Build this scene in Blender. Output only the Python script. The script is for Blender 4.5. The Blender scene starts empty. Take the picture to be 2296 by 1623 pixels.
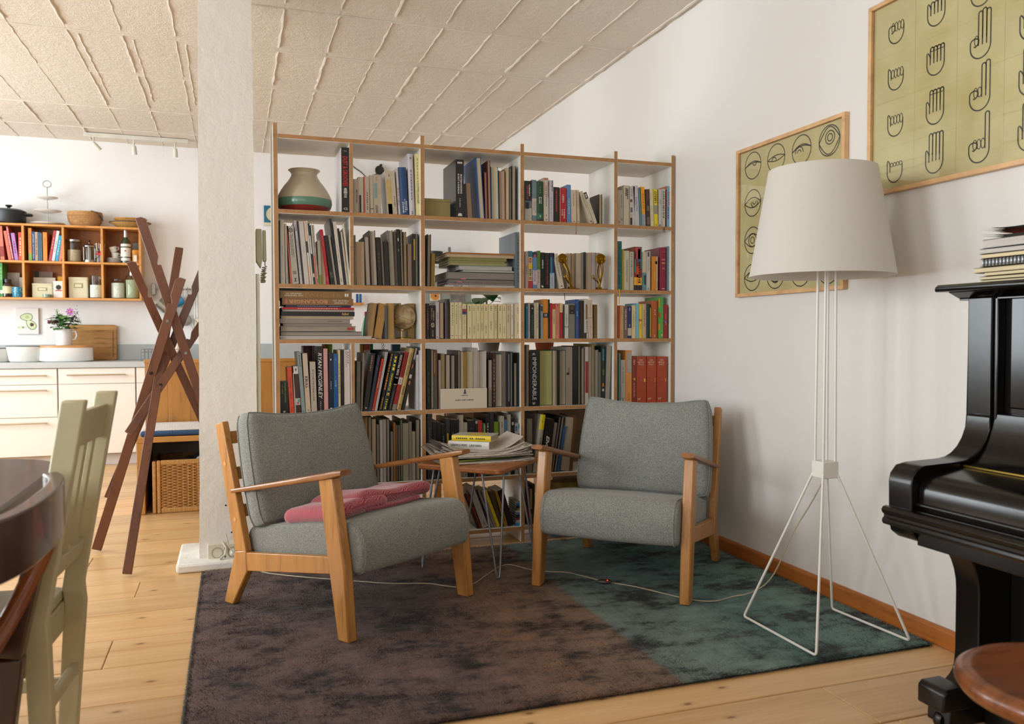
# Living room corner with bookshelf, two armchairs, lamp and piano; kitchen beyond.
import bpy, bmesh, math, random
from mathutils import Vector, Matrix
random.seed(7)
R = random.random
PI = math.pi
S = bpy.context.scene
COL = S.collection

# ---------------------------------------------------------------- camera
YAW, PITCH, ROLL, FPX, CAMH = 0.328072, -0.0313828, -0.00204426, 1832.46, 1.08
def _axes():
    f = Vector((math.sin(YAW)*math.cos(PITCH), math.cos(YAW)*math.cos(PITCH), math.sin(PITCH)))
    r = Vector((math.cos(YAW), -math.sin(YAW), 0)); u = r.cross(f)
    c, s = math.cos(ROLL), math.sin(ROLL)
    return c*r+s*u, -s*r+c*u, f
CR, CU, CF = _axes()
CPOS = Vector((0, 0, CAMH))
cam_d = bpy.data.cameras.new('camera'); cam = bpy.data.objects.new('camera', cam_d); COL.objects.link(cam)
cam_d.sensor_fit = 'HORIZONTAL'; cam_d.sensor_width = 36; cam_d.lens = FPX*36/2296
cam_d.clip_start = .05; cam_d.clip_end = 60
mw = Matrix((CR, CU, -CF)).transposed().to_4x4(); mw.translation = CPOS
cam.matrix_world = mw
cam_d.dof.use_dof = True; cam_d.dof.focus_distance = 3.7; cam_d.dof.aperture_fstop = 4.5
S.camera = cam
# a photograph pixel carried onto a real plane of the room
def ray(x, y): return CF + CR*((x-1148)/FPX) - CU*((y-811.5)/FPX)
def onY(x, y, Y): d = ray(x, y); return CPOS + d*(Y/d.y)
def onX(x, y, X): d = ray(x, y); return CPOS + d*(X/d.x)
def onZ(x, y, Z=0): d = ray(x, y); return CPOS + d*((Z-CAMH)/d.z)

# ---------------------------------------------------------------- world, light, exposure
S.view_settings.view_transform = 'Standard'; S.view_settings.look = 'None'
S.view_settings.gamma = 1; S.view_settings.use_curve_mapping = False
S.view_settings.exposure = -0.25
S.cycles.use_denoising = True
S.cycles.max_bounces = 10; S.cycles.diffuse_bounces = 6; S.cycles.glossy_bounces = 4
S.cycles.transparent_max_bounces = 8; S.cycles.transmission_bounces = 6
S.cycles.sample_clamp_indirect = 6; S.cycles.caustics_reflective = False; S.cycles.caustics_refractive = False
w = bpy.data.worlds.new('daylight'); S.world = w; w.use_nodes = True
w.node_tree.nodes['Background'].inputs[0].default_value = (.80, .88, 1, 1)
w.node_tree.nodes['Background'].inputs[1].default_value = 1.0
XL, XR, YF, YB, ZC = -3.6, 2.33, -2.4, 8.15, 2.82     # room: left, right, front, back walls, ceiling
WINS = [(-1.1, 1.35), (1.3, 1.35), (3.7, 1.35), (6.2, 1.5)]      # window centres along the left wall, widths
WZ0, WZ1 = .75, 2.55
def area(name, loc, rot, sx, sy, power, col=(1, 1, 1)):
    l = bpy.data.lights.new(name, 'AREA'); l.shape = 'RECTANGLE'; l.size = sx; l.size_y = sy
    l.energy = power; l.color = col
    o = bpy.data.objects.new(name, l); o.location = loc; o.rotation_euler = rot; COL.objects.link(o); return o
for i, (wy, ww) in enumerate(WINS):
    area('window_daylight', (XL+.06, wy, (WZ0+WZ1)/2), (0, -PI/2, 0), WZ1-WZ0-.1, ww-.1, (62, 120, 80, 130)[i], (.88, .955, 1))
area('window_daylight', (-.9, YF+.06, 1.7), (PI/2, 0, 0), 2.2, 1.6, 30, (.88, .955, 1))

# ---------------------------------------------------------------- materials
def lin(h):
    h = h.lstrip('#')
    if len(h) == 3: h = ''.join(c*2 for c in h)
    out = []
    for i in (0, 2, 4):
        c = int(h[i:i+2], 16)/255
        out.append(c/12.92 if c <= .04045 else ((c+.055)/1.055)**2.4)
    return (*out, 1)
_M = {}
def newmat(name):
    m = bpy.data.materials.new(name); m.use_nodes = True
    nt = m.node_tree; return m, nt, nt.nodes['Principled BSDF']
def N(nt, t, **kw):
    n = nt.nodes.new(t)
    for k, v in kw.items(): setattr(n, k, v)
    return n
def noise(nt, co, scale, detail=3, stretch=None, rough=.5):
    if stretch:
        mp = N(nt, 'ShaderNodeMapping'); mp.inputs['Scale'].default_value = stretch
        nt.links.new(co, mp.inputs['Vector']); co = mp.outputs[0]
    n = N(nt, 'ShaderNodeTexNoise'); n.inputs['Scale'].default_value = scale; n.inputs['Detail'].default_value = detail
    n.inputs['Roughness'].default_value = rough
    nt.links.new(co, n.inputs['Vector']); return n
def ramp(nt, fac, stops):
    r = N(nt, 'ShaderNodeValToRGB'); e = r.color_ramp.elements
    while len(e) < len(stops): e.new(.5)
    for i, (p, c) in enumerate(stops): e[i].position = p; e[i].color = c if isinstance(c, tuple) else lin(c)
    nt.links.new(fac, r.inputs[0]); return r
def bumpn(nt, b, h, strength, dist=.01):
    n = N(nt, 'ShaderNodeBump'); n.inputs['Strength'].default_value = strength; n.inputs['Distance'].default_value = dist
    nt.links.new(h, n.inputs['Height']); nt.links.new(n.outputs[0], b.inputs['Normal'])
def sc(c, k): return (min(1, c[0]*k), min(1, c[1]*k), min(1, c[2]*k), 1)
def M(h, rough=.5, var=.10, ns=9, bump=0, bs=80, metal=0, coat=0, sheen=0, stretch=None, spec=.5, bd=.004):
    key = (h, rough, var, ns, bump, bs, metal, coat, sheen, stretch, spec, bd)
    if key in _M: return _M[key]
    m, nt, b = newmat('mat_%s' % h.strip('#'))
    co = N(nt, 'ShaderNodeTexCoord').outputs['Object']; c = lin(h)
    n = noise(nt, co, ns, 3, stretch)
    r = ramp(nt, n.outputs[0], [(.3, sc(c, 1-var)), (.7, sc(c, 1+var))])
    nt.links.new(r.outputs[0], b.inputs['Base Color'])
    b.inputs['Roughness'].default_value = rough; b.inputs['Metallic'].default_value = metal
    b.inputs['Specular IOR Level'].default_value = spec
    b.inputs['Coat Weight'].default_value = coat; b.inputs['Coat Roughness'].default_value = .08
    b.inputs['Sheen Weight'].default_value = sheen
    if bump:
        n2 = noise(nt, co, bs, 4); bumpn(nt, b, n2.outputs[0], bump, bd)
    _M[key] = m; return m
def WOOD(h1, h2, stretch=(1, 14, 14), scale=3, rough=.4, coat=0, rings=.5, bump=.05):
    key = ('w', h1, h2, stretch, scale, rough, coat, rings)
    if key in _M: return _M[key]
    m, nt, b = newmat('wood_%s' % h1.strip('#'))
    tc = N(nt, 'ShaderNodeTexCoord'); inf = N(nt, 'ShaderNodeObjectInfo')
    ad = N(nt, 'ShaderNodeVectorMath', operation='ADD'); mu = N(nt, 'ShaderNodeMath', operation='MULTIPLY'); mu.inputs[1].default_value = 13.7
    nt.links.new(inf.outputs['Random'], mu.inputs[0]); nt.links.new(tc.outputs['Object'], ad.inputs[0]); nt.links.new(mu.outputs[0], ad.inputs[1])
    co = ad.outputs[0]
    a = noise(nt, co, scale, 5, stretch, .6); d = noise(nt, co, scale*6, 3, stretch)
    mx = N(nt, 'ShaderNodeMath', operation='MULTIPLY_ADD'); mx.inputs[1].default_value = .35
    nt.links.new(d.outputs[0], mx.inputs[0]); nt.links.new(a.outputs[0], mx.inputs[2])
    r = ramp(nt, mx.outputs[0], [(.45, h2), (.62, h1), (.85, sc(lin(h1), 1.18))])
    nt.links.new(r.outputs[0], b.inputs['Base Color'])
    b.inputs['Roughness'].default_value = rough; b.inputs['Coat Weight'].default_value = coat; b.inputs['Coat Roughness'].default_value = .15
    if bump: bumpn(nt, b, mx.outputs[0], bump*3, .002)
    _M[key] = m; return m
def GLASS(tint='f4f8f6', rough=.02):
    k = ('g', tint, rough)
    if k in _M: return _M[k]
    m, nt, b = newmat('glass'); out = nt.nodes['Material Output']
    co = N(nt, 'ShaderNodeTexCoord').outputs['Object']; n = noise(nt, co, 6)
    rr = ramp(nt, n.outputs[0], [(.3, sc(lin(tint), .97)), (.7, tint)])
    t = N(nt, 'ShaderNodeBsdfTransparent'); g = N(nt, 'ShaderNodeBsdfGlossy'); g.inputs['Roughness'].default_value = rough
    nt.links.new(rr.outputs[0], t.inputs[0])
    lw = N(nt, 'ShaderNodeLayerWeight'); lw.inputs['Blend'].default_value = .5
    pw = N(nt, 'ShaderNodeMath', operation='POWER'); pw.inputs[1].default_value = 4.0; nt.links.new(lw.outputs['Facing'], pw.inputs[0])
    fr = N(nt, 'ShaderNodeMath', operation='MULTIPLY_ADD'); fr.inputs[1].default_value = .75; fr.inputs[2].default_value = .035; nt.links.new(pw.outputs[0], fr.inputs[0])
    mi = N(nt, 'ShaderNodeMixShader'); nt.links.new(fr.outputs[0], mi.inputs[0]); nt.links.new(t.outputs[0], mi.inputs[1]); nt.links.new(g.outputs[0], mi.inputs[2])
    nt.links.new(mi.outputs[0], out.inputs['Surface']); _M[k] = m; return m

# ---------------------------------------------------------------- mesh building
WORLD = {}
class MB:
    def __init__(s): s.v = []; s.f = []; s.m = []; s.T = Matrix(); s.mi = 0
    def _add(s, vs, fs, mi=None):
        o = len(s.v); mi = s.mi if mi is None else mi
        s.v += [s.T @ Vector(p) for p in vs]
        s.f += [tuple(i+o for i in f) for f in fs]; s.m += [mi]*len(fs); return s
    def box(s, x0, x1, y0, y1, z0, z1, mi=None, fm=None):
        vs = [(x, y, z) for z in (z0, z1) for y in (y0, y1) for x in (x0, x1)]
        fs = [(0, 2, 3, 1), (4, 5, 7, 6), (0, 1, 5, 4), (2, 6, 7, 3), (0, 4, 6, 2), (1, 3, 7, 5)]   # -z +z -y +y -x +x
        s._add(vs, fs, mi)
        if fm:
            for k, q in fm.items(): s.m[len(s.m)-6+k] = q
        return s
    def prism(s, poly, a0, a1, axis='y', mi=None):   # polygon in the other two axes, extruded
        n = len(poly)
        def P(p, a): return {'y': (p[0], a, p[1]), 'x': (a, p[0], p[1]), 'z': (p[0], p[1], a)}[axis]
        vs = [P(p, a0) for p in poly] + [P(p, a1) for p in poly]
        ar = sum(poly[i][0]*poly[(i+1) % n][1]-poly[(i+1) % n][0]*poly[i][1] for i in range(n))
        fs = [(i, (i+1) % n, (i+1) % n+n, i+n) for i in range(n)] + [tuple(range(n))[::-1], tuple(range(n, 2*n))]
        if axis == 'y': fs = [f[::-1] for f in fs]
        if ar < 0: fs = [f[::-1] for f in fs]
        if a1 < a0: fs = [f[::-1] for f in fs]
        return s._add(vs, fs, mi)
    def beam(s, p, q, w, t, up=(0, 0, 1), w2=None, t2=None, mi=None):  # bar with rectangular section from p to q; w across, t along 'up' side
        p, q = Vector(p), Vector(q); d = (q-p).normalized(); sd = d.cross(Vector(up))
        if sd.length < 1e-4: sd = d.cross(Vector((1, 0, 0)))
        sd.normalize(); up2 = sd.cross(d); w2 = w if w2 is None else w2; t2 = t if t2 is None else t2
        vs = []
        for c, ww, tt in ((p, w, t), (q, w2, t2)):
            for a, b in ((-1, -1), (1, -1), (1, 1), (-1, 1)): vs.append(c+sd*(a*ww/2)+up2*(b*tt/2))
        fs = [(0, 3, 2, 1), (4, 5, 6, 7), (0, 1, 5, 4), (1, 2, 6, 5), (2, 3, 7, 6), (3, 0, 4, 7)]
        return s._add(vs, [f[::-1] for f in fs] if False else fs, mi)
    def tube(s, pts, r, seg=8, closed=False, mi=None, cap=True):
        pts = [Vector(p) for p in pts]; n = len(pts); rs = r if isinstance(r, (list, tuple)) else [r]*n
        vs = []; prev = None
        for i, p in enumerate(pts):
            a = pts[(i-1) % n] if (closed or i > 0) else p; b = pts[(i+1) % n] if (closed or i < n-1) else p
            t = (b-a).normalized()
            if prev is None:
                u = t.cross(Vector((0, 0, 1)));  u = u if u.length > .05 else t.cross(Vector((1, 0, 0)))
            else: u = prev - t*prev.dot(t)
            if u.length < 1e-6: u = t.cross(Vector((.3, .7, .2)))
            u.normalize(); prev = u; v = t.cross(u)
            for k in range(seg):
                an = 2*PI*k/seg; vs.append(p+u*(rs[i]*math.cos(an))+v*(rs[i]*math.sin(an)))
        fs = []
        for i in range(n if closed else n-1):
            j = (i+1) % n
            for k in range(seg):
                l = (k+1) % seg; fs.append((i*seg+k, i*seg+l, j*seg+l, j*seg+k))
        if cap and not closed: fs += [tuple(range(seg))[::-1], tuple((n-1)*seg+k for k in range(seg))]
        return s._add(vs, fs, mi)
    def lathe(s, prof, c=(0, 0, 0), seg=24, mi=None, sx=1, sy=1, mis=None, cap=True):
        n = len(prof); vs = []
        for r, z in prof:
            for k in range(seg):
                a = 2*PI*k/seg; vs.append((c[0]+r*sx*math.cos(a), c[1]+r*sy*math.sin(a), c[2]+z))
        o = len(s.m)
        fs = []; mm = []
        for i in range(n-1):
            for k in range(seg):
                l = (k+1) % seg; fs.append((i*seg+k, i*seg+l, (i+1)*seg+l, (i+1)*seg+k)); mm.append(mis[i] if mis else (s.mi if mi is None else mi))
        if cap and prof[0][0] > 1e-5: fs.append(tuple(range(seg))[::-1]); mm.append(mm[0])
        if cap and prof[-1][0] > 1e-5: fs.append(tuple((n-1)*seg+k for k in range(seg))); mm.append(mm[-2] if len(mm) > 1 else 0)
        s._add(vs, fs, mi); s.m[o:] = mm; return s
    def ball(s, c, r, seg=12, rings=8, sz=(1, 1, 1), mi=None):
        prof = [(max(1e-6, math.sin(PI*i/rings)), -math.cos(PI*i/rings)) for i in range(rings+1)]
        T = s.T; s.T = T @ Matrix.Translation(c) @ Matrix.Diagonal((r*sz[0], r*sz[1], r*sz[2], 1)); s.lathe(prof, seg=seg, mi=mi); s.T = T; return s
    def grid(s, fn, nu, nv, mi=None, cu=False, cv=False):   # surface from fn(u,v) in 0..1
        U = nu if cu else nu+1; V = nv if cv else nv+1
        vs = [fn(i/nu, j/nv) for i in range(U) for j in range(V)]
        fs = [(i*V+j, ((i+1) % U)*V+j, ((i+1) % U)*V+(j+1) % V, i*V+(j+1) % V) for i in range(nu) for j in range(nv)]
        return s._add(vs, fs, mi)
    def build(s, name, mats, parent=None, smooth=None, bevel=0, bseg=2, world=False, kind=None, label=None, sub=0):
        me = bpy.data.meshes.new(name); vs = s.v
        if world and parent is not None:
            inv = WORLD[parent.name].inverted(); vs = [inv @ p for p in vs]
        me.from_pydata([tuple(p) for p in vs], [], s.f)
        if len(s.f) < 6000:
            bm = bmesh.new(); bm.from_mesh(me); bmesh.ops.recalc_face_normals(bm, faces=bm.faces[:]); bm.to_mesh(me); bm.free()
        for m in (mats if isinstance(mats, (list, tuple)) else [mats]): me.materials.append(m)
        if any(s.m): me.polygons.foreach_set('material_index', s.m)
        if smooth:
            me.polygons.foreach_set('use_smooth', [True]*len(me.polygons)); me.set_sharp_from_angle(angle=math.radians(smooth))
        o = bpy.data.objects.new(name, me); COL.objects.link(o)
        if parent is not None: o.parent = parent; WORLD[o.name] = WORLD[parent.name]
        else: WORLD[o.name] = Matrix()
        if bevel:
            b = o.modifiers.new('edge', 'BEVEL'); b.width = bevel; b.segments = bseg; b.limit_method = 'ANGLE'; b.angle_limit = math.radians(40)
            if not smooth: me.polygons.foreach_set('use_smooth', [True]*len(me.polygons)); me.set_sharp_from_angle(angle=math.radians(50))
        if sub: d = o.modifiers.new('sub', 'SUBSURF'); d.levels = d.render_levels = sub
        if kind: o['kind'] = kind
        if label: o['label'] = label
        return o
def place(o, loc, rz=0, ry=0):
    o.location = loc; o.rotation_euler = (0, ry, rz)
    m = Matrix.Translation(loc) @ Matrix.Rotation(rz, 4, 'Z') @ Matrix.Rotation(ry, 4, 'Y')
    WORLD[o.name] = m if o.parent is None else WORLD[o.parent.name] @ m
def tag(o, label, cat, group=None):
    o['label'] = label; o['category'] = cat
    if group: o['group'] = group
    return o
def thing(name, label, cat, loc=(0, 0, 0), rz=0, group=None):
    o = bpy.data.objects.new(name, None); o.empty_display_size = .1; COL.objects.link(o); place(o, Vector(loc), rz)
    return tag(o, label, cat, group)
def solo(mb, name, mats, label, cat, loc, rz=0, group=None, ry=0, **kw):   # a thing that is one mesh, given in local coordinates
    o = mb.build(name, mats, **kw); place(o, Vector(loc), rz, ry); return tag(o, label, cat, group)
def struct(mb, name, mats, label=None, **kw):
    o = mb.build(name, mats, **kw); o['kind'] = 'structure'
    if label: o['label'] = label
    return o
# lettering: queued, turned into meshes in one go at the end
TEXTS = []
def text(parent, s, W, H, mtx, mat, bold=0, shear=0, name='lettering'):
    TEXTS.append((parent, s, W, H, mtx, mat, bold, shear, name))
def flush_texts():
    tmp = []
    for i, (p, s_, W, H, mtx, mat, bold, shear, name) in enumerate(TEXTS):
        c = bpy.data.curves.new('t', 'FONT'); c.body = s_; c.resolution_u = 2; c.offset = bold; c.shear = shear
        c.align_x = 'CENTER'; c.align_y = 'CENTER'; o = bpy.data.objects.new('t', c); COL.objects.link(o); tmp.append(o)
    bpy.context.view_layer.update(); dg = bpy.context.evaluated_depsgraph_get()
    for o, (p, s_, W, H, mtx, mat, bold, shear, name) in zip(tmp, TEXTS):
        me = bpy.data.meshes.new_from_object(o.evaluated_get(dg)); me.name = name
        xs = [v.co.x for v in me.vertices]; ys = [v.co.y for v in me.vertices]
        if xs:
            cx, cy = (min(xs)+max(xs))/2, (min(ys)+max(ys))/2; kx = W/max(1e-6, max(xs)-min(xs)); ky = H/max(1e-6, max(ys)-min(ys))
            me.transform(mtx @ Matrix.Diagonal((kx, ky, 1, 1)) @ Matrix.Translation((-cx, -cy, 0)))
        me.materials.clear(); me.materials.append(mat)
        q = bpy.data.objects.new(name, me); COL.objects.link(q); q.parent = p
        if p is None or False: pass
    for o in tmp:
        c = o.data; bpy.data.objects.remove(o); bpy.data.curves.remove(c)
def frame(o, x, y):     # matrix whose local X and Y run along given axes
    x = Vector(x).normalized(); y = Vector(y).normalized(); z = x.cross(y)
    m = Matrix((x, y, z)).transposed().to_4x4(); m.translation = Vector(o); return m
# ================================================================ the room
def plaster(name, h, amp, sc1=7, sc2=40, var=.03):
    m, nt, b = newmat(name); co = N(nt, 'ShaderNodeTexCoord').outputs['Object']; c = lin(h)
    n = noise(nt, co, 1.6, 4); r = ramp(nt, n.outputs[0], [(.3, sc(c, 1-var)), (.7, sc(c, 1+var))])
    nt.links.new(r.outputs[0], b.inputs['Base Color']); b.inputs['Roughness'].default_value = .9; b.inputs['Specular IOR Level'].default_value = .2
    a = noise(nt, co, sc1, 5, None, .6); d = noise(nt, co, sc2, 5, None, .65)
    mx = N(nt, 'ShaderNodeMath', operation='MULTIPLY_ADD'); mx.inputs[1].default_value = .5
    nt.links.new(d.outputs[0], mx.inputs[0]); nt.links.new(a.outputs[0], mx.inputs[2]); bumpn(nt, b, mx.outputs[0], amp, .02); return m
m_wall = plaster('wall_paint', 'dddad6', .10, 5, 30, .015)
m_wallk = plaster('kitchen_wall_paint', 'ebebeb', .12, 5, 30, .015)
m_ceil = plaster('concrete_paint', 'ded6ca', .5, 14, 110, .03)
m_pillar = plaster('pillar_plaster', 'dcd8d0', .32, 7, 34, .02)
m_pine = WOOD('cf9a57', 'bb8140', (.7, 12, 1), 2.2, .34, .25)
# floorboards: knots as well as grain
def pine_floor():
    m, nt, b = newmat('pine_boards'); tc = N(nt, 'ShaderNodeTexCoord'); inf = N(nt, 'ShaderNodeObjectInfo')
    mu = N(nt, 'ShaderNodeMath', operation='MULTIPLY'); mu.inputs[1].default_value = 37.0; nt.links.new(inf.outputs['Random'], mu.inputs[0])
    ad = N(nt, 'ShaderNodeVectorMath', operation='ADD'); nt.links.new(tc.outputs['Object'], ad.inputs[0]); nt.links.new(mu.outputs[0], ad.inputs[1]); co = ad.outputs[0]
    a = noise(nt, co, 2.0, 5, (.5, 9, 1), .6); d = noise(nt, co, 14, 3, (.35, 8, 1))
    mx = N(nt, 'ShaderNodeMath', operation='MULTIPLY_ADD'); mx.inputs[1].default_value = .4
    nt.links.new(d.outputs[0], mx.inputs[0]); nt.links.new(a.outputs[0], mx.inputs[2])
    r = ramp(nt, mx.outputs[0], [(.42, 'bf8f5a'), (.62, 'd0a571'), (.9, 'dcb684')])
    vm = N(nt, 'ShaderNodeMapping'); vm.inputs['Scale'].default_value = (2.2, 4.4, .01); nt.links.new(co, vm.inputs[0])
    vo = N(nt, 'ShaderNodeTexVoronoi', voronoi_dimensions='2D'); vo.inputs['Scale'].default_value = 1.15; nt.links.new(vm.outputs[0], vo.inputs['Vector'])
    kr = ramp(nt, vo.outputs['Distance'], [(.018, (.8, .8, .8, 1)), (.04, (.25, .25, .25, 1)), (.09, (0, 0, 0, 1))])
    mc = N(nt, 'ShaderNodeMix', data_type='RGBA'); nt.links.new(kr.outputs[0], mc.inputs[0]); nt.links.new(r.outputs[0], mc.inputs[6]); mc.inputs[7].default_value = lin('74461f')
    br = N(nt, 'ShaderNodeHueSaturation'); nt.links.new(mc.outputs[2], br.inputs['Color'])
    va = N(nt, 'ShaderNodeMapRange'); va.inputs[3].default_value = .88; va.inputs[4].default_value = 1.08
    nt.links.new(inf.outputs['Random'], va.inputs[0]); nt.links.new(va.outputs[0], br.inputs['Value'])
    nt.links.new(br.outputs[0], b.inputs['Base Color'])
    rn = noise(nt, tc.outputs['Object'], 3, 4); rr = N(nt, 'ShaderNodeMapRange'); rr.inputs[3].default_value = .22; rr.inputs[4].default_value = .42
    nt.links.new(rn.outputs[0], rr.inputs[0]); nt.links.new(rr.outputs[0], b.inputs['Roughness'])
    bumpn(nt, b, mx.outputs[0], .12, .002); return m
m_floor = pine_floor(); m_dark = M('1c130c', .9); m_gap = M('2a1a0e', .9)

b = MB(); b.box(XL, XR+.1, YF-.1, YB+.1, -.06, -.022)
floor_o = struct(b, 'floor', m_gap, 'varnished pine board floor with dark gaps')
joints = [-2.4, -1.85, -1.3, -.8, -.3, .18, .66, 1.02, 1.29, 1.545, 1.798, 2.045, 2.33, 2.63, 2.925, 3.19, 3.49, 3.695, 3.92, 4.18, 4.43, 4.68, 4.93, 5.18, 5.437, 5.70, 5.96, 6.22, 6.47, 6.70, 6.95, 7.22, 7.5, 7.8, 8.15]
random.seed(3)
for i in range(len(joints)-1):
    y0, y1 = joints[i]+.0026, joints[i+1]-.0026
    cuts = [XL]
    if 1.7 < y0 < 1.81: cuts += [-1.1, 1.697]
    else:
        x = XL + 1.2 + 2*R()
        while x < XR-.5: cuts.append(x); x += 2.6+1.4*R()
    cuts.append(XR+.02)
    for k in range(len(cuts)-1):
        p = MB(); dz = .0012*R(); p.box(cuts[k]+.001, cuts[k+1]-.001, y0, y1, -.022, -.0012+dz-.0005)
        o = p.build('plank', m_floor, floor_o); o['kind'] = 'structure'
        if y1 > 1.2:
            bv = o.modifiers.new('edge', 'BEVEL'); bv.width = .0025; bv.segments = 1

# ceiling: whitewashed concrete hollow blocks with raised mortar seams
b = MB(); b.box(XL-.1, XR+.1, YF-.1, YB+.1, ZC+.03, ZC+.10); ceil_o = struct(b, 'ceiling', m_ceil, 'whitewashed concrete block ceiling with raised seams')
xs = [XL-.05]+[2.33-.02-.2895*k for k in range(21)][::-1]
xs = [-3.7]+sorted({round(2.33-.033-.2885*k, 4) for k in range(0, 21)})+[XR+.05]
ys = [YF-.05, -1.2, 0, 1.15, 2.3, 3.45, 4.55, 5.24, 6.02, 6.92, 7.62, YB+.05]
random.seed(11)
for i in range(len(xs)-1):
    for j in range(len(ys)-1):
        y0, y1 = ys[j], ys[j+1]
        if ys[j] < 2.0 and i % 1 == 0:
            pass
        z = ZC+.003+.004*R(); n = 6
        p = MB()
        p.box(xs[i]+.0005, xs[i+1]-.0005, y0+.0005, y1-.0005, z, ZC+.035)
        o = p.build('ceiling_block', m_ceil, ceil_o); o['kind'] = 'structure'
def seam(pts, r, nm='mortar_seam'):
    p = MB(); q = []; rr = []
    for a, c in zip(pts[:-1], pts[1:]):
        n = max(2, int((Vector(c)-Vector(a)).length/.06))
        for k in range(n):
            t = k/n; q.append(Vector(a).lerp(Vector(c), t)+Vector(((R()-.5)*.008, (R()-.5)*.008, 0))); rr.append(r*(.55+.8*R()))
    p.tube(q, rr, 5); o = p.build(nm, m_ceil, ceil_o, smooth=60); o['kind'] = 'structure'
for i, x in enumerate(xs[1:-1]):
    if x < -2.2: continue
    for j in range(5, len(ys)-1):
        seam([(x, ys[j]+.01, ZC+.004), (x, ys[j+1]-.01, ZC+.004)], .0045+.0035*(R() > .6))
    if R() > .7: seam([(x+.05, 5.3, ZC+.004), (x+.045, 6.7, ZC+.004)], .0045)
for j in range(6, len(ys)-1):
    seam([(-2.0, ys[j], ZC+.005), (XR, ys[j]+.02, ZC+.006)], .0055)

# walls
b = MB(); b.box(XR, XR+.12, YF-.1, YB+.1, -.06, ZC+.05); struct(b, 'wall_right', m_wall, 'plain white wall behind lamp and posters')
b = MB(); b.box(XL-.1, XR+.1, YB, YB+.12, -.06, ZC+.05); struct(b, 'wall_back', m_wallk, 'white kitchen wall')
b = MB(); fx0, fx1 = -1.75, -.05
b.box(XL-.1, fx0, YF-.12, YF, -.06, ZC+.05).box(fx1, XR+.1, YF-.12, YF, -.06, ZC+.05).box(fx0, fx1, YF-.12, YF, -.06, .55).box(fx0, fx1, YF-.12, YF, 2.5, ZC+.05)
struct(b, 'wall_front', m_wall)
b = MB(); yy = YF-.1
for wy, ww in WINS:
    b.box(XL-.12, XL, yy, wy-ww/2, -.06, ZC+.05); b.box(XL-.12, XL, wy-ww/2, wy+ww/2, -.06, WZ0); b.box(XL-.12, XL, wy-ww/2, wy+ww/2, WZ1, ZC+.05); yy = wy+ww/2
b.box(XL-.12, XL, yy, YB+.1, -.06, ZC+.05); struct(b, 'wall_left', m_wall)
m_wframe = M('e8e6e1', .4); m_pane = GLASS()
def window(i, T, wdt, z0, z1):
    b = MB(); b.T = T; h = wdt/2
    for x0, x1, a0, a1 in ((-h, h, z0, z0+.06), (-h, h, z1-.06, z1), (-h, -h+.06, z0+.06, z1-.06), (h-.06, h, z0+.06, z1-.06), (-.03, .03, z0+.06, z1-.06)): b.box(x0, x1, -.03, .03, a0, a1)
    o = struct(b, 'window_%d' % i, m_wframe, 'white casement window frame')
    for s_ in (-1, 1):
        p = MB(); p.T = T; p.box(*sorted((s_*.03, s_*(h-.06))), -.004, .004, z0+.06, z1-.06); q = p.build('pane', m_pane, o); q['kind'] = 'structure'
for i, (wy, ww) in enumerate(WINS): window(i+1, Matrix.Translation((XL-.08, wy, 0)) @ Matrix.Rotation(PI/2, 4, 'Z'), ww, WZ0, WZ1)
window(5, Matrix.Translation(((fx0+fx1)/2, YF-.08, 0)), fx1-fx0, .55, 2.5)
# baseboard on the right wall
m_base = WOOD('a9652c', '8a4b1c', (14, .8, 14), 2.6, .38, .15)
b = MB(); b.prism([(XR-.021, 0), (XR, 0), (XR, .066), (XR-.012, .066), (XR-.021, .058)], YF, YB, 'y'); struct(b, 'baseboard_right', m_base, 'orange pine baseboard along right wall', bevel=.002)

# pillar on its plinth
random.seed(5)
b = MB(); x0, x1, y0, y1 = -.152, .102, 4.07, 4.34; NZ = 40
per = []
for k in range(6): per.append((x0+(x1-x0)*k/6, y0))
for k in range(6): per.append((x1, y0+(y1-y0)*k/6))
for k in range(6): per.append((x1-(x1-x0)*k/6, y1))
for k in range(6): per.append((x0, y1-(y1-y0)*k/6))
vs = []
for j in range(NZ+1):
    z = .04+(ZC+.03-.04)*j/NZ
    for k, (x, y) in enumerate(per):
        t = z/ZC; xx = x + (.016*t if x < -.02 else -.004*t) - (.012*(1-t) if x < -.1 else 0)
        vs.append((xx+.003*(R()-.5), y+.003*(R()-.5), z))
n = len(per)
b._add(vs, [(j*n+k, j*n+(k+1) % n, (j+1)*n+(k+1) % n, (j+1)*n+k) for j in range(NZ) for k in range(n)])
pil = struct(b, 'trim_1', m_pillar, 'white plastered pillar standing in front of the kitchen', smooth=40)
b = MB(); b.box(-.262, .125, 3.985, 4.40, -.001, .042); p = b.build('plinth', m_pillar, pil, bevel=.012); p['kind'] = 'structure'
b = MB(); b.tube([(.112, 4.10, .04), (.112, 4.10, .8), (.112, 4.10, 1.38)], .009, 8); p = b.build('conduit', M('d8d6c4', .6), pil, smooth=60); p['kind'] = 'structure'
b = MB()
for z_, x_ in ((.285, -.045), (.29, -.015), (.155, -.02)): b.ball((x_, 4.0695, z_), .004, 8, 6)
p = b.build('drill_hole', m_dark, pil); p['kind'] = 'structure'
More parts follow.
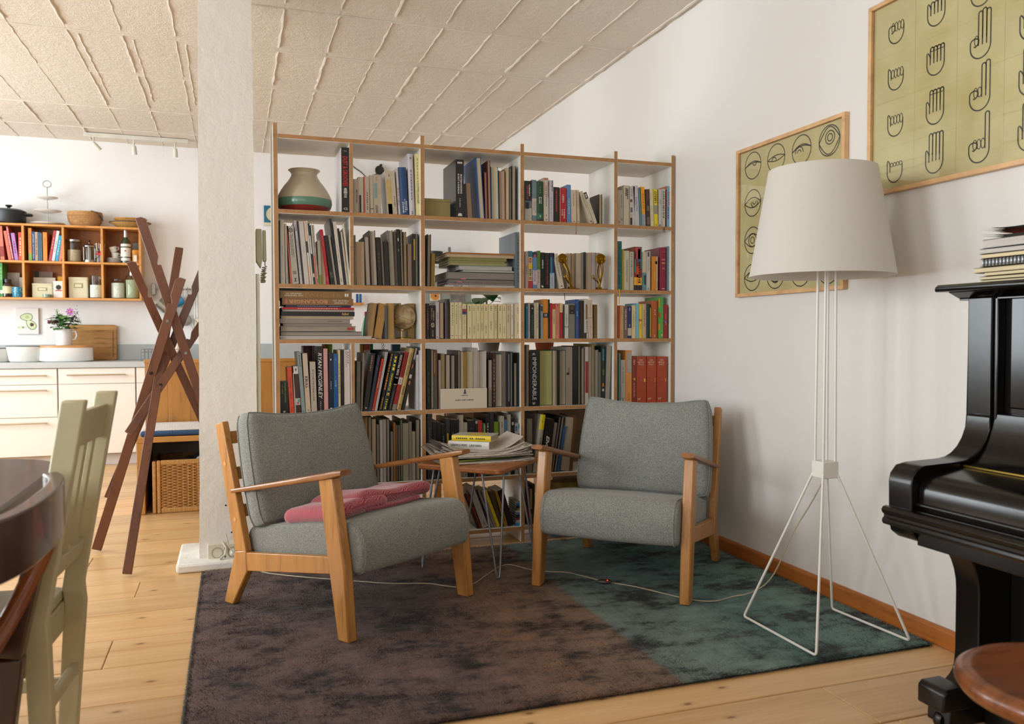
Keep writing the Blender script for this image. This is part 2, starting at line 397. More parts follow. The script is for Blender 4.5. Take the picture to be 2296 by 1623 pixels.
# ================================================================ bookshelf
SY, SD, TH = 4.02, .335, .020            # front plane, depth, board thickness
ROWS = [2.035, 1.683, 1.331, 1.0675, .711, .354, .082]     # board top heights
POSTS = [.186, .89, 1.417, 1.953, 2.302]
m_white = M('dedcd5', .45, .03, 5); m_ply = WOOD('a1764b', '8c6540', (3, 3, 3), 5, .6, 0, bump=0)
shelf = thing('bookshelf', 'tall white open bookshelf with bare plywood edges standing between pillar and wall', 'bookshelf', (1.25, SY, 0))
def sbox(x0, x1, z0, z1, nm):
    b = MB(); b.box(x0, x1, SY, SY+SD, z0, z1, 0, {2: 1}); return b.build(nm, [m_white, m_ply], shelf, world=True, bevel=.0012, bseg=1)
for i, x in enumerate(POSTS): sbox(x, x+TH, 0, (2.085, 2.078, 2.076, 2.076, 2.078)[i], 'post')
for r, z in enumerate(ROWS):
    for c in range(4): sbox(POSTS[c]+TH+.0004, POSTS[c+1]-.0004, z-TH, z, 'shelf_board')
sbox(.5405, .5575, ROWS[2]+.0004, ROWS[1]-TH-.0004, 'divider'); sbox(.5405, .5575, ROWS[1]+.0004, ROWS[0]-TH-.0004, 'divider')
for r in (4, 5, 6): sbox(.5405, .5575, ROWS[r]+.0004, ROWS[r-1]-TH-.0004, 'divider')

m_pages = {}
def PAGES(h):
    if h not in m_pages: m_pages[h] = M(h, .85, .13, 260, 0, stretch=(1, .02, .015))
    return m_pages[h]
COLN = {}
ROWN = ['top shelf', 'second shelf', 'third shelf', 'fourth shelf', 'fifth shelf', 'lowest shelf']
BAYN = ['bay beside pillar', 'second bay', 'middle bay', 'fourth bay', 'narrow bay by wall']
BOOKS = []      # (object, look, cell)
def book_mesh(w, D, L, mode, cover, spine, pages, side, parent_label=None):
    """local: x 0..w*side, y 0 front..D, z 0..L"""
    hard = mode in 'hp'; t = .0026 if hard and w > .012 else .0012; ov = .003 if hard else .0004
    if w < .009: t = .0007
    xa, xb = (0, w) if side > 0 else (-w, 0)
    b = MB(); back = mode in 'pq'
    bul = min(.005, w*.14) if (mode == 'h' and w > .02) else 0
    fy = D if back else 0
    b.box(xa, xa+t, bul if not back else 0, D, 0, L, 0).box(xb-t, xb, bul if not back else 0, D, 0, L, 0)
    if back: b.box(xa+t, xb-t, D-t, D, 0, L, 0)
    else:
        if bul:
            arc = [(xa+(xb-xa)*k/6, bul-bul*math.sin(PI*k/6)) for k in range(7)]
            b.prism(arc+[(xb, bul+t), (xa, bul+t)], 0, L, 'z', 1)
        else: b.box(xa, xb, -.0002, t, 0, L, 1)
    p = MB(); y0, y1 = (ov+.001, D-t) if back else (bul+t, D-ov-.001)
    if hard and w > .03 and back:     # hollow fore-edge
        arc = [(xa+t+(xb-xa-2*t)*k/6, y0+.005*math.sin(PI*k/6)) for k in range(7)]
        p.prism(arc+[(xb-t, y1), (xa+t, y1)], ov, L-ov, 'z')
    else: p.box(xa+t*1.02, xb-t*1.02, y0, y1, ov, L-ov)
    return b, p, bul
def spine_panel(xa, xb, z0, z1, bul, off=.0005):
    b = MB()
    if bul:
        n = 6; W_ = xb-xa
        b.grid(lambda u, v: (xa+W_*u, bul-bul*math.sin(PI*u)-off, z0+(z1-z0)*v), n, 1)
    else: b._add([(xa, -off-.0002, z0), (xb, -off-.0002, z0), (xb, -off-.0002, z1), (xa, -off-.0002, z1)], [(0, 1, 2, 3)])
    return b
GAIN = 1.0
def letter(parent, w, L, bul, side, t, c, p=.5, l=.4, h=.5, u=0, x=.5, bold=0, sh=0, hz=0):
    xc = (w*x if side > 0 else -w+w*x); y = -.0012 if not bul else bul-bul*math.sin(PI*x)-.0012
    o = (xc, y, L*p); m = M(c, .5, .02)
    if t[0] == '~':      # print too small to read: a row of little dashes
        b = MB(); n = int(t[1:] or 6); random.seed(int(L*1e5)+n); z = L*(p-l/2); st = L*l/n
        for k in range(n):
            hh = w*h/2*(.6+.4*R()); a = z+st*k; e = a+st*(.45+.4*R())
            b._add([(xc-hh, y, a), (xc+hh, y, a), (xc+hh, y, e), (xc-hh, y, e)], [(0, 1, 2, 3)])
        b.build('lettering', m, parent)
        return
    if hz: text(parent, t, w*l, L*h, frame(o, (1, 0, 0), (0, 0, 1)), m, bold, sh)
    elif u: text(parent, t, L*l, w*h, frame(o, (0, 0, 1), (-1, 0, 0)), m, bold, sh)
    else: text(parent, t, L*l, w*h, frame(o, (0, 0, -1), (1, 0, 0)), m, bold, sh)
def hexmix(h, k):
    h = h.lstrip('#'); h = ''.join(c*2 for c in h) if len(h) == 3 else h
    return ''.join('%02x' % max(0, min(255, int(int(h[i:i+2], 16)*k))) for i in (0, 2, 4))
def cell(r, c, org, bks, zb=None, x_lim=None):
    ox, oy, s = org; zb = ROWS[r+1] if zb is None else zb
    for e in bks:
        xl, xr, yt, lean, mode, cov, look = e[:7]; ex = e[7] if len(e) > 7 else {}
        rec = ex.get('rec', .022 if mode in 'sh' else .03); Y = SY+rec
        yb = oy+1300/s
        X0 = onY(ox+xl/s, yb, Y).x; X1 = onY(ox+xr/s, yb, Y).x
        Pt = onY(ox+(xl+lean)/s, oy+yt/s, Y); h = Pt.z-zb; dx = Pt.x-X0
        a = math.atan2(dx, h) if abs(lean) > 8 else 0
        w = (X1-X0)*math.cos(a)*(.93 if a else .97); L = math.hypot(dx, h) if a else h
        if a: L -= w*abs(math.sin(a))*.5
        side = -1 if a > 0 else 1
        D = ex.get('D', max(.10, min(.30, L*(.70 if mode in 'sq' else .76)))); D = min(D, SD-rec-.004)
        pc = ex.get('pg', 'c4b7a0'); sp = ex.get('sp', cov)
        if sp != cov: pass
        bm_, pm, bul = book_mesh(w, D, L, mode, cov, sp, pc, side)
        gl = .35 if mode in 'sh' else .5
        o = bm_.build('book', [M(cov, gl, .06, 14), M(sp, gl, .06, 14)])
        place(o, Vector((X0 if side > 0 else X1, Y, zb+.0006)), 0, a)
        pm.build('pages', PAGES(pc), o)
        xa, xb = (0, w) if side > 0 else (-w, 0)
        for z0, z1, bc in ex.get('b', []):
            spine_panel(xa+w*.002, xb-w*.002, L*z0, L*z1, bul).build('spine_band', M(bc, .4, .08, 30), o)
        for x0_, x1_, z0, z1, bc in ex.get('r', []):
            spine_panel(xa+w*x0_, xa+w*x1_, L*z0, L*z1, 0 if not bul else 0, .0009+bul*0).build('spine_label', M(bc, .4, .1, 40), o)
        for t in ex.get('t', []): letter(o, w, L, bul, side, **t)
        BOOKS.append((o, look, (r, c), w, L, mode))
def label_books():
    from collections import defaultdict
    by = defaultdict(list)
    for b in BOOKS: by[b[2]].append(b)
    used = defaultdict(list)
    for (r, c), lst in by.items():
        where = '%s %s' % (ROWN[r], BAYN[c])
        looks = []
        for (o, look, _, w, L, mode) in lst:
            sz = 'slim' if w < .014 else ('thick' if w > .034 else '')
            k = (sz+' '+look.split('|')[0]).strip(); looks.append(k)
        for i, (o, look, _, w, L, mode) in enumerate(lst):
            k = looks[i]; kind = 'book turned spine inward' if mode in 'pq' else 'book'
            lab = '%s %s, %s' % (k, kind, where)
            if looks.count(k) > 1:
                pv = looks[i-1] if i else None
                lab = '%s %s, %s' % (k, 'book' if mode in 'sh' else 'book spine inward', where)
                if pv is None: lab += ', first by post'
                else: lab += ', after %s' % ' '.join(pv.split()[:3])
            ws = lab.split()
            if len(ws) > 16: lab = ' '.join(ws[:16])
            if len(ws) < 4: lab += ' on bookshelf'
            if '|' not in look: used[lab].append(o)
            tag(o, lab[0].upper()+lab[1:], 'book', 'books on %s, %s' % (ROWN[r], BAYN[c]))
    for o_, lk, _, w_, L_, m_ in BOOKS:
        if '|' in lk: o_['label'] = 'Cream yellow book %s the flag-marked one, third shelf middle bay' % lk.split('|')[1]
    nth = ['', 'second of these', 'third of these', 'fourth of these', 'fifth of these', 'sixth of these', 'seventh of these']
    for lab, os_ in used.items():
        if len(os_) > 1 and '|' not in lab:
            for k, o in enumerate(os_[1:], 1):
                l2 = (lab[0].upper()+lab[1:]).split(); l2 = ' '.join(l2[:13])+', '+nth[min(k, 6)]; o['label'] = l2
def T(t, c, p=.5, l=.4, h=.5, **k): return dict(t=t, c=c, p=p, l=l, h=h, **k)

# ---- row 0
A = (740, 320, 9.018)
cell(0, 0, A, [(235, 398, 92, 0, 's', 'd2cfd2', 'black with big red letters and white cover', dict(sp='14110f', D=.29, rec=.008, t=[T('DUST & GROOVES', 'b3231b', .63, .46, .62, bold=.02), T('~7', 'b9b3ac', .30, .15, .5), T('~4', 'a9a39c', .945, .01, .5), T('G', 'cfcac2', .05, .5, .035, hz=1)]))])
cell(0, 1, A, [
 (480, 572, 735, -8, 's', 'a89b89', 'mottled grey', dict(t=[T('~9', '2c2722', .5, .4, .22, x=.7)])),
 (576, 686, 692, -10, 's', 'a89c8b', 'warm grey black-pictured', dict(r=[(.15, .55, .02, .5, '221c18')])),
 (690, 812, 682, -14, 's', 'a99c8a', 'beige red-striped', dict(r=[(0, .2, 0, 1, 'b04a2a')], t=[T('~8', '6b6258', .35, .5, .3, x=.6)])),
 (818, 888, 656, -22, 's', 'a99b88', 'plain beige', dict(r=[(0, 1, .12, .135, '2a211c')])),
 (892, 1058, 642, -28, 's', 'a89a88', 'beige teal-panelled', dict(r=[(.12, .48, .4, .78, '6f948b'), (.2, .5, .02, .22, '7a6d5e')], t=[T('~3', '6a5f55', .9, .1, .12, x=.45)])),
 (1172, 1378, 560, -64, 's', 'b3a692', 'beige gold-pictured', dict(r=[(.08, .5, .0, .8, 'b79d5f'), (.08, .5, 0, .24, '5f4c3c')], t=[T('~6', '6a5f55', .3, .25, .14, x=.8), T('~2', '55493e', .9, .06, .14, x=.4)])),
 (1384, 1430, 515, -58, 's', 'b7afb4', 'lilac white', dict(t=[T('~6', '8f3f4c', .4, .4, .3)])),
 (1436, 1604, 490, -58, 'h', '17406f', 'navy', dict(t=[T('~6', 'c8ccd2', .17, .24, .16, x=.35), T('~7', 'c8ccd2', .2, .28, .14, x=.6), T('~5', 'c8ccd2', .2, .2, .12, x=.8)])),
 (1610, 1728, 222, -46, 'h', 'b9b3bb', 'tall lilac white', dict(t=[T('~10', '3d3a40', .5, .5, .14), T('O', '25242a', .93, .3, .03, hz=1, bold=.05), T('~2', '5d5a60', .05, .06, .3)])),
 (1738, 1850, 226, -30, 's', 'd3c892', 'pale yellow', dict(t=[T('DOPPELGANGER', '3a362a', .36, .33, .36), T('~8', '6a6450', .74, .4, .14)])),
])
A = (950, 340, 9.548)
cell(0, 2, A, [
 (690, 868, 165, 0, 's', '23262a', 'black boxy white-lettered', dict(sp='131416', D=.26, rec=.012, t=[T('SKATEBOARDING', 'd8d4cc', .58, .34, .2, x=.66, bold=.02), T('IS NOT A FASHION', 'd8d4cc', .58, .34, .2, x=.33, bold=.02), T('~6', 'a9a59c', .26, .16, .14), T('~2', 'd0ccc4', .945, .03, .6), T('~3', 'd8d4cc', .05, .05, .5)])),
 (872, 940, 690, -30, 's', '2a1815', 'maroon black'),
 (944, 1042, 672, -44, 's', '7f6650', 'plain brown'),
 (1196, 1312, 122, -84, 'p', '11508c', 'bright blue picture-covered', dict(pg='b8ab93')),
 (1318, 1378, 432, -26, 'p', '63181b', 'maroon', dict(pg='a4907f')),
 (1384, 1452, 196, -26, 'p', '5c1619', 'taller maroon', dict(pg='ac9984')),
 (1458, 1622, 320, -20, 'p', '1c6f8e', 'cream blue-boarded', dict(pg='b9ab8e')),
 (1626, 1756, 400, -14, 'p', '93512c', 'beige orange-boarded', dict(pg='a4947e')),
 (1762, 1826, 345, -8, 'q', 'b3a68c', 'cream', dict(pg='b3a68c')),
 (1830, 1884, 340, -8, 'p', '1b1a22', 'grey black-boarded', dict(pg='98897f')),
 (1888, 1976, 302, -8, 'p', '121214', 'taller black-boarded', dict(pg='a39683')),
])
A = (1170, 380, 10.436)
cell(0, 3, A, [
 (68, 234, 262, -6, 's', '17181c', 'black snow-pictured', dict(b=[(0, .32, 'aaa59c'), (.32, .5, '5a626c')], r=[(.1, .6, .3, .46, '161214')], t=[T('~7', 'c03a30', .72, .36, .2, x=.4, u=0), T('~6', 'cfcac4', .78, .3, .18, x=.68)])),
 (238, 346, 242, -8, 's', '62757b', 'slate blue white-banded', dict(b=[(.14, .55, 'b5aaa2')], t=[T('BLAUER', '5a5d66', .36, .2, .2, x=.42), T('~8', '6b6e76', .35, .3, .16, x=.8)])),
 (350, 514, 272, -8, 'h', '153f25', 'dark green', dict(b=[(.06, .2, '1d5d58'), (0, .06, '33241a')], r=[(.42, .62, .1, .16, 'a2a530')], t=[T('~5', 'cfd2cc', .53, .17, .2, x=.4), T('~5', 'cfd2cc', .53, .17, .16, x=.65), T('~3', '8aa83a', .8, .2, .1)])),
 (520, 636, 190, -10, 's', 'b9afa2', 'red-striped cream', dict(r=[(.05, .95, .95, .985, 'ad5a52'), (.05, .2, .6, .9, 'a86f62'), (.8, .95, .55, .9, 'a86f62'), (.4, .62, .13, .16, 'b33a2c')], t=[T('~10', '6f655c', .6, .5, .2), T('O', '4b433c', .05, .3, .04, hz=1)])),
 (642, 740, 252, -6, 's', 'b5afb8', 'pale lilac', dict(t=[T('campus', '222026', .87, .26, .34, x=.7, bold=.02), T('~10', '86818c', .35, .5, .2)])),
 (746, 876, 410, -6, 's', '1a1513', 'black red-lettered', dict(t=[T('~10', 'b5272a', .62, .62, .26)])),
 (888, 1050, 428, -4, 's', '9f1e23', 'red white-lettered', dict(r=[(0, .05, 0, 1, 'd9c69e')], t=[T('LEBEN', 'ddd6d0', .69, .22, .26), T('~5', 'd8b9b4', .3, .2, .18, x=.35), T('~7', 'd8b9b4', .26, .28, .16, x=.65), T('7', 'd0a09c', .955, .12, .03, hz=1)])),
 (1056, 1150, 356, -8, 's', '547eab', 'sky blue', dict(t=[T('~9', 'd0c98c', .44, .42, .22)])),
 (1160, 1290, 476, -14, 's', 'bfae98', 'cream', dict(t=[T('~9', '6b5d50', .72, .42, .14), T('~1', '2c2723', .06, .04, .3)])),
 (1298, 1358, 482, -18, 's', 'bba98f', 'cream', dict(t=[T('~9', '6b5d50', .7, .5, .2), T('~1', '2c2723', .06, .04, .3)])),
 (1600, 1690, 512, -262, 's', 'b8ad96', 'cream steeply leaning', dict(t=[T('~10', '6b6255', .7, .45, .18), T('~1', '2c2723', .06, .04, .4)])),
 (1694, 1782, 536, -262, 's', 'bdb29c', 'pale steeply leaning black-labelled', dict(r=[(.1, .95, .8, 1, '24201c')], t=[T('~3', 'd8d2c6', .9, .12, .5), T('~8', '8f8678', .45, .4, .14)])),
 (1802, 1884, 582, -4, 'p', '16150f', 'short tan black-boarded', dict(pg='a8996f')),
])
A = (1375, 390, 6.013)
cell(0, 4, A, [
 (58, 132, 216, -4, 's', 'a79c8b', 'grey beige red-dotted', dict(t=[T('~9', '6e655a', .68, .4, .14, x=.7), T('O', '9a3a2e', .09, .3, .05, hz=1, x=.3, bold=.06), T('~1', '251f1c', .2, .12, .14, x=.75)])),
 (136, 214, 152, -8, 's', 'b5ad95', 'cream', dict(t=[T('~5', '2e2a24', .84, .2, .3, x=.45), T('~6', '2e2a24', .8, .28, .3, x=.72)])),
 (220, 288, 166, -6, 's', 'b6b0ab', 'white picture', dict(r=[(.1, .5, .02, .2, '221c1b'), (.1, .5, .6, .67, '6f3330'), (.15, .55, .34, .46, '5e4f68'), (.1, .5, .2, .3, 'b09a86')], t=[T('~5', '77716c', .85, .2, .2, x=.4)])),
 (292, 358, 156, -24, 's', 'b4b1b6', 'white blue-lettered', dict(t=[T('~9', '6b86b4', .55, .36, .24, x=.6), T('~5', '9a5e5c', .62, .2, .14, x=.35)])),
 (362, 386, 190, -26, 's', '4f7c86', 'teal'),
 (388, 438, 172, -16, 's', 'd9961b', 'orange grey-footed', dict(b=[(0, .31, '8b919c')], t=[T('~6', '8a4a14', .65, .4, .2)])),
 (442, 500, 206, -10, 's', '3a2720', 'dark brown picture', dict(r=[(.2, .9, .05, .25, '6b5348'), (.1, .8, .7, .95, '55332b'), (.3, .8, .42, .55, '7a5f4a')])),
 (503, 549, 196, -14, 's', 'c9c29c', 'pale yellow', dict(t=[T('~5', 'c58a52', .8, .2, .24, x=.35), T('~9', '6e6a58', .35, .4, .16)])),
 (552, 604, 208, -10, 's', 'd6be1d', 'yellow photo-banded', dict(b=[(.34, .58, '8c867c')], t=[T('~6', '201d12', .8, .34, .3, x=.35), T('~6', '201d12', .8, .3, .26, x=.7), T('~1', '8a2a1a', .05, .02, .5)])),
 (607, 652, 206, -6, 's', 'b5b0a8', 'white', dict(t=[T('~5', '66615b', .68, .14, .24), T('~2', '33302c', .05, .06, .5)])),
 (655, 698, 200, -6, 's', 'b8b2a6', 'white italic-lettered', dict(t=[T('~12', '4a453e', .6, .72, .42)])),
 (718, 782, 162, -2, 's', 'b4532d', 'sky blue orange-covered', dict(sp='6f9db4', t=[T('~6', 'a8695c', .7, .34, .5), T('~5', '4b3a66', .36, .3, .26, x=.3), T('~4', '2f3a5c', .36, .28, .26, x=.7)])),
])
# ---- row 1
A = (615, 485, 9.838)
cell(1, 0, A, [
 (112, 142, 84, -12, 's', '26281c', 'dark olive'),
 (145, 247, 76, -28, 's', 'bbb1a1', 'cream', dict(t=[T('~6', '6c645a', .52, .16, .12), T('~1', '3b352f', .08, .01, .2)])),
 (255, 305, 162, -32, 's', 'a29588', 'warm grey', dict(t=[T('~3', '5e554b', .12, .1, .2)])),
 (356, 396, 210, -90, 's', 'b2532c', 'orange leaning'),
 (400, 556, 214, -126, 's', 'a49c90', 'grey guide', dict(t=[T('The Monocle Guide to', '33302c', .66, .40, .2, x=.62), T('Drinking & Dining', '33302c', .67, .34, .2, x=.36), T('X', '2a2723', .93, .3, .035, hz=1, bold=.02), T('O', '2a2723', .93, .7, .08, hz=1), T('~4', '6a645c', .2, .06, .6), T('Z', '2a2723', .07, .4, .06, hz=1, bold=.05)])),
 (572, 628, 96, -138, 's', 'aca8a8', 'pale grey', dict(t=[T('~4', '3a3836', .9, .12, .3), T('~12', '7b7877', .45, .6, .16)])),
 (631, 662, 102, -132, 's', '2d2530', 'dark purple'),
 (668, 780, 110, -134, 's', 'b9b3aa', 'white', dict(t=[T('~5', '8b857c', .55, .12, .1), T('~1', '44403a', .1, .01, .1)])),
 (784, 822, 106, -134, 's', 'd9b49a', 'peach and green', dict(b=[(.5, .68, '2a3b3a'), (.3, .5, 'c9c2ba')])),
 (828, 866, 98, -138, 's', 'bdb8b0', 'white'),
 (869, 908, 156, -130, 's', '23302f', 'dark teal and white', dict(b=[(.5, .8, 'b9b6b0'), (.12, .18, 'b9b6b0')])),
 (912, 944, 182, -112, 's', 'b0a79a', 'white coral-footed', dict(b=[(0, .48, 'c9685a')])),
 (947, 986, 190, -110, 's', '9c9287', 'grey', dict(t=[T('~5', '2d2a27', .67, .1, .4), T('~3', '2d2a27', .07, .06, .4), T('~5', '5a544d', .45, .2, .3)])),
 (990, 1054, 532, -44, 's', '9d927c', 'short beige olive-footed', dict(b=[(0, .22, '6f7a22')])),
 (1060, 1146, 532, -92, 'q', 'b1a48f', 'short cream', dict(pg='b4a791')),
 (1150, 1222, 290, -146, 'h', 'a30f1d', 'red', dict(t=[T('~5', 'c8727a', .8, .2, .16), T('~3', 'c8727a', .1, .1, .2)])),
 (1246, 1336, 420, -152, 's', '16130f', 'black specked', dict(t=[T('~8', '7d7668', .2, .12, .2, x=.35), T('~8', '7d7668', .2, .12, .2, x=.7)])),
 (1340, 1386, 424, -152, 's', '8c837a', 'grey'),
 (1394, 1450, 56, -186, 's', '2d3236', 'tall black cloudy-covered', dict(sp='191b1e', D=.24)),
 (1456, 1536, 122, -168, 's', 'bdb5a6', 'cream', dict(t=[T('~8', '8b8090', .5, .3, .14), T('~3', '6a6358', .08, .06, .3)])),
 (1540, 1590, 266, -156, 's', '1c1c28', 'midnight blue'),
 (1596, 1640, 346, -140, 's', 'ada290', 'beige'),
 (1644, 1690, 264, -134, 's', 'bdb29d', 'cream'),
])
A = (790, 500, 10.818)
cell(1, 1, A, [
 (55, 88, 290, -6, 'q', '8f8f7c', 'grey green', dict(pg='8f8d80')),
 (96, 316, 452, -22, 'q', 'a08d72', 'tan', dict(pg='a58f72')),
 (322, 456, 326, -46, 'p', '1e1a14', 'grey black-boarded', dict(pg='a09284')),
 (462, 622, 178, -62, 'p', '33201a', 'tall grey brown-boarded', dict(pg='9d917f')),
 (627, 732, 346, -58, 's', '17180f', 'black green', dict(t=[T('~5', '5a6a4a', .5, .4, .1)])),
 (736, 798, 350, -62, 'p', '1c1a16', 'grey black-boarded', dict(pg='a0968a')),
 (802, 912, 442, -52, 's', '1d1614', 'brown black'),
 (918, 1046, 172, -64, 'p', '77736c', 'tall grey', dict(pg='9c9283')),
 (1050, 1112, 216, -52, 's', '4b3a2c', 'brown'),
 (1115, 1190, 150, -48, 'h', '13150f', 'black green', dict(t=[T('~3', 'c8ccc4', .82, .06, .4), T('~1', '8f9a66', .64, .06, .3)])),
 (1194, 1252, 154, -42, 'p', '1d2019', 'grey black-boarded', dict(pg='a39683')),
 (1256, 1332, 210, -24, 'p', '6d5436', 'tan brown-boarded', dict(pg='a09072')),
 (1346, 1452, 508, -10, 'q', '7d6a5e', 'brown', dict(pg='84705f')),
 (1456, 1524, 262, -4, 's', '1c1716', 'black yellow-marked', dict(r=[(.55, 1, .5, .9, 'b58a24')])),
 (1528, 1600, 264, -4, 'p', '1a1c1a', 'grey black-boarded', dict(pg='8f8d80')),
])
A = (950, 510, 9.983)
cell(1, 2, A, [
 (64, 152, 152, 14, 'p', '1b1b18', 'grey black-boarded', dict(pg='94887b')),
 (158, 242, 580, 12, 's', '7c5f1c', 'ochre'),
 (2046, 2092, 108, -8, 's', '5c6a72', 'slate blue case', dict(D=.27, rec=.012)),
 (2095, 2140, 104, -6, 's', '7d8284', 'grey speckled', dict(t=[T('~14', '4b4648', .5, .8, .4)])),
 (2143, 2180, 106, -4, 's', 'aca392', 'cream'),
 (2183, 2212, 104, -2, 's', 'c2bdb2', 'white'),
])
A = (1170, 520, 10.436)
cell(1, 3, A, [
 (82, 150, 456, -4, 's', 'b09a95', 'dusty pink', dict(t=[T('~6', '55484a', .5, .25, .24)])),
 (153, 250, 446, -6, 's', 'b9ad86', 'red and blue poster-spined', dict(b=[(0, .2, 'a62b2a'), (.84, 1, '2d6a80'), (.53, .65, 'c9a81f')], t=[T('~4', 'a02f2a', .75, .14, .8), T('~4', '4b4432', .43, .18, .7), T('~3', 'a02f2a', .27, .08, .8)])),
 (258, 356, 472, -6, 's', '58789e', 'blue and pink', dict(b=[(.1, .5, 'b2a3ab'), (.86, 1, '2c3040')], r=[(.25, .7, .86, .93, 'b5486a')], t=[T('~7', '8f5b74', .35, .3, .3)])),
 (358, 434, 442, -4, 's', 'a89a90', 'green-topped beige', dict(b=[(.5, 1, '4a6c1f')], t=[T('~6', '6a5f58', .3, .3, .3)])),
 (438, 538, 480, -4, 's', '14120f', 'black white-lettered', dict(t=[T('~7', 'd0cbc2', .68, .24, .3), T('b', 'd8d3ca', .06, .5, .06, hz=1, bold=.05)])),
 (542, 652, 490, -4, 's', '1a1616', 'black red-lettered', dict(t=[T('~12', '8a2a26', .5, .66, .2), T('~4', 'a8302c', .2, .16, .3)])),
 (656, 764, 490, -4, 's', '26283c', 'navy and light blue', dict(b=[(0, .44, '8fa3ac')], r=[(.15, .5, .42, .88, '1e78a0')], t=[T('~5', '9a5a80', .2, .24, .24)])),
 (888, 1008, 512, -164, 's', 'bdb5a4', 'cream leaning', dict(t=[T('~10', '5c554a', .62, .55, .16), T('~1', '2c2723', .08, .05, .3)])),
 (1062, 1150, 500, -4, 'q', 'a89680', 'tan', dict(pg='a8957f')),
 (1153, 1256, 496, -4, 'p', '6c5c50', 'brown grey', dict(pg='9b8266')),
 (1260, 1388, 496, -4, 'q', 'a39580', 'beige', dict(pg='a69783')),
 (1391, 1450, 500, -4, 'q', '8d8375', 'grey', dict(pg='8f8474')),
 (1453, 1496, 474, -6, 's', '14303a', 'teal black', dict(b=[(0, .6, '15140f')])),
 (1500, 1622, 482, -4, 'q', 'a8937b', 'tan', dict(pg='a8937b')),
 (1625, 1720, 480, -4, 'q', 'a39c98', 'lilac grey', dict(pg='a39893')),
 (1724, 1832, 486, -4, 'q', 'a8937f', 'tan', dict(pg='a8957f')),
])
A = (1375, 390, 6.013)
cell(1, 4, A, [
 (58, 116, 906, -2, 's', '14696c', 'teal', dict(t=[T('Und was isst du dann?', '123236', .52, .82, .62), T('x', '123236', .045, .3, .02, hz=1)])),
 (119, 140, 1012, -2, 's', '9a9420', 'olive yellow'),
 (143, 215, 1036, -2, 's', 'b9af98', 'cream black-lettered', dict(t=[T('WOLFGANG AMADEUS MOZART', '2a2621', .49, .6, .26, x=.6)])),
 (220, 276, 1050, -2, 's', 'b3a995', 'pale blue-lettered', dict(t=[T('~12', '4b6a78', .66, .62, .3)])),
 (280, 388, 982, -2, 's', '8a4a1c', 'fiery red and yellow', dict(sp='7a2416', b=[(.12, .3, 'd8a51c'), (0, .12, '1b1d1f')], r=[(.1, .9, .72, .98, '9d3a3e'), (.5, .8, .62, .95, '244a8c'), (.08, .2, .4, .9, '2d7f8c'), (.25, .7, .3, .55, 'b8401c'), (.85, .98, .5, .98, '3c7f7a'), (.3, .55, .14, .36, 'd9761c')], t=[T('~9', '201416', .42, .5, .3, x=.7)])),
 (391, 446, 1050, -2, 's', 'b5aa94', 'beige teal-footed', dict(b=[(0, .46, '5c7f88')], r=[(.4, .95, .15, .4, '1f3f4a')])),
 (448, 500, 1042, -2, 's', 'b5b0a6', 'white grey', dict(r=[(.3, .7, .86, .98, '35322e')], t=[T('~8', '7b766c', .66, .3, .2), T('~2', '55504a', .05, .06, .3)])),
 (518, 602, 1112, -2, 's', 'c27a1f', 'orange', dict(r=[(.72, 1, 0, 1, 'b09a74'), (.55, .9, .78, .86, '2a2018')], t=[T('~5', 'd0b070', .45, .24, .12, x=.45)])),
 (630, 722, 990, -2, 'h', '7c1730', 'magenta', dict(t=[T('~3', 'c0706a', .72, .04, .6), T('~3', 'c08a5a', .64, .04, .6), T('~2', 'b06a6a', .52, .04, .5), T('~2', 'd8b8bc', .05, .02, .6), T('~2', 'a05a66', .9, .02, .5)])),
 (726, 784, 976, -2, 's', '69828a', 'slate blue', dict(t=[T('~7', 'a8b4b8', .4, .5, .3)])),
])
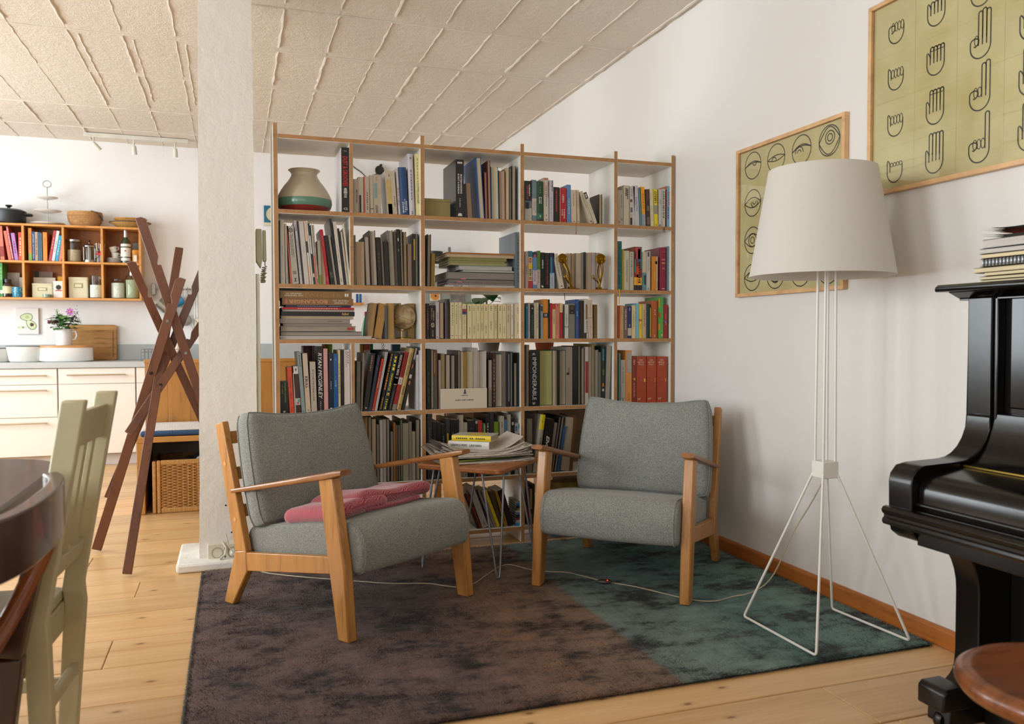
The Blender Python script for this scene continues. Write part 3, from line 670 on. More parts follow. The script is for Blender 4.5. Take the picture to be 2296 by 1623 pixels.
# ---- row 2
A = (615, 640, 6.655)
cell(2, 1, A, [
 (1384, 1470, 262, 60, 'q', '8c6d42', 'tan leaning', dict(pg='94744a')),
 (1474, 1600, 270, 84, 'q', '9a7340', 'ochre leaning', dict(pg='9f7841')),
 (1655, 1690, 300, -2, 's', '4b5054', 'dark grey'),
 (1696, 1792, 264, -2, 'q', '9c7c48', 'tan', dict(pg='9f7f4a')),
 (1800, 1900, 264, -2, 'q', '8d8470', 'grey tan', dict(pg='8d8470', rec=.13)),
 (2000, 2100, 268, -2, 'q', '95753f', 'ochre', dict(pg='95784a', rec=.13)),
])
A = (950, 650, 9.983)
TX = '6a604c'
cell(2, 2, A, [
 (62, 132, 306, -2, 's', '211614', 'black orange-lettered', dict(t=[T('~8', 'b0512c', .55, .55, .36)])),
 (140, 272, 346, -2, 's', '1b1411', 'black ornate', dict(t=[T('~9', 'a9966c', .75, .34, .14, x=.35), T('~8', 'b9ab86', .7, .3, .14, x=.66), T('O', 'b9ab86', .41, .6, .14, hz=1), T('S', 'b9ab86', .41, .3, .08, hz=1), T('~5', '8f7f5c', .17, .2, .24)])),
 (276, 350, 270, -2, 's', 'aea6a6', 'lilac white', dict(t=[T('~5', '3b3736', .63, .18, .24), T('~4', '7b7472', .42, .18, .2), T('~1', 'a3262a', .06, .05, .4)])),
 (354, 454, 282, -2, 'p', '7c201c', 'red and cream', dict(pg='b5a98c')),
 (482, 594, 204, -4, 'h', '2a1d1e', 'dark brown', dict(t=[T('~14', '5b4a44', .45, .7, .1)])),
] + [(x0, x1, 280, 0, 's', 'c6b992', 'cream', dict(t=[T('~9', TX, p_, l_, .2, x=.55), T('~1', '55493a', .09, .03, .3)])) for x0, x1, p_, l_ in ((600, 690, .65, .58), (693, 774, .68, .54), (777, 856, .73, .4))]
 + [(865, 958, 316, 0, 's', 'c9b98e', 'cream flag-marked', dict(r=[(.05, .92, .76, .86, '8f2c46'), (.05, .92, .7, .77, '2c3a7c')], t=[T('~10', TX, .4, .55, .14), T('~2', TX, .92, .05, .2)]))]
 + [(x0, x1, 318, 0, 's', cc, 'cream yellow|'+nn_, dict(t=[T('~3', '5d543f', .88, .14, .24), T('~6', TX, p_, .22, .2), T('~1', '2b261c', p_-.14, .014, .2)])) for nn_, (x0, x1, cc, p_) in zip(('first past', 'second past', 'third past', 'fourth past', 'fifth past', 'sixth past', 'seventh past', 'eighth past', 'ninth past', 'tenth past'), ((980, 1084, 'c9bc93', .24), (1088, 1172, 'c8ba90', .27), (1175, 1266, 'cabb8d', .34), (1269, 1345, 'c6b588', .36), (1348, 1444, 'cbba8b', .27), (1448, 1572, 'c9bd95', .4), (1575, 1650, 'c4b183', .42), (1664, 1762, 'cabc92', .32), (1765, 1848, 'cbbd97', .26), (1853, 1942, 'c2ab8b', .6)))]
 + [(1948, 2014, 282, 0, 's', 'c3bca9', 'white', dict(t=[T('~3', TX, .6, .12, .2), T('~2', TX, .09, .06, .3)])), (2030, 2184, 316, 0, 's', 'c5b898', 'beige', dict(t=[T('~3', TX, .82, .2, .1), T('~8', TX, .32, .34, .1), T('~1', '2b261c', .3, .014, .12)]))])
A = (1170, 650, 10.436)
cell(2, 3, A, [
 (96, 146, 360, -2, 's', '12688c', 'blue', dict(t=[T('~1', 'c8d4d8', .93, .04, .4)])),
 (149, 194, 302, -4, 's', 'a39a95', 'grey', dict(t=[T('~5', '5d5553', .3, .2, .2)])),
 (204, 284, 362, -4, 's', '191814', 'black green-lettered', dict(t=[T('~9', '1c7a4a', .42, .62, .3), T('~1', 'b0b4ac', .92, .06, .3)])),
 (288, 340, 302, -4, 's', 'b1a391', 'beige'),
 (343, 392, 296, -8, 's', 'bdb195', 'cream', dict(t=[T('~9', '4e473c', .6, .6, .24), T('~1', '4e473c', .07, .02, .3)])),
 (396, 440, 362, -4, 's', '1d1f1c', 'black', dict(b=[(.55, .85, '1f3a38')])),
 (443, 498, 340, -4, 's', '7c8994', 'grey blue', dict(r=[(.1, .8, .8, .95, '2c3236')])),
 (502, 614, 218, -8, 's', 'c07a20', 'amber black-banded', dict(b=[(.53, .65, '191512')], r=[(.25, .8, .56, .63, '8c867c')])),
 (618, 656, 226, -8, 's', '1f1b24', 'black'),
 (659, 712, 310, -6, 's', '9c1d1b', 'red'),
 (716, 790, 342, -6, 's', 'c4ac7c', 'tan red-topped', dict(b=[(.86, 1, 'b03a22')], t=[T('~9', '5c503c', .62, .4, .2)])),
 (793, 882, 316, -4, 's', 'b9725a', 'salmon', dict(t=[T('v', '8a1f1c', .95, .3, .03, hz=1, bold=.03), T('~6', '8c5546', .35, .3, .12)])),
 (886, 956, 312, -6, 's', '9c1f1c', 'red cream-topped', dict(b=[(.74, 1, 'd0b585')], t=[T('~4', '8c6c4c', .87, .16, .2)])),
 (960, 1000, 372, -4, 's', '2d3a3a', 'dark teal'),
 (1003, 1092, 340, -6, 's', 'bbb5ac', 'white grey-striped', dict(b=[(.32, .36, '8c867e')], t=[T('~6', '77716a', .58, .3, .2)])),
 (1098, 1246, 320, -6, 's', '6f6b62', 'speckled grey black-labelled', dict(r=[(.08, .95, .7, .95, '201b18')], t=[T('~3', '9a7c5a', .9, .02, .6), T('~3', '9a7c5a', .85, .02, .6), T('~2', '9a7c5a', .75, .02, .5)])),
 (1256, 1334, 222, -6, 's', '1f4a86', 'royal blue', dict(t=[T('~8', '8a3a5a', .3, .4, .24), T('~4', '9fb4cc', .64, .14, .2), T('L', 'c8d4dc', .92, .2, .04, hz=1)])),
 (1338, 1450, 256, -8, 's', '1b1915', 'black red-printed', dict(t=[T('~9', '8c3322', .66, .56, .1)])),
 (1456, 1552, 210, -6, 's', 'b8b2a8', 'white brown-lettered', dict(r=[(.4, .85, .48, .86, '7c5c38'), (0, .6, 0, .14, '1d1a17')], t=[T('~7', '4a453e', .3, .34, .3, x=.7)])),
 (1558, 1668, 232, -10, 's', 'bda793', 'pinkish cream', dict(b=[(.525, .535, '6c4436')], t=[T('~7', '7d6a5c', .75, .3, .14), T('~7', '7d6a5c', .28, .34, .14)])),
 (1676, 1764, 346, -4, 's', '6c4c14', 'dark ochre', dict(r=[(.9, 1, 0, 1, '1c150c'), (0, .15, 0, 1, '2c240f')])),
])
A = (1375, 650, 6.126)
cell(2, 4, A, [
 (64, 88, 216, -2, 's', 'b8431f', 'orange red'), (91, 140, 212, -2, 's', 'bb9a64', 'tan', dict(t=[T('~4', '6a5536', .8, .16, .2), T('~4', '6a5536', .2, .16, .2)])),
 (143, 194, 222, -2, 's', '6d5653', 'mauve brown', dict(t=[T('~10', 'b5a7a2', .6, .66, .36)])),
 (197, 249, 222, -2, 's', '20265c', 'navy cream-labelled', dict(b=[(.08, .32, 'b3a68e')], t=[T('~3', 'b9b4b0', .9, .1, .3), T('~2', 'b9b4b0', .4, .08, .3)])),
 (252, 306, 214, -2, 's', 'c9b98a', 'cream', dict(t=[T('~8', '6e6248', .6, .5, .2)])),
 (309, 349, 182, -4, 's', '74aac4', 'sky blue'),
 (352, 391, 196, -2, 's', 'd0b62a', 'yellow red-banded', dict(b=[(.5, .56, 'b05a3a')], t=[T('~4', '5a5420', .35, .16, .2)])),
 (394, 450, 194, -4, 's', 'c0a07c', 'pinkish tan', dict(r=[(.78, 1, 0, 1, '9f948a')], t=[T('~8', '6e5c46', .6, .5, .2)])),
 (453, 490, 192, -2, 's', '10382c', 'dark green'),
 (493, 521, 228, -2, 's', '1c1a10', 'black yellow-striped', dict(r=[(.3, .7, .04, .96, 'c8ae1c')])),
 (525, 612, 148, -2, 'h', 'a64f1e', 'rust orange', dict(t=[T('~3', 'd8b08a', .7, .16, .14), T('~2', 'e0c0a0', .07, .06, .16), T('~1', 'd8b08a', .95, .02, .1)])),
 (618, 686, 96, -4, 's', '4f9a3e', 'bright green orange-blotched', dict(r=[(0, .3, .2, .35, 'd97a2c'), (0, .35, .5, .62, 'b8341c'), (0, .25, .75, .95, 'd98a3c'), (.55, .85, .05, .1, 'd8a070')])),
 (689, 746, 206, -2, 's', '8f1f24', 'crimson', dict(r=[(.2, .7, .46, .54, '3c5ca0')], t=[T('~5', 'c88a86', .65, .16, .2), T('~3', 'c8a07a', .46, .12, .24)])),
 (749, 780, 238, -4, 's', '1c6a24', 'green white-lettered', dict(t=[T('~9', 'b8d0b8', .6, .8, .4)])),
])
# ---- row 3
cell(3, 4, A, [
 (76, 100, 872, -2, 's', '5d7c76', 'grey green'), (104, 166, 962, -2, 's', 'a59b8e', 'grey', dict(t=[T('~9', '6b635a', .66, .4, .2), T('~2', '3a342e', .1, .08, .24)])),
 (168, 256, 832, -4, 's', 'c9823c', 'orange grey-labelled', dict(r=[(.25, .98, .58, .96, '9f978c')], t=[T('~4', '8a5a28', .12, .14, .2)])),
 (259, 316, 912, -2, 's', '7c2a16', 'russet gilt-marked', dict(r=[(.3, .8, .49, .53, 'c09a3a')], t=[T('~9', 'b98a74', .28, .3, .3), T('~3', 'b98a74', .88, .12, .5)])),
] + [(x0, x1, 916, -2, 's', 'a03a16', 'brick red volume numbered '+nn, dict(t=[T('DER\nBROCK\nHAUS', 'dcc3b2', .875, .62, .13, hz=1, x=.46), T('~6', 'c89a84', .772, .004, .6), T(nm_, 'd9a33a', .485, .16, .075, hz=1, x=.84), T('~4', 'd0a890', .485, .006, .3, x=.5), T('W', 'd8c4b4', .08, .36, .05, hz=1, x=.3, sh=.3)])) for x0, x1, nm_, nn in ((319, 456, '1', 'one'), (460, 596, '2', 'two'), (600, 740, '3', 'three'))])
A = (610, 760, 9.274)
cell(3, 0, A, [
 (166, 356, 890, -16, 's', '151611', 'short black green-lettered', dict(t=[T('Fotografie International', 'a3ac3a', .66, .6, .2, x=.66), T('~7', '7d8a3a', .78, .3, .12, x=.34), T('~2', 'c9c6bd', .07, .06, .24)])),
 (368, 466, 592, -56, 's', 'bf4326', 'coral red', dict(t=[T('~7', '5a1c14', .68, .22, .16), T('~5', '3a1410', .4, .16, .18), T('~4', '5a1c14', .1, .1, .14)])),
 (469, 502, 702, -38, 's', '9a9284', 'grey'),
 (506, 610, 572, -68, 's', '3b221c', 'brown and white art', dict(b=[(.84, 1, 'c4beb4'), (.18, .32, 'b3a5a0')], r=[(.5, .9, .24, .3, '4a8a6a'), (.3, .7, .2, .24, 'a03a44')], t=[T('~3', '25211d', .93, .06, .3)])),
 (618, 700, 272, -98, 's', '7c8a88', 'grey blue', dict(t=[T('~6', '3c4644', .86, .2, .24), T('X', '2c3432', .03, .4, .025, hz=1)])),
 (704, 812, 300, -76, 's', 'b8a48f', 'beige black-lettered', dict(t=[T('KRULL', '1b1815', .515, .2, .56, bold=.015), T('~2', '8a7a6a', .05, .03, .5)])),
 (818, 946, 476, -38, 's', 'a7998a', 'short beige', dict(t=[T('~12', '4e463e', .55, .62, .14)])),
 (956, 1080, 166, -24, 's', '19130f', 'black large white-lettered', dict(t=[T('RYAN MCGINLEY', 'd8d3ca', .56, .7, .66, sh=.25), T('~6', 'a8a298', .1, .16, .16)])),
 (1084, 1176, 202, -20, 's', 'bd8a88', 'pink', dict(t=[T('~7', 'd0a09c', .82, .28, .3), T('~4', 'd0a09c', .2, .1, .2)])),
 (1180, 1280, 308, -6, 's', '10182a', 'midnight navy', dict(t=[T('1', 'cfd2d6', .9, .2, .03, hz=1), T('~5', 'b8bcc4', .47, .14, .2), T('~1', 'cfd2d6', .075, .02, .4)])),
 (1284, 1378, 306, -6, 's', '0f4f86', 'cobalt blue', dict(t=[T('2', 'a9c0d2', .9, .2, .03, hz=1), T('~4', 'a9c0d2', .5, .12, .18), T('~1', 'cfd6de', .075, .02, .4)])),
 (1382, 1426, 232, -6, 's', 'c4ae80', 'cream', dict(t=[T('~10', '8a7450', .55, .5, .4)])),
 (1430, 1502, 236, -6, 's', '14120e', 'plain black'),
 (1505, 1626, 224, -4, 's', 'bcafaa', 'pale pink ragged', dict(t=[T('~5', '6c625e', .88, .2, .24, x=.7), T('~8', '8a807b', .85, .26, .16, x=.35)])),
])
A = (790, 760, 9.547)
cell(3, 1, A, [
 (76, 166, 482, 14, 'q', '5c564c', 'dark grey', dict(pg='776f63')),
 (172, 216, 300, 46, 'q', '7d7568', 'grey leaning', dict(pg='877e70')),
 (222, 330, 306, 166, 's', '15130f', 'black red-printed leaning', dict(t=[T('~8', '9a2a24', .82, .32, .16, x=.6), T('~7', 'b0a89c', .83, .28, .12, x=.35), T('~1', 'c8c4bc', .06, .03, .4)], sp='15130f')),
 (334, 404, 346, 206, 's', '17293a', 'navy leaning', dict(t=[T('~7', '6a2a54', .8, .34, .36, u=1)])),
 (408, 468, 426, 214, 's', 'a02d16', 'vermilion leaning', dict(t=[T('~9', 'd8b4a8', .6, .32, .2, u=1), T('K', 'e0d0c8', .03, .3, .02, hz=1)])),
 (472, 526, 282, 240, 's', 'a49f9e', 'pale grey leaning', dict(t=[T('~5', '6b6766', .9, .2, .2)])),
 (560, 626, 254, 272, 's', '15120d', 'black orange-lettered leaning', dict(t=[T('~9', 'c07c22', .76, .4, .4, u=1), T('~5', 'c9691f', .46, .22, .6, u=1), T('~6', 'c07c22', .13, .2, .4, u=1)])),
 (634, 738, 324, 258, 's', '17181a', 'black yellow-lettered leaning', dict(r=[(0, .22, 0, 1, '264a5a')], t=[T('STUMPTOWN', 'd8c028', .5, .3, .42, u=1, bold=.02), T('~4', 'd8c028', .85, .28, .5, u=1), T('~2', 'd0b92a', .29, .05, .6, u=1), T('~5', 'c8b02a', .12, .2, .4, u=1)])),
 (752, 830, 284, 270, 's', '131211', 'black white-lettered leaning', dict(b=[(.44, .56, 'b0aaa2'), (.45, .55, 'b5afa6')], t=[T('DER PROCESS', 'd8d2c8', .78, .34, .6, u=1), T('~10', '8f897f', .18, .3, .14, u=1)])),
 (836, 926, 280, 284, 's', '8c1c18', 'red black-lettered leaning', dict(b=[(.44, .56, 'b3ada4'), (0, .1, '77716a')], t=[T('DAS SCHLOSS', '3c100e', .78, .36, .6, u=1), T('~2', '6b665e', .5, .08, .3, u=1)])),
 (930, 1036, 204, 300, 'h', 'a98d52', 'gold leaning', dict(t=[T('POSTER DESIGN', '5a4622', .74, .36, .5, u=1), T('~5', '6b5228', .32, .14, .4, u=1), T('~3', '6b5228', .06, .08, .4, u=1)])),
 (1050, 1118, 172, 292, 's', '1d1b18', 'black picture-edged leaning', dict(r=[(.2, .8, .8, .98, '8c8880'), (.3, .7, .66, .72, 'a05030'), (.1, .9, .5, .56, 'b0aca4'), (.4, .9, .4, .46, 'a86040')])),
 (1366, 1422, 340, 0, 's', 'b4b0b2', 'white', dict(t=[T('~2', '77736f', .92, .06, .2), T('~1', '33302e', .05, .01, .3)])),
 (1428, 1512, 246, 0, 's', 'b5b1b8', 'lilac white', dict(t=[T('~2', '77737a', .94, .06, .14), T('~3', '77737a', .5, .08, .14), T('~3', '77737a', .08, .08, .14)])),
])
A = (950, 765, 9.983)
cell(3, 2, A, [
 (72, 156, 172, -2, 's', '17160f', 'black green', dict(t=[T('~4', '3c5a2a', .4, .6, .2)])),
 (160, 236, 190, -2, 'p', '161512', 'grey black-boarded', dict(pg='a8998a')),
 (240, 308, 192, -2, 's', '5c3a28', 'brown teal-striped', dict(r=[(0, .3, 0, .55, '1f6a72'), (0, .25, .6, .95, '9a8a4a')])),
 (334, 388, 424, -2, 'q', '9a9188', 'short grey', dict(pg='9f958a')),
 (392, 476, 282, -2, 'q', '7f6a4c', 'tan', dict(pg='86704f')),
 (486, 602, 300, -2, 'p', '1b1410', 'beige black-boarded', dict(pg='a29080')),
 (606, 708, 312, -2, 'p', '1d1712', 'grey black-boarded', dict(pg='8e8178')),
 (712, 760, 306, -2, 's', '201b14', 'black'),
 (764, 828, 208, -2, 'p', '2a261d', 'taller grey dark-boarded', dict(pg='a3957f')),
 (832, 892, 240, -2, 'q', 'a2988b', 'pale grey', dict(pg='a89d8c')),
 (895, 962, 252, -2, 's', '8a6a24', 'gold'),
 (966, 1104, 240, -2, 'q', 'a99e86', 'cream', dict(pg='ada287')),
 (1108, 1216, 152, -2, 'q', 'b3aaa0', 'tall white', dict(pg='a39a90')),
 (1220, 1408, 216, -2, 'p', 'b5aaa0', 'white-boarded red-footed', dict(pg='a59c92')),
 (1440, 1542, 412, -2, 'p', '15120f', 'short black-boarded', dict(pg='9c8f84')),
 (1546, 1606, 262, -2, 's', '3a1a16', 'dark red speckled', dict(t=[T('~12', '8c7a5a', .5, .8, .4)])),
 (1610, 1758, 288, -2, 'p', '3a6a5a', 'pale teal-boarded', dict(pg='a59a8c')),
 (1762, 1836, 242, -2, 's', '6a5c52', 'brown grey'),
 (1840, 1932, 232, -2, 's', '1f1a22', 'black violet', dict(r=[(.55, .95, .1, .95, '5d5a6c')])),
 (1936, 1994, 240, -2, 'p', '1a2226', 'grey black-boarded', dict(pg='8f8777')),
 (2014, 2090, 484, -2, 'p', '151412', 'short dark', dict(pg='8f857a')),
 (2100, 2140, 260, -2, 's', '1d1a14', 'black'),
])
A = (1170, 765, 10.145)
cell(3, 3, A, [
 (108, 172, 82, -2, 'q', '8f8779', 'grey', dict(pg='938b7c')),
 (182, 398, 226, -2, 's', '0d0c0b', 'black single-word', dict(t=[T('\u00ab IMPONDERABLE \u00bb', 'c4beb4', .5, .94, .42)], rec=.012)),
 (404, 702, 212, -6, 'p', '5c6a26', 'olive', dict(pg='94905c')),
 (706, 756, 216, -2, 'q', 'b0a094', 'pinkish', dict(pg='b0a094')),
 (759, 802, 216, -2, 'q', '9c8a6c', 'tan', dict(pg='9c8a6c')),
 (806, 850, 200, -2, 's', '0f0e0c', 'black'),
 (854, 1002, 212, -8, 'p', '1a4a40', 'beige green-boarded', dict(pg='958470')),
 (1006, 1152, 132, -4, 's', '85796a', 'taupe black-marked', dict(t=[T('L', '1c1714', .58, .12, .4, x=.3, bold=.03, u=1)])),
 (1156, 1276, 122, -6, 's', '0e0d0c', 'tall black'),
 (1280, 1336, 108, -4, 'p', '3a3414', 'beige olive-boarded', dict(pg='9c8e7a')),
 (1346, 1428, 150, -2, 'p', '1c1510', 'beige black-boarded', dict(pg='98897a')),
 (1446, 1510, 132, -2, 's', 'b0aaa2', 'white red-middled', dict(b=[(.2, .75, '8c2412')])),
 (1513, 1576, 132, -2, 'q', 'a39a8e', 'pale grey', dict(pg='a0968a')),
 (1580, 1652, 60, -2, 'p', '7c6220', 'tall gold-boarded', dict(pg='958a76')),
 (1655, 1742, 192, -2, 'p', '4a6470', 'grey blue-boarded', dict(pg='948a7c')),
 (1746, 1806, 248, -2, 'q', '7a7060', 'dark grey', dict(pg='7a7060')),
 (1810, 1880, 112, -2, 's', '1c2418', 'black jungle-pictured', dict(r=[(.3, .9, .75, .95, '1a6a80'), (.3, .8, .3, .36, 'b8741c'), (.2, .9, .22, .26, 'a8a49a'), (.4, .9, .5, .6, '5a6a34')])),
 (1888, 1990, 112, 44, 's', '8f8a7c', 'pale grey leaning'),
])
# ---- row 4
A = (800, 915, 9.018)
cell(4, 1, A, [
 (150, 226, 176, 0, 'p', '7c5a24', 'tan', dict(pg='7f6846')),
 (232, 306, 172, 0, 'p', '1c150d', 'tan black-boarded', dict(pg='8c7858')),
 (312, 392, 222, 0, 'q', '8f7a64', 'brown', dict(pg='947e66')),
 (398, 464, 322, -4, 'p', '16120e', 'grey black-boarded', dict(pg='8a7d6a')),
 (470, 530, 242, 2, 'q', '9a948e', 'white', dict(pg='a09a94')),
 (534, 598, 232, 2, 'q', '8f8578', 'beige', dict(pg='958a7c')),
 (601, 672, 216, 2, 'p', '13110e', 'beige black-boarded', dict(pg='8c8072')),
 (678, 748, 468, 0, 'p', '14110e', 'short grey black-boarded', dict(pg='8a7c70')),
 (752, 790, 300, 0, 's', '84541f', 'orange brown'),
 (794, 838, 336, 0, 'p', '14120f', 'grey black-boarded', dict(pg='857a6c')),
 (841, 884, 336, 0, 'p', '14120f', 'grey black-boarded', dict(pg='857a6c')),
 (888, 928, 232, 0, 'p', '1c3a30', 'tall green-boarded', dict(pg='8f8674')),
 (932, 1052, 310, 0, 'q', '857d6c', 'grey olive', dict(pg='8a826e')),
 (1056, 1116, 280, 0, 'q', '7f766a', 'dark grey', dict(pg='7f766a')),
 (1120, 1188, 476, 0, 'q', '8f8472', 'short beige', dict(pg='958a76')),
 (1192, 1282, 236, 0, 'p', '17130f', 'beige black-boarded', dict(pg='8c8070')),
])
A = (950, 915, 9.983)
cell(4, 2, A, [
 (84, 200, 132, 0, 's', '2c2822', 'charcoal', dict(t=[T('~12', '77706a', .55, .5, .16)])),
 (204, 300, 312, 0, 's', '14110e', 'black', dict(t=[T('~7', '6c665e', .7, .2, .14), T('S', '8f8a80', .06, .4, .05, hz=1)])),
 (304, 396, 322, 0, 's', '161210', 'black coral-lettered', dict(t=[T('The N', 'a86a5c', .6, .16, .5, hz=0), T('O', '8f8a80', .06, .4, .05, hz=1)])),
 (400, 496, 362, 0, 's', '14130f', 'black blue-lettered', dict(t=[T('~9', '6a7c9a', .6, .4, .24)])),
 (500, 590, 242, 0, 's', '2c2e28', 'charcoal yellow-striped', dict(r=[(.3, .65, .3, .76, 'b08a1c')])),
 (598, 790, 262, 0, 's', '131110', 'black white-titled', dict(t=[T('LA PHOTO', '9c968c', .68, .22, .14, x=.35), T('LES MOTS', '9c968c', .65, .22, .14, x=.68)])),
 (794, 892, 152, 0, 'q', '9f9484', 'cream', dict(pg='a39886')),
 (898, 980, 326, 0, 's', '938a76', 'beige', dict(t=[T('~1', '35302a', .06, .05, .3)])),
 (986, 1156, 282, 0, 's', '12130f', 'black', dict(t=[T('~2', '77746c', .86, .012, .4)])),
 (1160, 1210, 262, 0, 's', '1c1a18', 'black white-tipped', dict(b=[(.93, .98, '8f8a82')])),
 (1215, 1314, 286, 0, 's', '9a2411', 'red'),
 (1322, 1386, 346, 0, 's', '1d5a58', 'teal yellow-striped', dict(r=[(.5, .95, .5, .98, '8c8a24')])),
 (1392, 1482, 152, 0, 's', '16130f', 'black large-lettered', dict(t=[T('~9', '9c968c', .68, .4, .34)])),
 (1486, 1572, 132, 0, 's', '262023', 'charcoal'),
 (1576, 1682, 316, 0, 's', '5d7416', 'green', dict(t=[T('~7', '9fb07a', .72, .24, .2, x=.65)])),
 (1704, 1806, 182, 0, 's', '98907f', 'cream', dict(t=[T('~3', '5a5348', .86, .1, .24)])),
 (1810, 1876, 266, 0, 's', '3c5f7c', 'blue'),
 (1880, 1952, 148, 0, 's', '8f8778', 'grey'),
 (1956, 2036, 222, 0, 's', '12120f', 'black white-circled', dict(t=[T('O', 'b0aca4', .9, .6, .06, hz=1, bold=.1), T('POLAROID', '8f8b84', .55, .26, .36)])),
 (2040, 2176, 346, 0, 's', '8a8684', 'multicoloured dotted', dict(r=[(.1, .4, .85, .95, '2a5a6a'), (.6, .9, .9, .98, '1f6a7a'), (.2, .5, .6, .7, '8c3a3a'), (.55, .8, .5, .62, '9a4a5a'), (.1, .3, .4, .5, '2c4a7a'), (.5, .9, .72, .8, '3a3638'), (.2, .45, .2, .3, '7a2c34'), (.6, .85, .25, .35, '2c4a6a')])),
])
A = (1170, 900, 9.014)
cell(4, 3, A, [
 (108, 214, 352, 4, 'q', '6d6558', 'dark grey', dict(pg='756c5e')),
 (218, 332, 270, 156, 'h', '9a9084', 'beige yellow-topped leaning', dict(b=[(.74, 1, 'c8b60c')], t=[T('~10', '3f3a33', .4, .44, .16, x=.6), T('Y', '3c3a14', .87, .3, .05, hz=1)])),
 (340, 520, 356, 140, 's', '100f10', 'black white-script leaning', dict(t=[T('Elvis', 'c8c4bc', .55, .26, .4, sh=.3, bold=.02)])),
 (526, 588, 432, 134, 's', '6a5c54', 'brown grey leaning', dict(t=[T('~6', '7a2c24', .5, .3, .2)])),
 (592, 642, 312, 158, 'p', '14110e', 'beige black-boarded leaning', dict(pg='8a7c6a')),
 (646, 702, 312, 160, 'p', '15120f', 'grey black-boarded leaning', dict(pg='8f8678')),
 (706, 760, 502, 142, 's', '2a4a6c', 'blue leaning'),
 (766, 960, 324, 118, 'q', '8c806c', 'beige leaning', dict(pg='938672')),
 (964, 1022, 304, 92, 's', '5c3a1c', 'brown leaning'),
])
# ---- row 5
A = (1010, 1060, 7.917)
cell(5, 2, A, [
 (478, 526, 372, -250, 's', '3a1c18', 'dark red leaning'),
 (530, 566, 372, -256, 's', '7c2a16', 'russet leaning'),
 (574, 692, 286, -256, 's', '9c948a', 'white leaning', dict(t=[T('~3', '3a352f', .12, .1, .14)])),
 (696, 732, 300, -250, 's', '1f1b16', 'black leaning'),
 (736, 772, 306, -256, 's', '857d74', 'grey leaning'),
 (776, 828, 322, -232, 's', '7d7064', 'taupe leaning'),
 (832, 890, 312, -244, 's', 'c8ac12', 'bright yellow leaning'),
 (894, 956, 330, -220, 's', '4a3420', 'brown leaning'),
 (960, 1026, 324, -172, 's', '8f6a1c', 'ochre leaning', dict(t=[T('~7', '3f2c10', .4, .5, .3)])),
 (1032, 1150, 312, -206, 's', '1a110e', 'black brown leaning'),
])
A = (1010, 1060, 7.917)
cell(5, 3, A, [
 (1364, 1410, 262, 0, 's', '5c1a16', 'dark red'), (1414, 1450, 292, 0, 's', '8c7040', 'tan black-banded', dict(b=[(.3, .44, '17120d')])),
 (1454, 1500, 200, 0, 's', '2a2214', 'dark brown'),
])
label_books()
# ================================================================ flat stacks and ornaments on the shelf
def flat_book(org, x0, x1, y0, y1, z0, mode, cov, label, rec=.02, D=.2, pg='c4b7a0', t=(), group=None, yaw=0, zt=None, cat='book'):
    ox, oy, s = org; Y = SY+rec
    a = onY(ox+x0/s, oy+y1/s, Y); b_ = onY(ox+x1/s, oy+y0/s, Y); w = b_.x-a.x; xm = ox+(x0+x1)/2/s; h = zt if zt else onY(xm, oy+y0/s, Y).z-onY(xm, oy+y1/s, Y).z
    tt = .0022 if h > .012 else .0008; back = mode in 'pq'
    b = MB(); b.box(0, w, 0, D, 0, tt).box(0, w, 0, D, h-tt, h)
    if back: b.box(0, w, D-tt, D, tt, h-tt)
    else: b.box(0, w, -.0004, tt, .0002, h-.0002)
    o = b.build('book' if cat == 'book' else cat.replace(' ', '_'), M(cov, .4, .06, 14)); place(o, Vector((a.x, Y, z0)), yaw)
    p = MB(); p.box(.003, w-.003, .003 if back else tt, D-tt if back else D-.003, tt, h-tt); p.build('pages', M(pg, .85, .13, 260, stretch=(.02, .02, 1)), o)
    for (s_, c, fx, fl, fh, flip, bold) in t:
        m = M(c, .5, .02)
        if s_[0] == '~':
            q = MB(); n = int(s_[1:]); random.seed(n); st = w*fl/n
            for k in range(n):
                xx = w*(fx-fl/2)+st*k; hh = h*fh/2; q._add([(xx, -.001, h/2-hh), (xx+st*.7, -.001, h/2-hh), (xx+st*.7, -.001, h/2+hh), (xx, -.001, h/2+hh)], [(0, 1, 2, 3)])
            q.build('lettering', m, o)
        else:
            sgn = -1 if flip else 1
            text(o, s_, w*fl, h*fh, frame((w*fx, -.0012, h/2), (sgn, 0, 0), (0, 0, sgn)), m, bold)
    tag(o, label, cat, group); return o, z0+h+.0008
G2 = 'books lying in a stack on third shelf by pillar'
A = (615, 640, 6.655); z = ROWS[3]+.0008
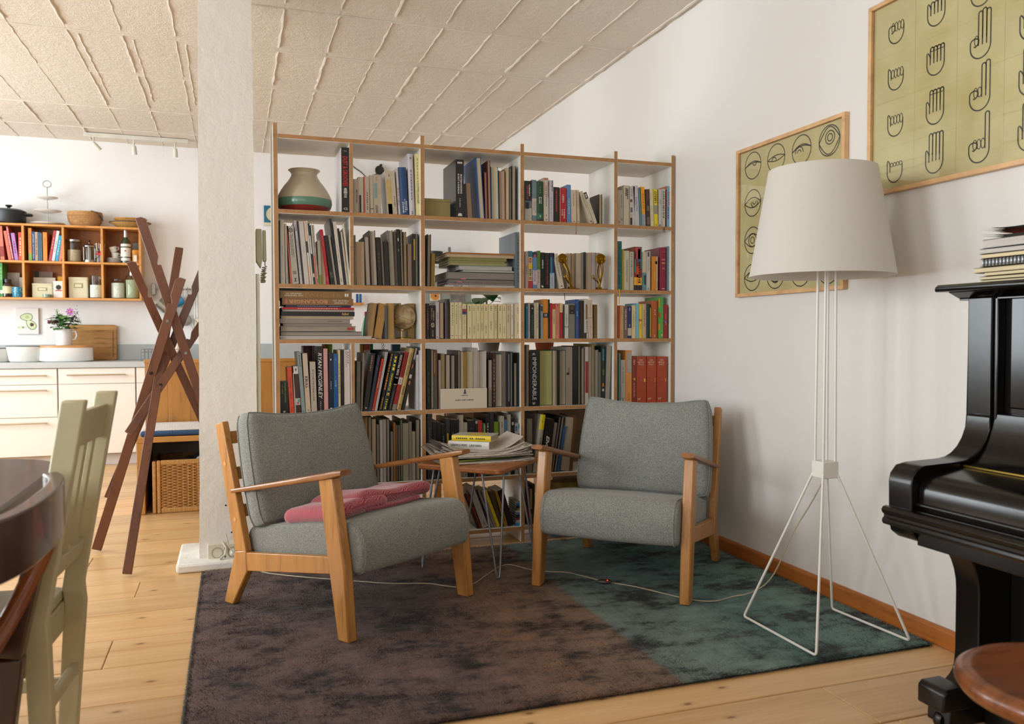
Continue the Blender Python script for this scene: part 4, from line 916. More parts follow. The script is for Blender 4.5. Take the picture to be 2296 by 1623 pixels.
stack = [
 (82, 1460, 757, 800, 'p', 'b5aca2', 'White flat book at the bottom of the stack, third shelf by pillar', .30, 'b3aaa0', ()),
 (88, 1312, 680, 748, 'p', '1a1815', 'Grey-paged black-boarded flat book near stack bottom, third shelf by pillar', .27, '8f857b', ()),
 (88, 1220, 600, 678, 'q', '8b8176', 'Thick grey flat book with red label, third shelf by pillar', .25, '91877c', (('~5', 'a8261f', .925, .09, .5, 0, 0),)),
 (122, 1166, 562, 598, 'p', '77706a', 'Thin grey flat book above the red-labelled one, third shelf by pillar', .24, '8a8076', ()),
 (84, 1130, 496, 560, 's', '857b71', 'Grey flat book with faint dark title, third shelf by pillar', .24, 'b0a494', (('RENE DE HAAN', '5a524a', .78, .2, .3, 0, 0),)),
 (94, 1190, 452, 494, 'q', '9c8e7c', 'Pale beige flat book under the black one, third shelf by pillar', .25, 'a89880', ()),
 (106, 1198, 386, 450, 's', '14110e', 'Black flat book with gold corner title, third shelf by pillar', .26, 'b0a494', (('Ralbol', 'b9975a', .87, .09, .6, 0, .02),)),
 (112, 1200, 358, 384, 'q', 'a59b90', 'White magazine lying under the red book, third shelf by pillar', .25, 'a59b90', ()),
 (106, 1192, 324, 356, 's', 'a51a1a', 'Red flat book with white print, third shelf by pillar', .25, 'b5a898', (('~16', 'd0aaa4', .5, .56, .3, 0, 0),)),
 (170, 1145, 292, 322, 's', '1a1c3a', 'Navy flat book above the red one, third shelf by pillar', .24, 'b5a898', (('~14', '8a8c9c', .4, .45, .3, 0, 0), ('~9', '8a8c9c', .75, .2, .3, 0, 0))),
]
hs = [(b[3]-b[2])/6.655 for b in stack]
for (x0, x1, y0, y1, mo, cv, lb, D, pg, t) in stack:
    o, z = flat_book(A, x0, x1, y0, y1, z, mo, cv, lb, D=D, pg=pg, t=t, group=G2)
o, z = flat_book(A, 116, 1178, 190, 290, z, 's', '7d5a33', 'Thick brown baker\'s manual, title upside down, in the third-shelf stack', D=.27, pg='a08c78', group=G2,
    t=(('BOULANGER', 'c08a60', .36, .54, .5, 1, .015), ('LE GRAND\nMANUEL DU', 'c9bba4', .82, .22, .6, 1, .01), ('~2', 'c06a4c', .06, .03, .6, 0, 0)))
o, z = flat_book(A, 82, 1156, 74, 177, z, 's', '7f5d30', 'Thick brown pastry manual lying topmost in the third-shelf stack', D=.27, pg='a08c78', group=G2,
    t=(('LE GRAND\nMANUEL DU', 'cfc4b2', .19, .25, .5, 0, .01), ('PATISSIER', '9a7040', .6, .5, .5, 0, 0), ('~2', 'd8d0c6', .93, .06, .45, 0, 0)))
# papers stacked on the second shelf, middle bay
G3 = 'books and magazines stacked on second shelf, middle bay'
A = (950, 510, 9.983); z = ROWS[2]+.0008
for (x0, x1, y0, y1, mo, cv, lb, D, pg, t) in [
 (480, 2040, 1288, 1334, 's', 'aaa29a', 'White magazine at the bottom of the pile, second shelf middle bay', .26, 'b5ada5', (('~6', '4a4644', .16, .08, .4, 0, 0), ('~2', '3a3634', .23, .03, .5, 0, 0), ('~8', '77716c', .45, .25, .3, 0, 0))),
 (560, 2036, 1238, 1286, 'q', '7c726e', 'Grey magazine low in the pile, second shelf middle bay', .25, '7c726e', ()),
 (560, 2036, 1170, 1236, 'q', '6b635d', 'Dark grey thick magazine block in the pile, second shelf middle bay', .25, '746b64', ()),
 (530, 2040, 1000, 1168, 'p', '12110f', 'Thick grey-paged black-boarded book in the pile, second shelf middle bay', .27, '7c756d', ()),
 (880, 2040, 962, 998, 'q', 'a9a49b', 'Thin white magazine above the black-boarded book, second shelf middle bay', .24, 'b0aba2', ()),
 (792, 1990, 858, 960, 'p', '7c8688', 'Pale thick book with grey boards in the pile, second shelf middle bay', .25, 'a5a09a', ()),
 (590, 1868, 795, 856, 'q', '8c8a5c', 'Olive paper bundle low, second shelf middle bay pile', .24, '8f8c5e', ()),
 (590, 1830, 752, 793, 'q', '86824c', 'Olive paper bundle between two others, second shelf middle bay pile', .24, '88844e', ()),
 (590, 1868, 684, 750, 'q', '7c7848', 'Olive paper bundle highest, second shelf middle bay pile', .24, '7f7b4a', ()),
 (520, 2036, 612, 680, 'q', 'b09a7c', 'Cream folder near the top of the pile, second shelf middle bay', .25, 'b09a7c', ()),
 (520, 2036, 578, 610, 's', '99581f', 'Orange folder topmost on the pile, second shelf middle bay', .25, 'a07040', ())]:
    o, z = flat_book(A, x0, x1, y0, y1, z, mo, cv, lb, D=D, pg=pg, t=t, group=G3)
    if 'black-boarded book in' in lb or 'Dark grey thick' in lb:
        w_ = .165; b = MB(); hx = .072 if 'black' in lb else .045; b.box(hx, hx+.024, -.004, .02, .0, .005); b.build('sticky_tab', M('c4707a', .6), o)

# box of cards leaning on the books, fourth shelf
A = (950, 765, 9.983); p0 = onY(950+385/9.983, 916, SY+.006); p1 = onY(950+1415/9.983, 870, SY+.006)
cw = p1.x-p0.x; ch = p1.z-ROWS[4]
b = MB(); b.box(0, cw, 0, .012, 0, ch); o = b.build('card_box', M('c2b6a2', .6, .03), bevel=.001); place(o, Vector((p0.x, SY+.004, ROWS[4]+.0006)))
tag(o, 'Flat cream gift box with navy print before the fourth-shelf books', 'box')
mn = M('2c3350', .5)
text(o, 'EVERY PAIR A JEWEL', cw*.40, ch*.075, frame((cw*.51, -.0008, ch*.42), (1, 0, 0), (0, 0, 1)), mn, .02)
text(o, 'WRIGHT', cw*.15, ch*.055, frame((cw*.515, -.0008, ch*.66), (1, 0, 0), (0, 0, 1)), M('4a4f5c', .5), .01)
b = MB(); xx, zz = cw*.515, ch*.74
b._add([(xx-.008, -.0008, zz), (xx+.008, -.0008, zz), (xx+.003, -.0008, zz+.012), (xx+.005, -.0008, zz+.018), (xx, -.0008, zz+.024), (xx-.005, -.0008, zz+.018), (xx-.003, -.0008, zz+.012)], [tuple(range(7))]); b.build('emblem', mn, o)

# vase on the top shelf
m_vg = M('b9aa92', .32, .04, 6, coat=.3); m_vgr = M('567f6a', .3, .06, 6, coat=.3); m_vr = M('7c1f18', .3, .06, 6, coat=.3)
vc = onY(683, 470, SY+.16); sv = .160/.115
prof = [(.001, 0), (.075, 0), (.098, .010), (.1105, .028), (.1155, .045), (.1140, .062), (.108, .08), (.098, .10), (.084, .122), (.068, .142), (.057, .160), (.053, .172), (.058, .182), (.067, .190), (.0655, .192), (.055, .185), (.049, .172), (.05, .16), (.001, .15)]
mis = [1, 1, 1, 2, 2, 0, 0, 0, 0, 0, 0, 0, 0, 0, 0, 0, 0, 0]
b = MB(); kk = 1.16; b.lathe([(r*kk, z_*kk*.98) for r, z_ in prof], seg=40, mis=[2 if False else (1 if m == 1 else m) for m in mis])
b.m = [{0: 0, 1: 2, 2: 1}[k] for k in b.m]
o = b.build('vase', [m_vg, m_vgr, m_vr], smooth=60); place(o, Vector((vc.x, SY+.165, ROWS[1]+.001)))
tag(o, 'Round-bellied cream vase with green and red bands on top shelf', 'vase')
# khaki box with lid on the top shelf
p0 = onY(953, 486, SY+.05); p1 = onY(997, 447, SY+.05)
t = thing('storage_box', 'Khaki cardboard box with lid beside black boxy book, top shelf', 'box', (p0.x, SY+.05, ROWS[1]+.001))
w_, h_ = p1.x-p0.x, p1.z-ROWS[1]
mk = M('8a7c4c', .7, .05); b = MB(); b.box(0, w_+.03, 0, .2, 0, h_*.86); b.build('box_body', mk, t, bevel=.002)
b = MB(); b.box(-.002, w_+.032, -.002, .202, h_*.84, h_); b.build('lid', mk, t, bevel=.002)

# globe on its gold stand, third shelf
gc = onY(615+1925/6.655, 640+475/6.655, SY+.13); g = thing('globe', 'Small antique-beige globe on a gold stand, third shelf second bay', 'globe', (gc.x, SY+.13, ROWS[3]+.001))
gz = gc.z-ROWS[3]; gr = .064
m, nt, b_ = newmat('globe_map'); co = N(nt, 'ShaderNodeTexCoord').outputs['Object']
n_ = noise(nt, co, 26, 6, None, .62); r_ = ramp(nt, n_.outputs[0], [(.44, 'b8a37c'), (.52, 'a88f68'), (.6, '8c7350')]); nt.links.new(r_.outputs[0], b_.inputs['Base Color']); b_.inputs['Roughness'].default_value = .35
mg = M('b58a3a', .28, .05, metal=1)
b = MB(); b.T = Matrix.Translation((0, 0, gz)) @ Matrix.Rotation(.35, 4, 'Y'); b.ball((0, 0, 0), gr, 32, 20); b.build('ball', m, g, smooth=80)
b = MB(); b.T = Matrix.Translation((0, 0, gz)) @ Matrix.Rotation(.35, 4, 'Y') @ Matrix.Rotation(.12, 4, 'X')
b.tube([(gr*1.004*math.cos(2*PI*k/40), gr*1.004*math.sin(2*PI*k/40), 0) for k in range(40)], .0007, 5, True); b.build('equator_line', M('7a6448', .5), g)
b = MB(); a0, a1 = -2.05, -.35; pts = []
for k in range(25):
    a = math.radians(108)+math.radians(205)*k/24; pts.append(((gr+.006)*math.cos(a), 0, gz+(gr+.006)*math.sin(a)))
b.tube(pts, .0030, 8); b.tube([pts[0], ((gr-.002)*math.cos(math.radians(108)), 0, gz+(gr-.002)*math.sin(math.radians(108)))], .006, 10); b.tube([pts[-1], ((gr-.002)*math.cos(math.radians(313)), 0, gz+(gr-.002)*math.sin(math.radians(313)))], .006, 10)
b.build('meridian_arc', mg, g, smooth=60)
b = MB(); b.tube([(-.004, 0, .004), (-.004, 0, gz-gr-.006)], .0042, 10).lathe([(.001, 0), (.044, 0), (.044, .004), (.040, .007), (.001, .007)], (-.004, 0, 0), 28); b.build('stand', mg, g, smooth=40)

# brass figures used as bookends, second shelf
mbz = M('86641c', .28, .2, 30, metal=1, bump=.3)
def bookend(px, py, rpx, bx, flip, label):
    c = onY(px, py, SY+.012); t = thing('brass_bookend', label, 'bookend', (onY(bx, 645, SY+.03).x, SY+.014, ROWS[2]+.001), 0, 'brass disc bookends on second shelf')
    r = rpx/1832*4.2; dx = c.x-t.location.x; dz = c.z-ROWS[2]
    b = MB(); b.T = Matrix.Translation((dx, -.002, dz)) @ Matrix.Rotation(PI/2, 4, 'X'); b.lathe([(.001, -.004), (r*.6, -.003), (r, 0), (r, .002), (r*.85, .004), (r*.8, .0025), (r*.3, .002), (r*.26, .006), (.001, .009)], seg=28); b.build('disc', mbz, t, smooth=40)
    b = MB(); b.box(-.012, .012, -.008, .02, 0, .012).box(*sorted((0, flip*.05)), -.002, .05, 0, .004); b.build('foot', mbz, t, bevel=.002)
    b = MB()
    for k in range(3):
        pts = []
        for q in range(13):
            u = q/12; pts.append((dx*u*.96+flip*-.0+math.sin(u*PI)*(-.016+.014*k)*flip*-1, -.004+.010*math.sin(u*5+k*2.1), .010+(dz-.02)*u))
        b.tube(pts, .0034, 6)
    b.tube([(dx*.25, 0, dz*.18), (-flip*.03, -.004, dz*.34), (-flip*.042, -.004, dz*.40), (-flip*.036, -.004, dz*.46)], [.003, .004, .006, .003], 6)
    b.build('twisted_stem', mbz, t, smooth=60)
bookend(1261, 580, 11.6, 1278, 1, 'Brass disc bookend on twisted stem beside leaning cream book, second shelf')
bookend(1347, 581, 12.6, 1341, 1, 'Brass disc bookend on twisted stem at end of row, second shelf')
# ribbon bookmarks and clips hanging from shelves
def ribbon(pts, r, col, name, label, cat):
    b = MB(); b.tube(pts, r, 6); o = b.build(name, M(col, .6), smooth=60); return tag(o, label, cat)
q = onY(1292, 525, SY-.002); ribbon([(q.x, SY-.003, 1.683), (q.x, SY-.003, 1.655), (q.x, SY-.003, q.z)], [.001, .001, .0022], '8c2a3a', 'ribbon_bookmark', 'Crimson ribbon bookmark hanging below the top shelf board, fourth bay', 'bookmark')
q = onY(1388, 665, SY-.002); ribbon([(q.x, SY-.004, 1.335), (q.x+.003, SY-.006, 1.30), (q.x+.001, SY-.004, q.z), (q.x-.002, SY-.004, q.z-.04)], .0028, 'c8a51c', 'ribbon_bookmark', 'Yellow ribbon bookmark hanging from teal book, narrow bay', 'bookmark')
q = onY(1267, 657, SY-.002); ribbon([(q.x, SY+.01, 1.33-.019), (q.x+.002, SY+.01, 1.30), (q.x+.004, SY+.012, 1.272)], .0018, '1c1816', 'ribbon_bookmark', 'Black ribbon bookmark above the books, third shelf fourth bay', 'bookmark')
q = onY(1489, 510, SY-.003); b = MB(); b.tube([(q.x-.004, SY-.004, 1.652), (q.x, SY-.004, 1.683), (q.x+.005, SY-.004, 1.652)], .0016, 6); tag(b.build('bookmark_cord', M('17130f', .6)), 'Black cord bookmark ends hanging over board edge, narrow bay', 'bookmark')
# ================================================================ behind the shelf
m_oak = WOOD('b07a3c', '96622a', (3, 3, 14), 2.5, .45)
con = thing('sideboard', 'Tall brown wooden sideboard seen through gaps behind the bookshelf', 'sideboard', (1.62, 4.62, 0))
b = MB(); b.box(-.52, .62, -.16, .20, .93, .955); b.build('worktop', m_oak, con, bevel=.003)
b = MB(); b.box(-.50, .60, -.14, .19, .52, .93); b.build('body', M('a08468', .6), con)
b = MB(); b.box(.16, .60, -.13, .19, .10, .5195); b.build('lower_body', M('8a705a', .6), con)
for k in range(2):
    b = MB(); b.box(-.49+.55*k, .05+.55*k, -.156, -.141, .53, .92); b.build('door', M('9a7c5e', .55), con, bevel=.002)
for x_ in (-.48, .62):
    for y_ in (-.13, .16): b = MB(); b.box(x_, x_+.035, y_, y_+.035, 0, .52); b.build('leg', m_oak, con)
# climbing plant on a stake
m_leaf = M('1f5c1c', .35, .25, 12, coat=.2); m_ter = M('a8552f', .75, .1, 12)
pot = thing('potted_climbing_plant', 'Green heart-leaved plant on a bamboo stake seen behind the middle bay', 'plant', (1.44, 4.66, .956))
b = MB(); b.lathe([(.001, 0), (.05, 0), (.068, .1), (.074, .1), (.074, .118), (.064, .118), (.06, .1), (.001, .095)], (0, 0, 0), 24); b.build('pot', M('8c8a86', .6), pot, smooth=40)
b = MB(); b.tube([(0, 0, .09), (-.012, 0, .30), (-.02, .01, .52)], .006, 8); b.build('stake', M('b9823a', .6), pot, smooth=60)
random.seed(21)
def leaf_mesh(c, d, size, tilt):
    b = MB(); d = Vector(d).normalized(); sd = d.cross(Vector((0, 0, 1)));  sd = sd.normalized() if sd.length > .05 else Vector((1, 0, 0)); up = sd.cross(d)
    rows = [(0, .02), (.08, .36), (.22, .52), (.42, .5), (.65, .34), (.85, .14), (1, .005)]
    vs = []
    for t_, wd in rows:
        base = Vector(c)+d*(size*t_)-up*(size*.25*t_*t_)
        for k in (-1, 0, 1): vs.append(base+sd*(k*wd*size)+up*(abs(k)*.10*size*wd))
    fs = []
    for i in range(len(rows)-1):
        for k in range(2): a = i*3+k; fs.append((a, a+1, a+4, a+3))
    b._add(vs, fs); return b
lp = [(-.03, .03, .17), (.05, .02, .18), (.11, -.01, .20), (-.08, .02, .22), (.03, -.04, .30), (-.12, -.03, .26), (.15, .02, .27), (.0, -.06, .38), (.09, -.04, .36), (-.07, -.05, .35), (.16, -.03, .33), (-.14, -.02, .33), (.05, -.05, .43), (-.05, -.03, .45), (.12, -.03, .41), (.02, -.05, .12), (.10, -.05, .12), (-.06, -.04, .12)]
for i, (x, y, z_) in enumerate(lp):
    leaf_mesh((x*.5-.01, y*.5, z_), (x+.02*(R()-.5), y-.05, -.02+.05*(R()-.5)), .085+.03*R(), 0).build('leaf', m_leaf, pot, smooth=80)
b = MB()
for i, (x, y, z_) in enumerate(lp): b.tube([(-.012*z_/.3, 0, z_-.03), (x*.25-.01, y*.25, z_+.005), (x*.5-.01, y*.5, z_)], .0018, 5)
b.build('stems', M('3c6a24', .5), pot, smooth=60, kind='stuff')
p2 = thing('terracotta_pot', 'Terracotta pot standing on the sideboard behind the fourth bay', 'pot', (onY(1218, 780, 4.62).x, 4.60, .956))
b = MB(); b.lathe([(.001, 0), (.045, 0), (.062, .12), (.067, .12), (.067, .15), (.058, .15), (.054, .12), (.001, .115)], (0, 0, 0), 28); b.build('pot_body', m_ter, p2, smooth=40)
b = MB(); b.lathe([(.001, .13), (.05, .132), (.057, .131)], (0, 0, 0), 20); b.build('soil', M('2c1c12', .95, .3, 40), p2)
# bits standing on the back half of the fourth shelf, beside the pillar
def can(name, px, py, Y, z0, r, h, col, label, cat, rough=.4, seg=20, top=None, met=0):
    q = onY(px, py, Y); b = MB(); b.lathe([(.001, 0), (r*.96, 0), (r, .004), (r, h-.004), (r*.96, h), (.001, h)], seg=seg)
    o = b.build(name, M(col, rough, .08, 20, metal=met), smooth=40); place(o, Vector((q.x, Y, z0))); return tag(o, label, cat)
zb = ROWS[4]+.001
def back_box(name, px0, px1, ytop, Y, col, label, cat, dp=.05, z0=zb, stripe=None):
    a = onY(px0, ytop, Y); c = onY(px1, ytop, Y); b = MB(); b.box(0, c.x-a.x, 0, dp, 0, a.z-z0, 0)
    o = b.build(name, M(col, .5, .08, 12), bevel=.0015); place(o, Vector((a.x, Y, z0))); 
    if stripe:
        s_ = MB(); s_.box(.001, c.x-a.x-.001, -.001, .001, (a.z-z0)*.55, (a.z-z0)*.9); s_.build('printed_label', M(stripe, .5, .2, 40), o)
    return tag(o, label, cat)
can('mulberry_jar', 691, 775, SY+.29, zb, .036, .322, '5a2f2c', 'Speckled mulberry storage jar behind books, fourth shelf beside pillar', 'jar', .5)
back_box('card', 700, 722, 776, SY+.24, '7d8da0', 'Pale blue card standing behind books, fourth shelf beside pillar', 'card', .004)
can('amber_bottle', 727, 770, SY+.27, zb, .014, .33, 'c07f1c', 'Amber bottle peeking above the pink book, fourth shelf', 'bottle')
can('lime_bottle', 739, 770, SY+.26, zb, .014, .33, '8fb03a', 'Lime green bottle above the navy book, fourth shelf', 'bottle')
back_box('snack_packet', 815, 830, 771, SY+.25, 'c8542a', 'Orange and yellow packet behind grey books, fourth shelf second bay', 'packet', .03, stripe='d8c0a8')
back_box('snack_packet', 808, 814, 771, SY+.25, 'c8a02a', 'Slim yellow packet beside the orange packet, fourth shelf', 'packet', .03)
can('green_bottle', 833, 771, SY+.28, zb, .008, .33, '1f9a4c', 'Slim green bottle beside orange packet, fourth shelf', 'bottle')
can('black_bag', 850, 775, SY+.28, zb, .05, .30, '19171c', 'Black pouch behind leaning books, fourth shelf second bay', 'pouch', .7)
back_box('teal_box', 879, 898, 772, SY+.27, '2c5560', 'Dark teal box behind leaning books, fourth shelf second bay', 'box', .04)
# key ring on the pouch
b = MB()
for k in range(5):
    q = onY(858+2*(k % 2), 772+4*k, SY+.215); b.tube([(q.x+.006*math.cos(2*PI*j/10), SY+.215, q.z+.006*math.sin(2*PI*j/10)) for j in range(10)], .0012, 5, True)
tag(b.build('key_chain', M('8c8880', .3, metal=1), smooth=60), 'Grey metal key chain hanging in front of the black pouch', 'key chain')
# green soap bottle with red cap, third shelf
q = onY(822, 756, SY+.30); b = MB(); b.lathe([(.001, 0), (.026, 0), (.028, .01), (.027, .05), (.019, .09), (.012, .118), (.012, .122), (.001, .122)], seg=20)
o = b.build('soap_bottle', M('1f9a58', .3, .05), smooth=50); place(o, Vector((q.x, SY+.29, ROWS[3]+.001)))
b = MB(); b.lathe([(.001, .122), (.014, .122), (.013, .142), (.001, .142)], seg=16); b.build('cap', M('d2452a', .4), o, smooth=40)
tag(o, 'Green plastic bottle with red cap beside leaning tan books, third shelf', 'bottle')
# ================================================================ rug
def rug_mat():
    m, nt, b = newmat('rug_viscose'); tc = N(nt, 'ShaderNodeTexCoord'); co = tc.outputs['Object']
    sx = N(nt, 'ShaderNodeSeparateXYZ'); nt.links.new(co, sx.inputs[0])
    wob = noise(nt, co, 7, 4); wm = N(nt, 'ShaderNodeMath', operation='MULTIPLY_ADD'); wm.inputs[1].default_value = .022
    nt.links.new(wob.outputs[0], wm.inputs[0]); nt.links.new(sx.outputs[0], wm.inputs[2])
    mr = N(nt, 'ShaderNodeMapRange'); mr.inputs[1].default_value = 0; mr.inputs[2].default_value = 2.45; nt.links.new(wm.outputs[0], mr.inputs[0])
    base = ramp(nt, mr.outputs[0], [(0, '5f4d49'), (.34, '5f4b46'), (.46, '755a48'), (.590, '796555'), (.598, '6b7a76'), (.72, '6b7e79'), (.80, '516f6b'), (1, '6a827b')])
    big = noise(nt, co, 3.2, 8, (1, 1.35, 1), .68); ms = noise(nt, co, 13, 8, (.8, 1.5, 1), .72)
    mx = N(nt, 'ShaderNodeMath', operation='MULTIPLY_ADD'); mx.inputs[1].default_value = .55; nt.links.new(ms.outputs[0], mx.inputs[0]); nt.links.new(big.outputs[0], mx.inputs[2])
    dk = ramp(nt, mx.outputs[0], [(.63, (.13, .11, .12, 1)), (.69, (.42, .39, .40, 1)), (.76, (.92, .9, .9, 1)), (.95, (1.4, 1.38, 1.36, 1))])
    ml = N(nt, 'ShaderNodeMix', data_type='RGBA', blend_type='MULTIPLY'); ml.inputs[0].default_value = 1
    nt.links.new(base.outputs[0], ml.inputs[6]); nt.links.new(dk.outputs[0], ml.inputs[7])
    # woven ribs, strongest on the teal side
    rib = noise(nt, co, 3, 2, (60, .8, 1)); rr = ramp(nt, rib.outputs[0], [(.35, (.86, .86, .86, 1)), (.65, (1.1, 1.1, 1.1, 1))])
    m2 = N(nt, 'ShaderNodeMix', data_type='RGBA', blend_type='MULTIPLY'); m2.inputs[0].default_value = .7
    nt.links.new(ml.outputs[2], m2.inputs[6]); nt.links.new(rr.outputs[0], m2.inputs[7])
    nt.links.new(m2.outputs[2], b.inputs['Base Color']); b.inputs['Roughness'].default_value = .75; b.inputs['Sheen Weight'].default_value = .12; b.inputs['Sheen Roughness'].default_value = .4
    b.inputs['Specular IOR Level'].default_value = .15
    fz = noise(nt, co, 420, 2); bumpn(nt, b, fz.outputs[0], .6, .004); return m
RX0, RX1, RY0, RY1, RZ = -.145, 2.285, 2.19, 3.965, .012
random.seed(9)
from mathutils import noise as mn_
rug = thing('rug', 'Large velvety rug fading from plum brown to teal under the armchairs', 'rug', (RX0, RY0, 0))
m_rug = rug_mat(); NX, NY = 160, 118
b = MB()
def rugp(u, v):
    x = (RX1-RX0)*u; y = (RY1-RY0)*v
    e = min(u*(RX1-RX0), (1-u)*(RX1-RX0), v*(RY1-RY0), (1-v)*(RY1-RY0))
    x += (.004*mn_.noise(Vector((y*9, 3, 0))) if u < .01 or u > .99 else 0); y += (.004*mn_.noise(Vector((x*9, 7, 0))) if v < .01 or v > .99 else 0)
    z = RZ + .0022*mn_.noise(Vector((x*11, y*14, 1))) + .0012*mn_.noise(Vector((x*40, y*40, 4)))
    return (x, y, z if e > .012 else z-.005*(1-e/.012))
b.grid(rugp, NX, NY); o = b.build('pile', m_rug, rug, smooth=180)
import numpy as np
rs = np.random.RandomState(3); nb = 190000; bx_, by_ = rs.rand(nb)*(RX1-RX0), rs.rand(nb)*(RY1-RY0)
la = 2.2*np.sin(bx_*3.1+1.7*np.sin(by_*2.3))+1.6*np.sin(by_*5.2+2.0*np.sin(bx_*3.7))+rs.rand(nb)*1.6      # lie of the pile
an = rs.rand(nb)*6.283; ln = .006+.006*rs.rand(nb); hw = .0014
vv = np.empty((nb, 3, 3), np.float32)
vv[:, 0] = np.stack([bx_-hw*np.cos(an), by_-hw*np.sin(an), np.full(nb, RZ-.003)], 1); vv[:, 1] = np.stack([bx_+hw*np.cos(an), by_+hw*np.sin(an), np.full(nb, RZ-.003)], 1)
vv[:, 2] = np.stack([np.clip(bx_+ln*.7*np.cos(la), 0, RX1-RX0), np.clip(by_+ln*.7*np.sin(la), 0, RY1-RY0), RZ-.002+ln*.55], 1)
me = bpy.data.meshes.new('pile_tufts'); me.vertices.add(nb*3); me.vertices.foreach_set('co', vv.ravel()); me.loops.add(nb*3); me.loops.foreach_set('vertex_index', np.arange(nb*3, dtype=np.int32))
me.polygons.add(nb); me.polygons.foreach_set('loop_start', np.arange(0, nb*3, 3, dtype=np.int32)); me.update(calc_edges=True); me.materials.append(m_rug)
o = bpy.data.objects.new('pile_tufts', me); COL.objects.link(o); o.parent = rug; o['kind'] = 'stuff'
b = MB(); b.box(.004, RX1-RX0-.004, .004, RY1-RY0-.004, .0, .008); b.build('backing', M('2c2420', .9), rug)
b = MB()          # tufts along the cut edges
def tuft(x, y, ox, oy):
    a = R()*.009+.003; w_ = .0022; px_, py_ = -oy*w_, ox*w_; z_ = .001+.010*R()
    b._add([(x+px_, y+py_, z_-.001), (x-px_, y-py_, z_-.001), (x+ox*a, y+oy*a, z_+.001+.004*R())], [(0, 1, 2)])
for k in range(4200):
    x = R()*(RX1-RX0); tuft(x, .001, .35*(R()-.5), -.7); 
    if k < 2600: tuft((RX1-RX0), R()*(RY1-RY0), .6, .3*(R()-.5))
b.build('edge_tufts', m_rug, rug, kind='stuff')
b = MB()
for k in range(3600): tuft(0, R()*(RY1-RY0), -.9, .4*(R()-.5))
b.build('edge_tufts', M('7d8486', .9), rug, kind='stuff', label='grey tufts along one edge')

# ================================================================ armchairs
m_chair = WOOD('b07a3e', '91602a', (14, 14, 1.2), 2.4, .36, .15); m_arm = WOOD('8d5a2c', '6b3d1a', (10, 1.2, 10), 2.6, .35, .2)
m_dowel = M('c99a55', .5)
def fabric(name, cols, scale=420, bump=.5):
    m, nt, b = newmat(name); co = N(nt, 'ShaderNodeTexCoord').outputs['Object']
    a = noise(nt, co, scale, 2, None, .7); r = ramp(nt, a.outputs[0], [(.32, cols[0]), (.5, cols[1]), (.68, cols[2])])
    l = noise(nt, co, 5, 3); rl = ramp(nt, l.outputs[0], [(.3, (.93, .93, .93, 1)), (.7, (1.04, 1.04, 1.04, 1))])
    mm = N(nt, 'ShaderNodeMix', data_type='RGBA', blend_type='MULTIPLY'); mm.inputs[0].default_value = 1
    nt.links.new(r.outputs[0], mm.inputs[6]); nt.links.new(rl.outputs[0], mm.inputs[7]); nt.links.new(mm.outputs[2], b.inputs['Base Color'])
    b.inputs['Roughness'].default_value = .95; b.inputs['Sheen Weight'].default_value = .2; b.inputs['Specular IOR Level'].default_value = .1
    bumpn(nt, b, a.outputs[0], bump, .002); return m
m_fab = fabric('grey_wool', ('65696a', '838681', 'a3a197'), 300)
def profile_extrude(b, poly, x0, x1, **k): b.prism(poly, x0, x1, 'x', **k)
def rounded(poly, r, n=4):
    out = []; m = len(poly)
    for i in range(m):
        p0, p1, p2 = Vector((*poly[i-1], 0)), Vector((*poly[i], 0)), Vector((*poly[(i+1) % m], 0))
        rr = r[i] if isinstance(r, (list, tuple)) else r
        a = (p0-p1); c = (p2-p1); d = min(rr, a.length*.48, c.length*.48); a.normalize(); c.normalize(); s, e = p1+a*d, p1+c*d
        for k in range(n+1):
            t = k/n; q = s*(1-t)**2+p1*(2*t*(1-t))+e*t*t; out.append((q.x, q.y))
    return out
def inset_loft(b, poly, x0, x1, rnd, bulge=0.0, nx=14, face_bulge=0.0):
    """cushion: profile polygon (y,z) swept along x, shrinking into a soft rounded edge at both ends"""
    n = len(poly); cx_ = sum(p[0] for p in poly)/n; cy_ = sum(p[1] for p in poly)/n
    nrm = []
    ar = sum(poly[i][0]*poly[(i+1) % n][1]-poly[(i+1) % n][0]*poly[i][1] for i in range(n)); sg = 1 if ar > 0 else -1
    for i in range(n):
        p, q = poly[i-1], poly[(i+1) % n]; t = Vector((q[0]-p[0], q[1]-p[1])); t.normalize(); nrm.append((t.y*sg, -t.x*sg))
    rings = []; steps = [0, .12, .3, .55, 1]
    xs = [x0+rnd*(1-math.cos(s_*PI/2)) for s_ in steps]+[x0+rnd+(x1-x0-2*rnd)*k/nx for k in range(1, nx)]+[x1-rnd*(1-math.cos(s_*PI/2)) for s_ in reversed(steps)]
    for x in xs:
        e = min(x-x0, x1-x); ins = rnd*(1-math.sqrt(max(0, 1-(1-min(1, e/rnd))**2)))
        u = (x-x0)/(x1-x0); bl = bulge*math.sin(PI*u)**.6 if 0 < u < 1 else 0
        rings.append([(x, p[0]+nm[0]*(bl-ins), p[1]+nm[1]*(bl-ins)) for p, nm in zip(poly, nrm)])
    vs = [q for r_ in rings for q in r_]; m = len(rings)
    fs = [(i*n+k, i*n+(k+1) % n, (i+1)*n+(k+1) % n, (i+1)*n+k) for i in range(m-1) for k in range(n)]
    # end caps with a slightly domed middle
    vs += [(x0-.012, cx_, cy_), (x1+.012, cx_, cy_)]; c0, c1 = len(vs)-2, len(vs)-1
    fs += [(k, c0, (k+1) % n) for k in range(n)] + [((m-1)*n+k, (m-1)*n+(k+1) % n, c1) for k in range(n)]
    b._add(vs, fs); return rings
